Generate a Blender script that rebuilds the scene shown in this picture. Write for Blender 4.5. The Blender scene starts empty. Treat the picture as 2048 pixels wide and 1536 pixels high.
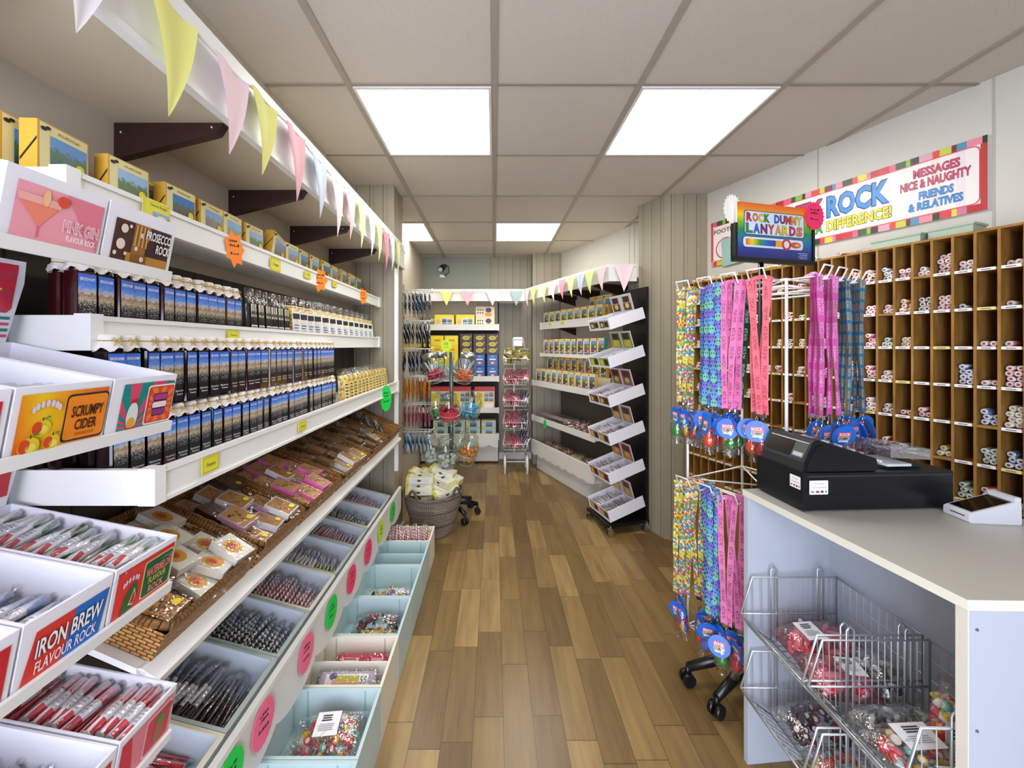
import bpy, math, random
from mathutils import Vector, Matrix
S = bpy.context.scene
COL = S.collection
R = random.Random(11)

# ------------------------------------------------------------------ camera, light, exposure
EYE = 1.37
cam_d = bpy.data.cameras.new('camera')
cam_d.sensor_width = 36.0
cam_d.sensor_fit = 'HORIZONTAL'
cam_d.lens = 785.0 / 2048.0 * 36.0
cam_d.shift_x = 0.01733
cam_d.shift_y = -0.0371
cam_d.clip_start = 0.02
cam = bpy.data.objects.new('camera', cam_d)
cam.location = (0, 0, EYE)
cam.rotation_euler = (math.pi / 2, 0, 0)
COL.objects.link(cam)
S.camera = cam
S.view_settings.view_transform = 'Standard'
S.view_settings.look = 'None'
S.view_settings.gamma = 1.0
S.view_settings.use_curve_mapping = False
S.view_settings.exposure = 0.78
PANEL_POWER = 8.5
SKY_POWER = 6.0
world = bpy.data.worlds.new('daylight')
world.use_nodes = True
bg = world.node_tree.nodes['Background']
bg.inputs[0].default_value = (0.77, 0.83, 1.0, 1)
bg.inputs[1].default_value = SKY_POWER
S.world = world
# daylight through the open shop front behind the camera
pl = bpy.data.lights.new('shopfront_daylight', 'AREA')
pl.shape = 'RECTANGLE'
pl.size = 1.40
pl.size_y = 2.4
pl.cycles.is_portal = True
po = bpy.data.objects.new('shopfront_daylight', pl)
po.location = (-0.24, -1.18, 1.22)
po.rotation_euler = (math.pi / 2, 0, 0)
COL.objects.link(po)


# ------------------------------------------------------------------ helpers
def lin(h):
    h = h.lstrip('#')
    out = []
    for i in (0, 2, 4):
        c = int(h[i:i + 2], 16) / 255.0
        out.append(c / 12.92 if c <= 0.04045 else ((c + 0.055) / 1.055) ** 2.4)
    return (out[0], out[1], out[2], 1.0)


MATS = {}


def mat(h, rough=0.5, metal=0.0, spec=0.5, name=None):
    key = name or 'm_%s_%d_%d' % (h, rough * 100, metal * 100)
    if key in MATS:
        return MATS[key]
    m = bpy.data.materials.new(key)
    m.use_nodes = True
    b = m.node_tree.nodes['Principled BSDF']
    b.inputs['Base Color'].default_value = lin(h)
    b.inputs['Roughness'].default_value = rough
    b.inputs['Metallic'].default_value = metal
    b.inputs['Specular IOR Level'].default_value = spec
    MATS[key] = m
    return m


class NT:
    """small node builder"""

    def __init__(s, name, rough=0.5, spec=0.5):
        s.m = bpy.data.materials.new(name)
        s.m.use_nodes = True
        s.n = s.m.node_tree.nodes
        s.l = s.m.node_tree.links
        s.b = s.n['Principled BSDF']
        s.b.inputs['Roughness'].default_value = rough
        s.b.inputs['Specular IOR Level'].default_value = spec
        MATS[name] = s.m

    def add(s, t, **kw):
        n = s.n.new(t)
        for k, v in kw.items():
            setattr(n, k, v)
        return n

    def set(s, sock, v):
        if hasattr(v, 'is_output') or hasattr(v, 'links'):
            s.l.new(v, sock)
        else:
            sock.default_value = v

    def math(s, op, a, b=0.0, c=None):
        n = s.add('ShaderNodeMath', operation=op)
        s.set(n.inputs[0], a)
        s.set(n.inputs[1], b)
        if c is not None:
            s.set(n.inputs[2], c)
        return n.outputs[0]

    def ramp(s, fac, stops, interp='LINEAR'):
        n = s.add('ShaderNodeValToRGB')
        cr = n.color_ramp
        cr.interpolation = interp
        while len(cr.elements) < len(stops):
            cr.elements.new(0.5)
        for e, (p, c) in zip(cr.elements, stops):
            e.position = p
            e.color = lin(c)
        s.l.new(fac, n.inputs[0])
        return n.outputs[0]

    def mix(s, fac, a, b, mode='MIX'):
        n = s.add('ShaderNodeMix', data_type='RGBA', blend_type=mode)
        s.set(n.inputs[0], fac)
        s.set(n.inputs[6], a)
        s.set(n.inputs[7], b)
        return n.outputs[2]

    def sep(s, v):
        n = s.add('ShaderNodeSeparateXYZ')
        s.l.new(v, n.inputs[0])
        return n.outputs

    def comb(s, x, y, z=0.0):
        n = s.add('ShaderNodeCombineXYZ')
        s.set(n.inputs[0], x)
        s.set(n.inputs[1], y)
        s.set(n.inputs[2], z)
        return n.outputs[0]

    def white(s, v):
        n = s.add('ShaderNodeTexWhiteNoise', noise_dimensions='3D')
        s.l.new(v, n.inputs[0])
        return n.outputs

    def noise(s, v, scale, detail=2.0):
        n = s.add('ShaderNodeTexNoise')
        if v is not None:
            s.l.new(v, n.inputs['Vector'])
        n.inputs['Scale'].default_value = scale
        n.inputs['Detail'].default_value = detail
        return n.outputs['Fac']

    def uv(s):
        return s.add('ShaderNodeTexCoord').outputs['UV']

    def obj(s):
        return s.add('ShaderNodeTexCoord').outputs['Object']

    def bump(s, h, strength=0.3, dist=0.01):
        n = s.add('ShaderNodeBump')
        n.inputs['Strength'].default_value = strength
        n.inputs['Distance'].default_value = dist
        s.l.new(h, n.inputs['Height'])
        s.l.new(n.outputs[0], s.b.inputs['Normal'])

    def col(s, c):
        s.l.new(c, s.b.inputs['Base Color'])
        return s.m


TX = {}


def tmesh(txt, bold=0.0):
    k = (txt, bold)
    if k not in TX:
        cu = bpy.data.curves.new('t', 'FONT')
        cu.body = txt
        cu.offset = bold
        cu.resolution_u = 2
        cu.align_x = 'CENTER'
        o = bpy.data.objects.new('t', cu)
        me = bpy.data.meshes.new_from_object(o)
        vs = [(v.co.x, v.co.y) for v in me.vertices]
        fs = [tuple(p.vertices) for p in me.polygons]
        bpy.data.objects.remove(o)
        bpy.data.curves.remove(cu)
        bpy.data.meshes.remove(me)
        x0 = min(v[0] for v in vs); x1 = max(v[0] for v in vs)
        y0 = min(v[1] for v in vs); y1 = max(v[1] for v in vs)
        TX[k] = ([((x - x0) / (x1 - x0), (y - y0) / (y1 - y0)) for x, y in vs], fs)
    return TX[k]


class MB:
    def __init__(s):
        s.v = []; s.f = []; s.m = []; s.u = []; s.sm = []; s.mats = []

    def mi(s, m):
        if m not in s.mats:
            s.mats.append(m)
        return s.mats.index(m)

    def face(s, idx, m, uv=None, smooth=False):
        s.f.append(tuple(idx)); s.m.append(s.mi(m)); s.u.append(uv); s.sm.append(smooth)

    def poly(s, pts, m, uv=None, smooth=False):
        b = len(s.v)
        s.v += [Vector(p) for p in pts]
        s.face(range(b, b + len(pts)), m, uv, smooth)

    def box(s, x0, x1, y0, y1, z0, z1, m, M=None):
        b = len(s.v)
        c = [Vector((x, y, z)) for z in (z0, z1) for y in (y0, y1) for x in (x0, x1)]
        if M is not None:
            c = [M @ p for p in c]
        s.v += c
        X, Y, Z = abs(x1 - x0), abs(y1 - y0), abs(z1 - z0)
        for q, (w, h) in (((0, 2, 3, 1), (Y, X)), ((4, 5, 7, 6), (X, Y)), ((0, 1, 5, 4), (X, Z)), ((1, 3, 7, 5), (Y, Z)),
                          ((3, 2, 6, 7), (X, Z)), ((2, 0, 4, 6), (Y, Z))):
            s.face([b + i for i in q], m, [(0, 0), (w, 0), (w, h), (0, h)])

    def prism(s, poly, z0, z1, m, M=None, mside=None):
        """poly: ccw list of (x, y); extruded along local z"""
        b = len(s.v); n = len(poly)
        pts = [Vector((x, y, z)) for z in (z0, z1) for x, y in poly]
        if M is not None:
            pts = [M @ p for p in pts]
        s.v += pts
        s.face([b + n - 1 - i for i in range(n)], m)
        s.face([b + n + i for i in range(n)], m)
        for i in range(n):
            j = (i + 1) % n
            L = math.dist(poly[i], poly[j]); H = abs(z1 - z0)
            s.face((b + i, b + j, b + n + j, b + n + i), mside or m, [(0, 0), (L, 0), (L, H), (0, H)])

    def tube(s, pts, r, m, n=6, closed=False, flat=None):
        pts = [Vector(p) for p in pts]
        N = len(pts); rings = []
        prev = None
        for i in range(N):
            if closed:
                t = pts[(i + 1) % N] - pts[i - 1]
            else:
                t = pts[min(i + 1, N - 1)] - pts[max(i - 1, 0)]
            t.normalize()
            if prev is None:
                a = Vector((0, 0, 1)) if abs(t.z) < 0.9 else Vector((1, 0, 0))
            else:
                a = prev
            x = a - t * a.dot(t)
            if x.length < 1e-5:
                x = t.orthogonal()
            x.normalize()
            prev = x
            y = t.cross(x)
            rr = r[i] if isinstance(r, (list, tuple)) else r
            b = len(s.v)
            s.v += [pts[i] + x * (math.cos(k * 2 * math.pi / n) * rr) + y * (math.sin(k * 2 * math.pi / n) * rr * (flat or 1)) for k in range(n)]
            rings.append(b)
        for i in range(N if closed else N - 1):
            a, c = rings[i], rings[(i + 1) % N]
            for k in range(n):
                l = (k + 1) % n
                s.face((a + k, a + l, c + l, c + k), m, [(k / n, i / N), ((k + 1) / n, i / N), ((k + 1) / n, (i + 1) / N), (k / n, (i + 1) / N)], n > 5)
        if not closed:
            s.face([rings[0] + k for k in range(n - 1, -1, -1)], m)
            s.face([rings[-1] + k for k in range(n)], m)

    def lathe(s, prof, m, M=None, n=16, ruffle=None, cap=True, sx=1.0, sy=1.0):
        rings = []
        for i, (r, z) in enumerate(prof):
            b = len(s.v)
            for k in range(n):
                a = k * 2 * math.pi / n
                rr, zz = r, z
                if ruffle:
                    rr, zz = ruffle(i, a, r, z)
                p = Vector((math.cos(a) * rr * sx, math.sin(a) * rr * sy, zz))
                s.v.append(M @ p if M is not None else p)
            rings.append(b)
        P = len(prof)
        for i in range(P - 1):
            a, c = rings[i], rings[i + 1]
            for k in range(n):
                l = (k + 1) % n
                s.face((a + k, a + l, c + l, c + k), m, [(k / n, i / P), ((k + 1) / n, i / P), ((k + 1) / n, (i + 1) / P), (k / n, (i + 1) / P)], True)
        if cap:
            if prof[0][0] > 1e-4:
                s.face([rings[0] + k for k in range(n - 1, -1, -1)], m)
            if prof[-1][0] > 1e-4:
                s.face([rings[-1] + k for k in range(n)], m)

    def cyl(s, p0, p1, r, m, n=8, mcap=None):
        p0, p1 = Vector(p0), Vector(p1)
        q = (p1 - p0).to_track_quat('Z', 'Y').to_matrix().to_4x4()
        M = Matrix.Translation(p0) @ q
        L = (p1 - p0).length
        b = len(s.v)
        for z in (0, L):
            s.v += [M @ Vector((math.cos(k * 2 * math.pi / n) * r, math.sin(k * 2 * math.pi / n) * r, z)) for k in range(n)]
        for k in range(n):
            l = (k + 1) % n
            s.face((b + k, b + l, b + n + l, b + n + k), m, [(k / n, 0), ((k + 1) / n, 0), ((k + 1) / n, L * 10), (k / n, L * 10)], True)
        s.face([b + k for k in range(n - 1, -1, -1)], mcap or m)
        s.face([b + n + k for k in range(n)], mcap or m)

    def ball(s, c, r, m, n=10, sc=(1, 1, 1), M=None):
        prof = [(max(1e-5, math.sin(i * math.pi / (n // 2)) * r), -math.cos(i * math.pi / (n // 2)) * r * sc[2]) for i in range(n // 2 + 1)]
        T = Matrix.Translation(Vector(c))
        s.lathe(prof, m, (M @ T) if M is not None else T, n, cap=False, sx=sc[0], sy=sc[1])

    def build(s, name, parent=None, label=None, kind=None, world=True, link=True):
        me = bpy.data.meshes.new(name)
        off = Vector((0, 0, 0))
        if parent is not None and world:
            p = parent
            while p is not None:
                off += p.location
                p = p.parent
        me.from_pydata([tuple(v - off) for v in s.v], [], s.f)
        for m in s.mats:
            me.materials.append(m)
        me.polygons.foreach_set('material_index', s.m)
        me.polygons.foreach_set('use_smooth', s.sm)
        if any(u is not None for u in s.u):
            uvl = me.uv_layers.new(name='UVMap')
            flat = []
            for u, f in zip(s.u, s.f):
                if u is None:
                    u = [(0.5, 0.5)] * len(f)
                for a in u:
                    flat += [a[0], a[1]]
            uvl.data.foreach_set('uv', flat)
        me.update()
        o = bpy.data.objects.new(name, me)
        COL.objects.link(o)
        if parent is not None:
            o.parent = parent
        if label:
            o['label'] = label
        if kind:
            o['kind'] = kind
        return o


class Art:
    """flat print in a local frame: origin o, unit axes ux, uy"""

    def __init__(s, mb, o, ux, uy, w=1.0, h=1.0, eps=0.0006):
        s.mb = mb; s.o = Vector(o); s.x = Vector(ux).normalized(); s.y = Vector(uy).normalized()
        s.n = s.x.cross(s.y); s.w = w; s.h = h; s.e = eps

    def P(s, x, y, k):
        return s.o + s.x * (x * s.w) + s.y * (y * s.h) + s.n * (s.e * k)

    def poly(s, pts, m, k=1):
        xs = [p[0] for p in pts]; ys = [p[1] for p in pts]
        a, b = min(xs), max(1e-6, max(xs) - min(xs)); c, d = min(ys), max(1e-6, max(ys) - min(ys))
        s.mb.poly([s.P(x, y, k) for x, y in pts], m, [((x - a) / b, (y - c) / d) for x, y in pts])

    def rect(s, x0, y0, x1, y1, m, k=1):
        s.poly([(x0, y0), (x1, y0), (x1, y1), (x0, y1)], m, k)

    def rrect(s, x0, y0, x1, y1, r, m, k=1):
        ry = r * s.w / s.h
        pts = []
        for cx, cy, a0 in ((x1 - r, y0 + ry, -90), (x1 - r, y1 - ry, 0), (x0 + r, y1 - ry, 90), (x0 + r, y0 + ry, 180)):
            for t in (0, 30, 60, 90):
                a = math.radians(a0 + t)
                pts.append((cx + math.cos(a) * r, cy + math.sin(a) * ry))
        s.poly(pts, m, k)

    def ell(s, cx, cy, rx, ry, m, k=1, n=18):
        s.poly([(cx + math.cos(i * 2 * math.pi / n) * rx, cy + math.sin(i * 2 * math.pi / n) * ry) for i in range(n)], m, k)

    def text(s, t, cx, cy, w, h, m, k=2, bold=0.0, out=None, outw=0.035, shear=0.0, outdy=0.0):
        if out is not None:
            s.text(t, cx, cy + outdy, w * (1 + outw * 1.2 / max(1, len(t)) * 4), h * (1 + outw * 3), out, k - 0.5, bold + outw, None, 0, shear)
        vs, fs = tmesh(t, bold)
        b = len(s.mb.v)
        s.mb.v += [s.P(cx + (x - 0.5) * w + shear * (y - 0.5) * h, cy + (y - 0.5) * h, k) for x, y in vs]
        for f in fs:
            s.mb.face([b + i for i in f], m)

    def lines(s, x0, x1, ys, th, m, k=2, jit=0.3):
        for y in ys:
            a = x0 + R.random() * jit * (x1 - x0) * 0.4
            c = x1 - R.random() * jit * (x1 - x0)
            s.rect(a, y, c, y + th, m, k)


def setp(o, label, cat, group=None):
    o['label'] = label
    o['category'] = cat
    if group:
        o['group'] = group
    return o


def thing(name, label, cat, loc=(0, 0, 0), rot=(0, 0, 0), group=None):
    o = bpy.data.objects.new(name, None)
    o.empty_display_size = 0.05
    COL.objects.link(o)
    o.location = loc
    o.rotation_euler = rot
    return setp(o, label, cat, group)


def single(mb, name, label, cat, group=None, kind=None):
    """a thing that is one mesh; origin to the middle of its base"""
    xs = [v.x for v in mb.v]; ys = [v.y for v in mb.v]; zs = [v.z for v in mb.v]
    c = Vector(((min(xs) + max(xs)) / 2, (min(ys) + max(ys)) / 2, min(zs)))
    mb.v = [v - c for v in mb.v]
    o = mb.build(name)
    o.location = c
    if kind:
        o['kind'] = kind
    return setp(o, label, cat, group)


def struct(mb, name):
    o = mb.build(name)
    o['kind'] = 'structure'
    return o


def dup(root, M=None, label=None, group=None, swap=None):
    """copy a thing with its parts and sub-parts; swap: {material name: material} on object-linked slots"""
    def cp(o, par):
        c = o.copy()
        COL.objects.link(c)
        if par is not None:
            c.parent = par
        if swap and c.type == 'MESH':
            for sl in c.material_slots:
                if sl.material and sl.material.name in swap:
                    nm = swap[sl.material.name]
                    sl.link = 'OBJECT'
                    sl.material = nm
        for ch in o.children:
            cp(ch, c)
        return c
    r = cp(root, None)
    if M is not None:
        place(r, M)
    if label:
        r['label'] = label
    if group:
        r['group'] = group
    return r


def place(o, M):
    l, q, sc = M.decompose()
    o.location = l
    o.rotation_euler = q.to_euler()
    o.scale = sc


def TR(loc, rz=0.0, rx=0.0, ry=0.0, sc=1.0):
    return Matrix.Translation(Vector(loc)) @ Matrix.Rotation(rz, 4, 'Z') @ Matrix.Rotation(ry, 4, 'Y') @ Matrix.Rotation(rx, 4, 'X') @ Matrix.Scale(sc, 4)


_o1 = 'zeroth first second third fourth fifth sixth seventh eighth ninth tenth eleventh twelfth thirteenth fourteenth fifteenth sixteenth seventeenth eighteenth nineteenth'.split()
_t1 = {20: 'twent', 30: 'thirt', 40: 'fort', 50: 'fift'}
_t2 = {20: 'twenty', 30: 'thirty', 40: 'forty', 50: 'fifty'}


def nth(i):
    if i < 20:
        return _o1[i]
    t = i // 10 * 10
    return _t1[t] + 'ieth' if i == t else _t2[t] + '-' + _o1[i - t]


# ------------------------------------------------------------------ materials
WHITE = mat('E9E9E6', 0.35)
OFFWHITE = mat('E3E1DA', 0.4)
CARD = mat('ECEBF2', 0.55)
BLACK = mat('0B0B0D', 0.35)
BLACKP = mat('101216', 0.3)
DARKWOOD = mat('2A0F0C', 0.45)
YELLOW = mat('E8DC2A', 0.55)
FUDGE = mat('E6AE35', 0.45)
CREAM = mat('F3E9B4', 0.5)
SILVER = mat('C8CCD0', 0.25, 1.0)
CHROME = mat('DADDE0', 0.18, 1.0)
WIREW = mat('F2F2EF', 0.3)
INK = mat('26262B', 0.6)
PAPER = mat('F5F3F0', 0.6)
RED = mat('D3202F', 0.35)
PINK = mat('F06AA8', 0.5)
GREEN = mat('1E9E3C', 0.45)
BLUE = mat('1D66C8', 0.4)
TEAL = mat('1B8C82', 0.45)
ORANGE = mat('F08A1C', 0.5)
GOLD = mat('C9A23A', 0.45)


def film(name, tint='FFFFFF', g=0.30, rough=0.12, crinkle=90.0):
    if name in MATS:
        return MATS[name]
    m = bpy.data.materials.new(name)
    m.use_nodes = True
    n, l = m.node_tree.nodes, m.node_tree.links
    n.clear()
    out = n.new('ShaderNodeOutputMaterial')
    mx = n.new('ShaderNodeMixShader')
    tr = n.new('ShaderNodeBsdfTransparent')
    gl = n.new('ShaderNodeBsdfGlossy')
    lw = n.new('ShaderNodeLayerWeight')
    lw.inputs[0].default_value = 0.35
    mr = n.new('ShaderNodeMapRange')
    mr.inputs[3].default_value = g * 0.35
    mr.inputs[4].default_value = min(1.0, g * 2.0)
    l.new(lw.outputs['Facing'], mr.inputs[0])
    tr.inputs[0].default_value = lin(tint)
    if crinkle:
        tc = n.new('ShaderNodeTexCoord')
        nz = n.new('ShaderNodeTexNoise')
        nz.inputs['Scale'].default_value = crinkle
        nz.inputs['Detail'].default_value = 1.0
        bp = n.new('ShaderNodeBump')
        bp.inputs['Strength'].default_value = 0.9
        bp.inputs['Distance'].default_value = 0.004
        l.new(tc.outputs['Object'], nz.inputs['Vector'])
        l.new(nz.outputs['Fac'], bp.inputs['Height'])
        l.new(bp.outputs[0], gl.inputs['Normal'])
    gl.inputs['Roughness'].default_value = rough
    l.new(mr.outputs[0], mx.inputs[0])
    l.new(tr.outputs[0], mx.inputs[1])
    l.new(gl.outputs[0], mx.inputs[2])
    l.new(mx.outputs[0], out.inputs[0])
    MATS[name] = m
    return m


CELLO = film('cellophane', 'FFFFFF', 0.34, 0.10)
GLASS = film('jar_glass', 'F4FAF8', 0.22, 0.03, 0)


def m_floor():
    t = NT('plank_vinyl', 0.30, 0.5)
    x, y, _ = t.sep(t.obj())
    w = 0.1086
    row = t.math('FLOOR', t.math('DIVIDE', t.math('SUBTRACT', x, 0.033), w))
    rr = t.white(t.comb(row, 3.7, 1.0))[0]
    yy = t.math('ADD', t.math('DIVIDE', y, 0.43), t.math('MULTIPLY', rr, 7.0))
    cell = t.math('FLOOR', yy)
    tone = t.white(t.comb(row, cell, 2.0))[0]
    base = t.ramp(tone, [(0.0, '664E2C'), (0.35, '7E643B'), (0.7, '937847'), (1.0, 'B0925E')])
    g = t.noise(t.comb(t.math('ADD', t.math('MULTIPLY', x, 26.0), t.math('MULTIPLY', tone, 30.0)), t.math('MULTIPLY', y, 2.6), cell), 1.0, 5.0)
    base = t.mix(t.math('MULTIPLY', t.math('SUBTRACT', g, 0.35), 1.5), base, lin('4A331C'))
    g2 = t.noise(t.comb(t.math('MULTIPLY', x, 160.0), t.math('MULTIPLY', y, 6.0), cell), 1.0, 2.0)
    base = t.mix(t.math('MULTIPLY', g2, 0.28), base, lin('A98A5C'))
    fx = t.math('FRACT', t.math('DIVIDE', t.math('SUBTRACT', x, 0.033), w))
    ex = t.math('LESS_THAN', t.math('MINIMUM', fx, t.math('SUBTRACT', 1.0, fx)), 0.012)
    fy = t.math('FRACT', yy)
    ey = t.math('LESS_THAN', fy, 0.008)
    base = t.mix(t.math('MULTIPLY', t.math('MAXIMUM', ex, ey), 0.6), base, lin('2E2012'))
    return t.col(base)


def m_tile():
    t = NT('ceiling_tile', 0.9, 0.1)
    o = t.obj()
    n = t.noise(o, 220.0, 2.0)
    n2 = t.noise(o, 2.0, 2.0)
    c = t.ramp(n, [(0.3, 'CAC3B8'), (0.7, 'D6D0C6')])
    c = t.mix(t.math('MULTIPLY', n2, 0.3), c, lin('C5BDB0'))
    t.bump(n, 0.2, 0.002)
    return t.col(c)


def m_tongue():
    t = NT('tongue_groove_panel', 0.45, 0.4)
    u, v, _ = t.sep(t.uv())
    f = t.math('FRACT', t.math('DIVIDE', u, 0.09))
    d = t.math('ABSOLUTE', t.math('SUBTRACT', f, 0.5))
    g1 = t.math('LESS_THAN', d, 0.035)
    d2 = t.math('ABSOLUTE', t.math('SUBTRACT', f, 0.78))
    g2 = t.math('LESS_THAN', d2, 0.02)
    g = t.math('MAXIMUM', g1, t.math('MULTIPLY', g2, 0.6))
    c = t.mix(t.math('MULTIPLY', g, 0.7), lin('9C947F'), lin('5E5646'))
    h = t.math('SUBTRACT', 1.0, g)
    t.bump(h, 0.6, 0.006)
    return t.col(c)


def m_wicker(name, a, b, cu=60.0, cv=80.0):
    """basket weave: canes pass over and under the stakes, alternating row by row"""
    t = NT(name, 0.5, 0.35)
    u, v, _ = t.sep(t.uv())
    fv = t.math('MULTIPLY', v, cv)
    row = t.math('FLOOR', fv)
    fu = t.math('ADD', t.math('MULTIPLY', u, cu), t.math('MULTIPLY', row, 0.5))
    col = t.math('FLOOR', fu)
    hu = t.math('SINE', t.math('MULTIPLY', t.math('FRACT', fu), math.pi))
    hv = t.math('SINE', t.math('MULTIPLY', t.math('FRACT', fv), math.pi))
    h = t.math('MULTIPLY', t.math('POWER', hu, 0.45), t.math('POWER', hv, 0.6))
    tone = t.white(t.comb(t.math('FLOOR', t.math('MULTIPLY', u, cu * 0.3)), row, 1.0))[0]
    c = t.mix(tone, lin(a), lin(b))
    c = t.mix(t.math('LESS_THAN', h, 0.42), c, lin('4A3018' if 'honey' in name else '3E352C'))
    t.bump(h, 0.9, 0.004)
    return t.col(c)


def m_wood():
    t = NT('pigeonhole_wood', 0.5, 0.3)
    o = t.obj()
    x, y, z = t.sep(o)
    n = t.noise(t.comb(t.math('MULTIPLY', x, 8.0), t.math('MULTIPLY', y, 8.0), t.math('MULTIPLY', z, 2.0)), 4.0, 4.0)
    return t.col(t.ramp(n, [(0.25, '85602B'), (0.55, 'A1773A'), (0.8, 'B58A4A')]))


def stripe(name, cols, reps=3, twist=0.0, rough=0.25, axis=0):
    """stripes around a stick (uv.x) twisted along it (uv.y)"""
    if name in MATS:
        return MATS[name]
    t = NT(name, rough, 0.5)
    u, v, _ = t.sep(t.uv())
    if axis:
        u, v = v, u
    f = t.math('FRACT', t.math('ADD', t.math('MULTIPLY', u, float(reps)), t.math('MULTIPLY', v, twist)))
    n = len(cols)
    return t.col(t.ramp(f, [(i / n, c) for i, c in enumerate(cols)], 'CONSTANT'))


def blotch(name, cols, scale=40.0, rough=0.4):
    """random coloured dots over the surface"""
    if name in MATS:
        return MATS[name]
    t = NT(name, rough)
    vo = t.add('ShaderNodeTexVoronoi')
    t.l.new(t.obj(), vo.inputs['Vector'])
    vo.inputs['Scale'].default_value = scale
    r = t.sep(vo.outputs['Color'])[0]
    n = len(cols)
    return t.col(t.ramp(r, [(i / n, c) for i, c in enumerate(cols)], 'CONSTANT'))


def m_harbour(name, low='1C1D22'):
    """harbour photograph label: sky, houses, dark water"""
    t = NT(name, 0.3)
    u, v, _ = t.sep(t.uv())
    n = t.noise(t.comb(t.math('MULTIPLY', u, 9.0), t.math('MULTIPLY', v, 16.0)), 1.0, 4.0)
    vv = t.math('ADD', v, t.math('MULTIPLY', t.math('SUBTRACT', n, 0.5), 0.34))
    c = t.ramp(vv, [(0.0, low), (0.28, '15171B'), (0.46, '22282E'), (0.50, '5E5A52'), (0.56, 'C9B79C'), (0.63, '8A6A55'), (0.69, 'D8CBB4'), (0.73, '7FA8EC'), (0.84, '4A80E4'), (1.0, '3C70DC')])
    n2 = t.noise(t.comb(t.math('MULTIPLY', u, 13.0), t.math('MULTIPLY', v, 42.0), 3.0), 1.0, 2.0)
    k = t.math('MULTIPLY', t.math('GREATER_THAN', n2, 0.60), t.math('MULTIPLY', t.math('LESS_THAN', v, 0.66), t.math('GREATER_THAN', v, 0.34)))
    c = t.mix(t.math('MULTIPLY', k, 0.8), c, lin('E8E2D6'))
    return t.col(c)


def m_scene(name, top, mid, low):
    """small landscape photograph printed on a box"""
    t = NT(name, 0.3)
    u, v, _ = t.sep(t.uv())
    n = t.noise(t.comb(t.math('MULTIPLY', u, 9.0), t.math('MULTIPLY', v, 9.0)), 1.0, 4.0)
    vv = t.math('ADD', v, t.math('MULTIPLY', t.math('SUBTRACT', n, 0.5), 0.5))
    return t.col(t.ramp(vv, [(0.15, low), (0.45, mid), (0.62, mid), (0.72, top), (1.0, top)]))


FLOOR = m_floor(); TILE = m_tile(); TONGUE = m_tongue()
WICKER = m_wicker('honey_wicker', 'C8914C', 'A06C34', 48.0, 125.0)
GREYWICKER = m_wicker('grey_wicker', 'B4A695', '8C7E70', 40.0, 110.0)
PWOOD = m_wood()
SCENES = [m_scene('print_bay', '6FA0D8', '5F7F6A', '3E5A78'), m_scene('print_town', '8FB4DE', '8D8474', '4B5A50'),
          m_scene('print_harbour', '4F86C6', '6E6A5E', '30404E'), m_scene('print_coast', '9CC3E6', '5E7D4A', '6A6458')]

# ------------------------------------------------------------------ the room
CEIL = 2.45
KW, CW = 0.41, 2.655          # right wall: x = CW - KW * y


def wx(y, c=CW, k=KW):
    return c - k * y


mb = MB()
mb.box(-1.15, 3.3, -1.2, 4.95, -0.08, 0.0, FLOOR)
struct(mb, 'floor')
mb = MB()
mb.box(-1.15, 3.3, -1.2, 4.95, CEIL, CEIL + 0.05, TILE)
struct(mb, 'ceiling')
mb = MB()
GRID = mat('958D80', 0.5)
for i in range(-1, 6):
    x = -0.6 * 2 + 0.6 * i
    mb.box(x - 0.013, x + 0.013, -1.2, 4.8, CEIL - 0.006, CEIL - 0.0005, mat('A79E90', 0.5))
for i in range(-4, 6):
    y = 1.617 + 0.6 * i
    mb.box(-1.0, 3.2, y - 0.006, y + 0.006, CEIL - 0.005, CEIL - 0.0006, GRID)
struct(mb, 'trim_1')
PAINT = mat('C4BAA9', 0.6)
mb = MB()
mb.box(-1.06, -0.945, -1.2, 2.63, 0, CEIL, PAINT)
mb.box(-1.06, -0.87, 2.872, 4.80, 0, CEIL, PAINT)
struct(mb, 'wall_left')
mb = MB()
mb.box(-1.06, -0.672, 2.63, 2.872, 0, CEIL, TONGUE)
struct(mb, 'wall_left_column')
mb = MB()
mb.box(-1.06, -0.09, 4.78, 4.9, 0, CEIL, mat('93978A', 0.6))
mb.box(-0.09, 0.447, 4.78, 4.9, 0, CEIL, TONGUE)
mb.box(0.447, 1.3, 4.56, 4.9, 0, CEIL, TONGUE)
struct(mb, 'wall_back')
mb = MB()
WPAINT = mat('CFCDC4', 0.5)
p = [(wx(-1.2), -1.2), (wx(4.7) + 0.1, -1.2), (wx(-1.2) + 0.1, -1.2)]
mb.prism([(wx(-1.2), -1.2), (wx(-1.2) + 0.12, -1.2), (wx(4.62) + 0.12, 4.62), (wx(4.62), 4.62)], 0, CEIL, WPAINT)
for y in (3.46, 3.52, 2.15, 1.578):
    mb.box(-0.0015, 0.003, -0.004, 0.004, 0, CEIL, mat('B5B3A8', 0.6), TR((wx(y), y, 0), math.atan(KW)))
struct(mb, 'wall_right')
mb = MB()
mb.prism([(1.2115, 2.785), (1.52, 2.785), (1.42, 3.03), (1.115, 3.03)], 0, CEIL, TONGUE)
struct(mb, 'wall_right_column')
mb = MB()
mb.box(0.46, 3.3, -1.30, -1.20, 0, CEIL, PAINT)  # unseen wall, added to narrow the daylight opening and dim the counter end
mb.box(-1.06, 0.46, -1.30, -1.20, 2.42, CEIL, PAINT)
struct(mb, 'wall_front_light_blocker')
mb = MB()
mb.box(-0.672, -0.655, 2.64, 2.872, 0.0, 0.09, OFFWHITE)
mb.box(0.0, 0.447, 4.765, 4.78, 0, 0.08, OFFWHITE)
struct(mb, 'baseboard_back')


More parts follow.
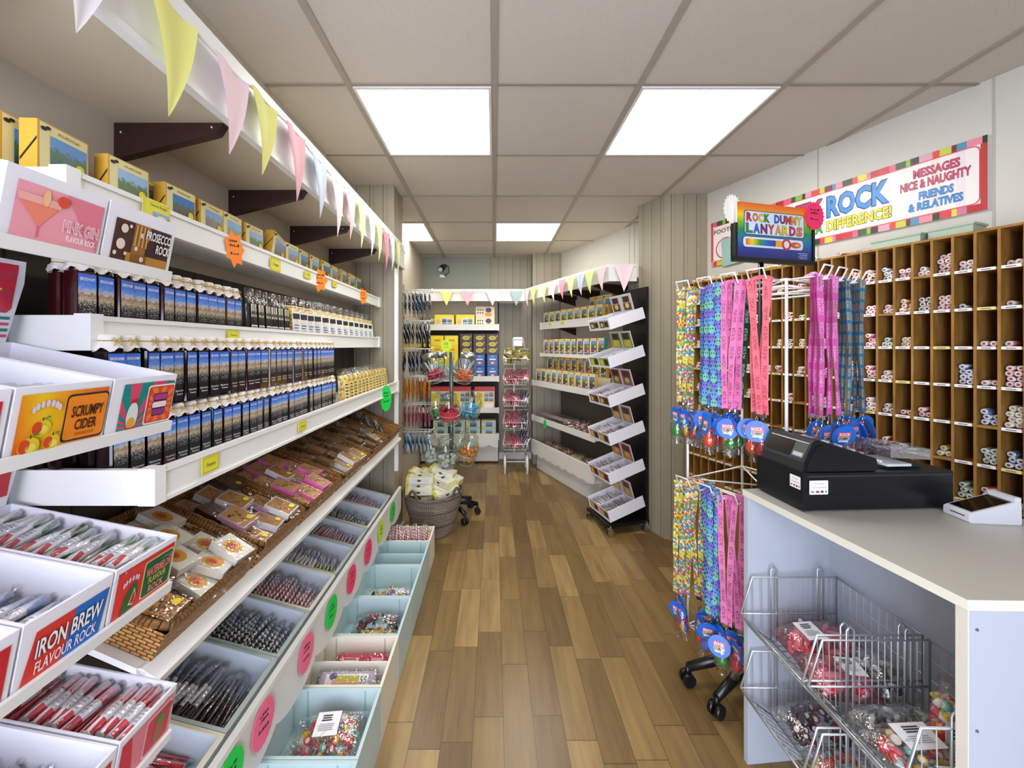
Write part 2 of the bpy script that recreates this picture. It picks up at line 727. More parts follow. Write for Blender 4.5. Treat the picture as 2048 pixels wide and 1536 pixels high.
def emis(name, col, st):
    m = bpy.data.materials.new(name)
    m.use_nodes = True
    b = m.node_tree.nodes['Principled BSDF']
    b.inputs['Base Color'].default_value = (1, 1, 1, 1)
    b.inputs['Emission Color'].default_value = lin(col)
    b.inputs['Emission Strength'].default_value = st
    return m


LED = emis('led_diffuser', 'FFFDF6', PANEL_POWER)
for x, y, lab in ((-0.6, 1.617, 'bright square ceiling light panel above the left shelves, nearer row'),
                  (0.6, 1.617, 'bright square ceiling light panel above the lanyard rack, nearer row'),
                  (0.0, 3.417, 'bright square ceiling light panel over the far aisle, middle of the ceiling'),
                  (-1.2, 3.417, 'bright far ceiling light panel partly hidden by the left panelled column')):
    t = thing('ceiling_light', lab, 'ceiling light', (x + 0.3, y + 0.3, CEIL - 0.012), group='square ceiling light panels')
    mb = MB()
    a, b, c, d = x + 0.013, x + 0.587, y + 0.01, y + 0.59
    if x < -1:
        a = -1.04
    for q in ((a, b, c, c + 0.012), (a, b, d - 0.012, d), (a, a + 0.012, c + 0.012, d - 0.012), (b - 0.012, b, c + 0.012, d - 0.012)):
        mb.box(*q, CEIL - 0.010, CEIL - 0.001, WHITE)
    mb.build('frame', t)
    mb = MB()
    mb.box(a + 0.012, b - 0.012, c + 0.012, d - 0.012, CEIL - 0.007, CEIL - 0.002, LED)
    mb.build('diffuser', t)

# ------------------------------------------------------------------ left wall shelving
SHELFW = mat('F1F1ED', 0.4)
unit = thing('shelving_unit', 'long white wall shelving on the left with canopy and brown brackets', 'shelving', (-0.80, 1.68, 0))
mb = MB()
mb.box(-0.945, -0.672, 0.30, 2.628, 1.925, 1.940, mat('C9BEA6', 0.55))
can = mb.build('canopy', unit)
mb = MB()
mb.box(-0.672, -0.655, 0.25, 2.86, 1.925, 2.098, SHELFW)
mb.box(-0.655, -0.650, 0.25, 2.86, 1.925, 1.940, SHELFW)
mb.build('fascia', can)
for y in (0.55, 0.985, 1.405, 1.825, 2.25):
    mb = MB()
    Mx = Matrix(((1, 0, 0, 0), (0, 0, -1, y + 0.011), (0, 1, 0, 0), (0, 0, 0, 1)))
    mb.prism([(-0.944, 1.835), (-0.69, 1.898), (-0.673, 1.924), (-0.944, 1.924)], 0, 0.022, DARKWOOD, Mx)
    for x, z in ((-0.925, 1.90), (-0.70, 1.912)):
        mb.ball((x, y - 0.012, z), 0.004, SILVER, 6)
    mb.build('bracket', unit)


def shelf(zb, zt, xf, y0=0.742, y1=2.628, name='shelf'):
    m = MB()
    m.box(-0.9385, xf, y0 + 0.013, y1, zb + 0.012, zb + 0.028, SHELFW)
    o = m.build(name, unit)
    m = MB()
    m.box(xf, xf + 0.010, y0 + 0.013, y1, zb, zt, SHELFW)
    m.box(xf + 0.010, xf + 0.014, y0, y1, zt - 0.010, zt, SHELFW)
    m.box(xf + 0.010, xf + 0.014, y0, y1, zb, zb + 0.008, SHELFW)
    m.box(xf - 0.006, xf + 0.017, y1 - 0.035, y1, zb - 0.003, zt + 0.004, WHITE)
    m.build('front_lip', o)
    m = MB()
    m.box(-0.944, xf, y0, y0 + 0.012, zb, zt, SHELFW)
    m.box(xf - 0.016, xf + 0.016, y0 - 0.003, y0 + 0.022, zb, zt + 0.003, SHELFW)
    m.build('end_panel', o)
    return o


shelf(1.630, 1.690, -0.776, 0.70)
shelf(1.3615, 1.4286, -0.776)
shelf(1.068, 1.135, -0.655)
# tilted basket shelf
TA = math.radians(23.6)
mb = MB()
ca, sa = math.cos(TA), math.sin(TA)
MT = Matrix(((ca, 0, sa, -0.645 - 0.318 * ca), (0, 1, 0, 0), (-sa, 0, ca, 0.762 + 0.322 * sa), (0, 0, 0, 1)))
mb.box(0, 0.322, 0.728, 2.628, -0.012, 0.0, SHELFW, MT)
o = mb.build('basket_shelf', unit)
mb = MB()
Mx = Matrix(((1, 0, 0, 0), (0, 0, -1, 2.628), (0, 1, 0, 0), (0, 0, 0, 1)))
mb.prism([(-0.664, 0.742), (-0.627, 0.735), (-0.622, 0.751), (-0.655, 0.772), (-0.664, 0.772)], 0, 1.90, SHELFW, Mx)
mb.build('front_lip', o)
# scalloped front under the trough
pts = []
for i in range(0, 241):
    y = 0.62 + (2.62 - 0.62) * i / 240
    ph = ((y - 0.62) / 0.25) % 1.0
    pts.append((y, 0.292 - 0.034 * math.sin(math.pi * ph) ** 0.7))
mb = MB()
Mx = Matrix(((0, 0, 1, -0.632), (1, 0, 0, 0), (0, 1, 0, 0), (0, 0, 0, 1)))
mb.prism(pts + [(2.62, 0.43), (0.62, 0.43)], 0, 0.010, OFFWHITE, Mx)
mb.box(-0.636, -0.618, 0.62, 2.62, 0.418, 0.434, OFFWHITE)
mb.build('scalloped_valance', unit)
mb = MB()
mb.box(-0.664, -0.640, 2.606, 2.629, 0.54, 1.885, WHITE)
mb.box(-0.668, -0.636, 2.602, 2.629, 1.06, 1.14, WHITE)
mb.build('end_post', unit)
mb = MB()
mb.box(-0.9445, -0.9395, 0.70, 2.628, 0.40, 1.60, mat('3E382E', 0.6))  # beige backing darkened: the deep shade between shelves is painted into this colour
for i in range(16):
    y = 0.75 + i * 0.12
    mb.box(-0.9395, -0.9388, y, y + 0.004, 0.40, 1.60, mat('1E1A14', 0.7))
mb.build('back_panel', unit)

# tickets and stars on the shelf lips
tagY = mat('E6E03A', 0.55)


def ticket(x, y, z, w, h, txt, lab, pic=False):
    m = MB()
    m.box(x, x + 0.0012, y - w / 2, y + w / 2, z - h / 2, z + h / 2, tagY)
    a = Art(m, (x + 0.0013, y - w / 2, z - h / 2), (0, 1, 0), (0, 0, 1), w, h)
    for q in ((0.04, 0.05, 0.96, 0.09), (0.04, 0.91, 0.96, 0.95), (0.04, 0.05, 0.06, 0.95), (0.94, 0.05, 0.96, 0.95)):
        a.rect(*q, GOLD if not pic else tagY)
    if pic:
        a.text(txt, 0.55, 0.78, 0.6, 0.14, INK)
        a.rect(0.35, 0.08, 0.95, 0.55, SCENES[1], 1)
        a.ell(0.66, 0.3, 0.2, 0.14, CREAM, 2)
    else:
        a.text(txt, 0.5, 0.5, 0.52, 0.26, INK)
    return single(m, 'price_ticket', lab, 'price ticket', 'yellow shelf tickets')


XA, XC = -0.7615, -0.6405
ticket(XA, 0.885, 1.668, 0.072, 0.056, 'Luxury Fudge', 'large yellow picture ticket on the top shelf lip, nearest the camera', True)
ticket(XA, 1.365, 1.652, 0.062, 0.046, 'Fudge', 'yellow ticket on the top shelf lip below the tilted fudge box')
ticket(XA, 1.60, 1.660, 0.05, 0.03, 'Fudge', 'small yellow ticket on the top shelf lip beside the second orange star')
ticket(XA, 1.87, 1.664, 0.05, 0.028, 'Fudge', 'farthest small yellow ticket on the top shelf lip')
ticket(XA, 1.145, 1.402, 0.050, 0.029, 'Preserves', 'small yellow ticket on the lip of the second shelf')
ticket(XC, 0.885, 1.105, 0.052, 0.036, 'Preserves', 'yellow ticket on the third shelf lip, nearer of two')
ticket(XC, 1.31, 1.103, 0.052, 0.032, 'Preserves', 'yellow ticket on the third shelf lip, farther of two')


def star(M, rx, ry, m, lab, n=22, inn=0.86, txt=True, group='fluorescent price stars'):
    b = MB()
    pts = []
    for i in range(n * 2):
        a = i * math.pi / n
        k = 1.0 if i % 2 == 0 else inn
        pts.append((math.cos(a) * rx * k, math.sin(a) * ry * k))
    b.prism(pts, 0, 0.001, m, M)
    a = Art(b, M @ Vector((-rx, -ry, 0.0011)), M.to_3x3() @ Vector((1, 0, 0)), M.to_3x3() @ Vector((0, 1, 0)), 2 * rx, 2 * ry)
    if txt:
        for y in (0.68, 0.56, 0.36):
            x = 0.28
            while x < 0.66:
                w = 0.04 + R.random() * 0.05
                a.rect(x, y, x + w, y + 0.022 + 0.05 * R.random(), INK)
                x += w + 0.03
    return single(b, 'price_star', lab, 'price star', group)


def wallM(x, y, z, tilt=0.0, yaw=0.0):
    """frame facing +x: local x along +y, local y up"""
    return Matrix.Translation((x, y, z)) @ Matrix.Rotation(yaw, 4, 'Z') @ Matrix(((0, 0, 1, 0), (1, 0, 0, 0), (0, 1, 0, 0), (0, 0, 0, 1))) @ Matrix.Rotation(tilt, 4, 'Z')


SORANGE = mat('FF8A1E', 0.6); SPINK = mat('FF6F95', 0.6); SHOT = mat('FF2F6E', 0.6); SGREEN = mat('12D84A', 0.6); SLIME = mat('C8E82A', 0.6)
star(wallM(-0.756, 1.142, 1.652, 0.1, -0.25), 0.034, 0.056, SORANGE, 'spiky orange price star on the top shelf lip, nearest of three', 7, 0.72)
star(wallM(-0.756, 1.70, 1.655, 0.0, -0.9), 0.034, 0.054, SORANGE, 'spiky orange price star on the top shelf lip, middle of three', 7, 0.72)
star(wallM(-0.756, 2.26, 1.655, 0.0, -0.5), 0.034, 0.05, SORANGE, 'spiky orange price star on the top shelf lip, farthest of three', 7, 0.72)
star(wallM(-0.632, 2.29, 1.065, 0.05, -0.5), 0.046, 0.078, SGREEN, 'bright green oval price star hanging on the third shelf lip', 16, 0.93)
for y, m, lab in ((0.915, SGREEN, 'bright green price star on the scalloped valance, nearest the camera'),
                  (1.05, SPINK, 'pale pink price star on the valance over the nearest floor boxes'),
                  (1.29, SPINK, 'pale pink price star on the valance over the cream floor box'),
                  (1.49, SGREEN, 'bright green price star on the valance between two pink stars'),
                  (1.70, SHOT, 'hot pink price star on the valance just past the green one'),
                  (1.925, SHOT, 'hot pink price star on the valance, farthest of the pink ones'),
                  (2.14, SLIME, 'lime yellow price star on the scalloped valance'),
                  (2.39, SGREEN, 'bright green price star at the far end of the valance')):
    star(wallM(-0.617, y, 0.362, -0.2), 0.052, 0.058, m, lab, 20, 0.95)


# ------------------------------------------------------------------ bunting
LINE = mat('EFEDE6', 0.7)
PENC = {'white': mat('EDE9EC', 0.8), 'yellow': mat('E9E889', 0.8), 'pink': mat('EDB5BE', 0.8), 'pale pink': mat('F3D6DB', 0.8),
        'blue': mat('C4CEDD', 0.8), 'lime': mat('DDEB9A', 0.8), 'rose': mat('E88C9A', 0.8), 'grey blue': mat('9FB2B4', 0.8)}


def pennant(m, top, along, out, w, h, mt, sway=0.0):
    """triangular cloth with a soft fold; top = middle of its upper edge"""
    top, along, out = Vector(top), Vector(along).normalized(), Vector(out).normalized()
    n = 7; k = 9
    g = []
    b = len(m.v)
    for side in (0, 1):
        for j in range(k + 1):
            t = j / k
            for i in range(n + 1):
                s_ = (i / n - 0.5) * w * (1 - t) ** 0.95
                f = math.sin(i / n * math.pi * 2 + 0.6) * 0.006 * (1 - t) + 0.010 * math.sin(t * 3.0) + side * 0.0012
                m.v.append(top + along * (s_ + sway * t * t) + Vector((0, 0, -h * t)) + out * (f + 0.004))
    for side in (0, 1):
        o = b + side * (k + 1) * (n + 1)
        for j in range(k):
            for i in range(n):
                q = (o + j * (n + 1) + i, o + j * (n + 1) + i + 1, o + (j + 1) * (n + 1) + i + 1, o + (j + 1) * (n + 1) + i)
                m.face(q if side else q[::-1], mt, None, True)


def bunting(label, line, pens):
    root = thing('bunting', label, 'bunting', tuple(line[0]))
    m = MB()
    m.tube(line, 0.0035, LINE, 5)
    m.build('cord', root)
    for top, along, out, w, h, c, sw in pens:
        m = MB()
        pennant(m, top, along, out, w, h, PENC[c], sw)
        m.build('pennant', root, c + ' pennant')
    return root


ys = [0.612, 0.782, 0.958, 1.092, 1.262, 1.43, 1.59, 1.73, 1.875, 2.03, 2.16, 2.30, 2.44, 2.58]
cs = ['white', 'yellow', 'pale pink', 'yellow', 'pink', 'blue', 'pale pink', 'pink', 'lime', 'white', 'lime', 'rose', 'white', 'lime']
line = [(-0.645, 0.30, 2.075)]
pens = []
for y, c in zip(ys, cs):
    z = 2.055 - 0.010 * math.sin(y * 9)
    line.append((-0.645, y - 0.05, z)); line.append((-0.645, y + 0.05, z))
    pens.append(((-0.645, y, z), (0, 1, 0), (1, 0, 0), 0.122, 0.222 + 0.010 * math.sin(y * 17), c, -0.012 if y < 1.2 else 0.008))
line += [(-0.645, 2.85, 2.04)]
bunting('string of pastel cloth pennants pinned along the left shelving canopy', line, pens)

# ------------------------------------------------------------------ fudge boxes (upright gift boxes)
BOXY = mat('E9B743', 0.42); BOXT = mat('F0D98A', 0.45); BOXR = mat('7A1A1E', 0.45)
RIBBON = mat('2B201C', 0.5); STICK_Y = mat('F2DC1E', 0.5)


def fudge_box(name, label, w=0.097, h=0.135, d=0.032, scene=0, strip='24346A', body=None, cat='fudge box', detail=True):
    """front faces local +x, base at z=0"""
    body = body or BOXY
    t = thing(name, label, cat)
    m = MB()
    m.box(-d, 0, -w / 2, w / 2, 0, h, body)
    if detail:
        a = Art(m, (-d, -w / 2, 0), (1, 0, 0), (0, 0, 1), d, h)
        a.poly([(0.05, 0.42), (0.98, 0.72), (0.98, 0.76), (0.05, 0.46)], RIBBON)
        a.rect(0.40, 0.05, 0.5, 0.30, RIBBON)
    m.build('carton', t, world=False)
    m = MB()
    a = Art(m, (0.0002, -w / 2, 0), (0, 1, 0), (0, 0, 1), w, h)
    a.rect(0.03, 0.02, 0.97, 0.98, mat('F3E6A6', 0.4))
    a.rect(0.22, 0.33, 0.95, 0.84, SCENES[scene % 4], 2)
    a.rect(0.22, 0.22, 0.95, 0.32, mat(strip, 0.4), 2)
    a.rect(0.22, 0.03, 0.95, 0.20, SCENES[(scene + 1) % 4], 2)
    a.rect(0.70, 0.24, 0.9, 0.30, PAPER, 3)
    if detail:
        a.ell(0.80, 0.52, 0.09, 0.075, STICK_Y, 4, 12)
        a.text('FUDGE', 0.58, 0.91, 0.42, 0.035, mat('7A5A20', 0.5), 3)
        for k in range(3):
            a.rect(0.06, 0.16 + k * 0.05, 0.18, 0.18 + k * 0.05, mat('B08A2C', 0.5), 3)
        a.ell(0.10, 0.90, 0.06, 0.03, RIBBON, 3, 8); a.ell(0.18, 0.93, 0.05, 0.025, RIBBON, 3, 8)
    m.build('front_print', t, world=False)
    return t


protos = [fudge_box('fudge_box', 'x', scene=i, strip=s_) for i, s_ in enumerate(('A8242C', '24346A', '26305A', '7A2430'))]
used = [False] * 4


def put(i, M, label, group, protos, used):
    if not used[i]:
        used[i] = True
        o = protos[i]
        place(o, M)
        o['label'] = label
        o['group'] = group
        return o
    return dup(protos[i], M, label, group)


ZA = 1.659
yy = [0.778, 0.912, 1.06, 1.178, 1.272, 1.39, 1.515, 1.64, 1.745, 1.86, 1.975, 2.09, 2.21, 2.33, 2.45]
for k, y in enumerate(yy):
    tilt = 0.28 if k == 6 else 0.0
    rz = R.uniform(-0.08, 0.06)
    M = TR((-0.847 + R.uniform(-0.006, 0.004), y, ZA + (0.014 if tilt else 0.0)), rz) @ Matrix.Rotation(-tilt, 4, 'X')
    put((k * 3) % 4 if k else 0, M, 'yellow fudge gift box on the top left shelf, %s from the near end%s' % (nth(k + 1), ', tipped sideways' if tilt else ''),
        'fudge boxes on the top left shelf', protos, used)
for k, y in enumerate((0.755, 1.02, 1.46, 1.80)):
    M = TR((-0.893, y, ZA + 0.002), 0.05)
    put(k, M, 'yellow fudge gift box, back row of top left shelf, %s' % ('behind the nearest front box', 'behind the third front box', 'behind the tipped box', 'behind the tenth front box')[k],
        'fudge boxes on the top left shelf', protos, used)

# ------------------------------------------------------------------ preserve jars
CLOTH = mat('F4EFEA', 0.8); TIE = mat('C2A040', 0.5)
LABELS = [m_harbour('harbour_label_dark', '14151A'), m_harbour('harbour_label_red', '3A1216'), m_harbour('harbour_label_gold', '6A4A14')]
JAMS = [mat('14090B', 0.12), mat('3A0D10', 0.12), mat('6E4212', 0.12)]


def ruff(i, a, r, z):
    if i >= 4:
        return r + 0.0022 * math.sin(6 * a + i), z + 0.0045 * math.sin(5 * a + 1.0)
    return r, z


def jar(kind, l1, l2):
    t = thing('preserve_jar', 'x', 'jar')
    m = MB()
    q = []
    hw = 0.0172
    for sx, sy in ((1, -1), (1, 1), (-1, 1), (-1, -1)):
        for t_ in (0, 1, 2):
            a0 = {(1, -1): -90, (1, 1): 0, (-1, 1): 90, (-1, -1): 180}[(sx, sy)] + t_ * 45
            q.append((sx * (hw - 0.006) + 0.006 * math.cos(math.radians(a0)), sy * (hw - 0.006) + 0.006 * math.sin(math.radians(a0))))
    m.prism(q, 0.001, 0.108, JAMS[kind])
    m.lathe([(0.016, 0.108), (0.0145, 0.113), (0.0145, 0.130)], JAMS[kind], None, 10)
    m.build('jar', t, world=False)
    m = MB()
    a = Art(m, (hw + 0.0003, -0.0155, 0.006), (0, 1, 0), (0, 0, 1), 0.031, 0.098)
    a.rect(0, 0, 1, 1, LABELS[kind])
    a.text('BRIXHAM', 0.5, 0.91, 0.8, 0.055, PAPER, 2, 0.01)
    a.text(l1, 0.52, 0.19, 0.8, 0.04, PAPER, 2, 0.01)
    a.text(l2, 0.56, 0.12, 0.62, 0.04, PAPER, 2, 0.01)
    m.build('label', t, world=False)
    m = MB()
    m.lathe([(0.0002, 0.1375), (0.014, 0.137), (0.0165, 0.132), (0.0155, 0.126), (0.019, 0.119), (0.0225, 0.111), (0.0228, 0.1108)], CLOTH, None, 20, ruff, cap=False)
    m.build('cloth_cap', t, world=False)
    m = MB()
    m.tube([(math.cos(i * math.pi / 6) * 0.0165, math.sin(i * math.pi / 6) * 0.0165, 0.1262) for i in range(12)], 0.0011, TIE, 4, True)
    for s_ in (-1, 1):
        m.tube([(0.0172, 0, 0.126), (0.0195, s_ * 0.006, 0.131), (0.020, s_ * 0.011, 0.128), (0.0195, s_ * 0.006, 0.125), (0.0178, 0, 0.126)], 0.0008, TIE, 4)
        m.tube([(0.0178, 0, 0.126), (0.0215, s_ * 0.007, 0.118)], 0.0008, TIE, 4)
    m.build('gold_tie', t, world=False)
    return t


JP = [jar(0, 'Blackcurrant', 'Preserve'), jar(1, 'Strawberry', 'Preserve'), jar(2, 'Orange', 'Marmalade'), jar(1, 'Seville', 'Marmalade')]
ju = [False] * 4
rows = [('second shelf', 13, -0.817, 0.772, 1.3895, lambda k: 2 if k > 10 else (3 if k in (2, 3, 5, 8) else 0 if k % 3 else 1), 1.17),
        ('third shelf, lower row', 28, -0.752, 0.775, 1.096, lambda k: 1 if k % 5 == 3 else 0, 1.02),
        ('third shelf, upper row', 28, -0.752, 0.765, 1.2375, lambda k: 0 if k < 9 else (1 if k < 13 else (2 if k < 17 or k % 4 == 0 else 1)), 1.13)]
for nm, n, x, y0, z, fk, zs in rows:
    y = y0
    for k in range(n):
        put(fk(k), TR((x + R.uniform(-0.004, 0.004), y, z), R.uniform(-0.15, 0.1)) @ Matrix.Diagonal((1, 1, zs, 1)),
            'cloth-capped preserve jar with harbour label, %s, %s from near end' % (nm, nth(k + 1)), 'preserve jars on the left shelves', JP, ju)
        y += 0.0372 + (0.003 if k % 4 == 1 else 0)
for k in range(3):
    put(3 if k == 0 else 1, TR((-0.862, 0.785 + k * 0.04, 1.3895), 1.2) @ Matrix.Diagonal((1, 1, 1.15, 1)), 'dark preserve jar in the second shelf back row, %s' % ('nearest the camera', 'middle of three', 'farthest of three')[k],
        'preserve jars on the left shelves', JP, ju)
    put(0, TR((-0.80 - k * 0.04, 0.765, 1.096 if k else 1.0955), 1.3) if k else TR((-0.795, 0.782, 1.096), 1.3), 'dark preserve jar behind the near end of the third shelf, %s from the front' % nth(k + 1),
        'preserve jars on the left shelves', JP, ju)


# ------------------------------------------------------------------ soft packets
def pillow(m, w, h, d, mt, M=None, nx=7, nz=9, crim=0.10, wob=0.004, seed=1, flat_bottom=False):
    """bag standing on local z=0: width along y, thickness along x; crimped top"""
    rr = random.Random(seed)
    b = len(m.v)
    off = [[rr.uniform(-wob, wob) for _ in range(nx + 1)] for _ in range(nz + 1)]
    for side in (1, -1):
        for j in range(nz + 1):
            t = j / nz
            for i in range(nx + 1):
                s_ = i / nx
                prof = (math.sin(math.pi * s_) ** 0.55)
                if flat_bottom:
                    pz = min(1.0, (1 - t) / 0.35) if t > 0.65 else (0.55 + 0.45 * math.sin(math.pi * min(1.0, (t + 0.15) / 0.8)))
                else:
                    pz = math.sin(math.pi * min(1, max(0, t))) ** 0.5
                if t > 1 - crim:
                    pz *= 0.15
                p = Vector((side * (d / 2 * prof * pz + 0.0004) + off[j][i] * prof * (0.3 if flat_bottom else 1.0), (s_ - 0.5) * w * (1 + (0.06 if t > 1 - crim else 0)), t * h))
                m.v.append(M @ p if M is not None else p)
    for side in (0, 1):
        o = b + side * (nx + 1) * (nz + 1)
        for j in range(nz):
            for i in range(nx):
                q = (o + j * (nx + 1) + i, o + j * (nx + 1) + i + 1, o + (j + 1) * (nx + 1) + i + 1, o + (j + 1) * (nx + 1) + i)
                m.face(q if side == 0 else q[::-1], mt, [(i / nx, j / nz), ((i + 1) / nx, j / nz), ((i + 1) / nx, (j + 1) / nz), (i / nx, (j + 1) / nz)], True)


def bag_packet(name, label, cat, w, h, d, body, lab_fn, seed=1, wrap=True):
    t = thing(name, label, cat)
    m = MB()
    pillow(m, w * 0.94, h * 0.80, d, body, None, seed=seed, crim=0.02)
    m.build('contents', t, world=False)
    m = MB()
    a = Art(m, (d / 2 + 0.0012, -w * 0.36, h * 0.10), (0, 1, 0), (0, 0, 1), w * 0.72, h * 0.62)
    lab_fn(a)
    m.build('label', t, world=False)
    if wrap:
        m = MB()
        pillow(m, w, h, d * 1.08, film('packet_film', 'FFFFFF', 0.14, 0.18, 60.0), None, seed=seed + 5, crim=0.2, wob=0.005)
        m.build('wrapper', t, world=False)
    return t


def lab_skull(a):
    a.rect(0, 0.0, 1, 1, mat('1A0E0E', 0.4))
    a.rect(0.05, 0.05, 0.95, 0.30, PAPER, 2)
    a.rect(0.05, 0.05, 0.95, 0.12, RED, 3)
    for i in range(4):
        a.rect(0.12 + i * 0.2, 0.17, 0.24 + i * 0.2, 0.27, INK, 3)
    for i in range(3):
        a.rect(0.08 + i * 0.3, 0.55, 0.3 + i * 0.3, 0.95, mat(('D8D2CE', 'B7A8C8', 'C8CC6A')[i], 0.5), 2)
        a.rect(0.12 + i * 0.3, 0.62, 0.26 + i * 0.3, 0.72, INK, 3)


def lab_biscuit(a):
    a.rect(0, 0.05, 1, 0.9, mat('E9E4D2', 0.5))
    a.rect(0.1, 0.62, 0.9, 0.82, INK, 2)
    a.rect(0.12, 0.12, 0.88, 0.5, mat('D2D8E2', 0.5), 2)
    a.lines(0.15, 0.85, [0.18, 0.28, 0.38], 0.03, INK, 3)


def lab_stripe(a):
    a.rect(0.25, 0.0, 0.75, 0.8, mat('E6D58C', 0.5))
    for i in range(5):
        a.rect(0.35, 0.06 + i * 0.15, 0.65, 0.13 + i * 0.15, mat('6A4A1E', 0.5), 2)


BISC = stripe('biscuit_stack', ['D8B15C', 'B98536', 'E6C880'], 9, 0, 0.5, 1)
CHOC = mat('24120E', 0.35)
skull = bag_packet('sweet_packet', 'x', 'packet', 0.042, 0.172, 0.024, CHOC, lab_skull, 3)
brown = bag_packet('biscuit_packet', 'x', 'packet', 0.060, 0.178, 0.038, BISC, lab_biscuit, 4)
bisc = bag_packet('biscuit_packet', 'x', 'packet', 0.10, 0.185, 0.035, mat('E3CF8E', 0.5), lab_biscuit, 5)
strp = bag_packet('sweet_packet', 'x', 'packet', 0.075, 0.165, 0.030, blotch('toffee_mix', ['D9BC62', 'E7D58B', 'A9803A', 'C7A64E'], 90), lab_stripe, 6)
PKP = [skull, brown, bisc, strp]; pku = [False] * 4
for k in range(6):
    put(0, TR((-0.80, 1.292 + k * 0.041, 1.3895), R.uniform(-0.3, 0), 0, -0.05), 'dark packet with white skull print on the second shelf, %s from the jars' % nth(k + 1), 'packets on the second left shelf', PKP, pku)
for k in range(3):
    put(1, TR((-0.80, 1.565 + k * 0.062, 1.3895), -0.3, 0, -0.08), 'cellophane packet of stacked brown biscuits on the second shelf, %s from the skull packets' % nth(k + 1), 'packets on the second left shelf', PKP, pku)
for k in range(10):
    put(2, TR((-0.815, 1.78 + k * 0.083, 1.3895), -0.55, 0, -0.14), 'pale yellow packet of biscuits leaning on the second shelf, %s from the brown packets' % nth(k + 1), 'packets on the second left shelf', PKP, pku)
for k in range(12):
    put(3, TR((-0.715, 1.885 + k * 0.060, 1.0965), R.uniform(-0.7, -0.2), 0, -0.08), 'cellophane packet of striped toffees on the third shelf, %s from the jars' % nth(k + 1), 'packets on the third left shelf', PKP, pku)

# ------------------------------------------------------------------ wicker trays and their slabs
def basket_tray(y0, y1, lab):
    m = MB()
    D, W, H, T = 0.318, y1 - y0 - 0.008, 0.072, 0.011
    M = MT @ Matrix.Translation((0.002, y0 + 0.004, 0.001))
    fl = 0.012
    def wall(p0, p1, q0, q1):
        # slightly flared wall between lower edge p and upper edge q
        n = 8
        L = (Vector(p1) - Vector(p0)).length
        for i in range(n):
            a, b = i / n, (i + 1) / n
            P = lambda u, v: M @ (Vector(p0).lerp(Vector(p1), u).lerp(Vector(q0).lerp(Vector(q1), u), v))
            m.poly([P(a, 0), P(b, 0), P(b, 1), P(a, 1)], WICKER, [(a * L, 0), (b * L, 0), (b * L, H), (a * L, H)])
    A = [(fl, fl, 0), (D - fl, fl, 0), (D - fl, W - fl, 0), (fl, W - fl, 0)]
    B = [(0, 0, H), (D, 0, H), (D, W, H), (0, W, H)]
    A2 = [(fl + T, fl + T, 0.008), (D - fl - T, fl + T, 0.008), (D - fl - T, W - fl - T, 0.008), (fl + T, W - fl - T, 0.008)]
    B2 = [(T, T, H), (D - T, T, H), (D - T, W - T, H), (T, W - T, H)]
    for i in range(4):
        j = (i + 1) % 4
        wall(A[i], A[j], B[i], B[j])
        wall(A2[j], A2[i], B2[j], B2[i])
    m.poly([M @ Vector(p) for p in A][::-1], WICKER, [(0, 0), (0, D), (W, D), (W, 0)])
    m.poly([M @ Vector(p) for p in A2], WICKER, [(0, 0), (D, 0), (D, W), (0, W)])
    bk = m
    o = single(bk, 'wicker_tray', lab, 'basket', 'wicker trays on the tilted shelf')
    m = MB()
    c = [(0.004, 0.004), (D - 0.004, 0.004), (D - 0.004, W - 0.004), (0.004, W - 0.004)]
    path = []
    for i in range(4):
        p, q = Vector(c[i] + (0,)), Vector(c[(i + 1) % 4] + (0,))
        for s_ in range(14):
            u = s_ / 14
            pt = p.lerp(q, 0.04 + 0.92 * u)
            path.append(M @ Vector((pt.x, pt.y, H + 0.002 + 0.0025 * (s_ % 2))))
    m.tube(path, 0.0078, WICKER, 6, True)
    m.build('rim', o)
    return o


trays = [(0.730, 1.04), (1.04, 1.293), (1.293, 1.60), (1.60, 1.974), (1.974, 2.30), (2.30, 2.60)]
tlab = ['honey wicker tray of brittle and white slabs, nearest on the tilted shelf', 'honey wicker tray of brown and white slabs, second from the near end',
        'honey wicker tray of bright pink slabs', 'honey wicker tray of small brown slabs just beyond the pink slabs',
        'honey wicker tray of brown slabs, second from the far end', 'honey wicker tray holding black packets at the far end']
for (a, b), l in zip(trays, tlab):
    basket_tray(a, b, l)


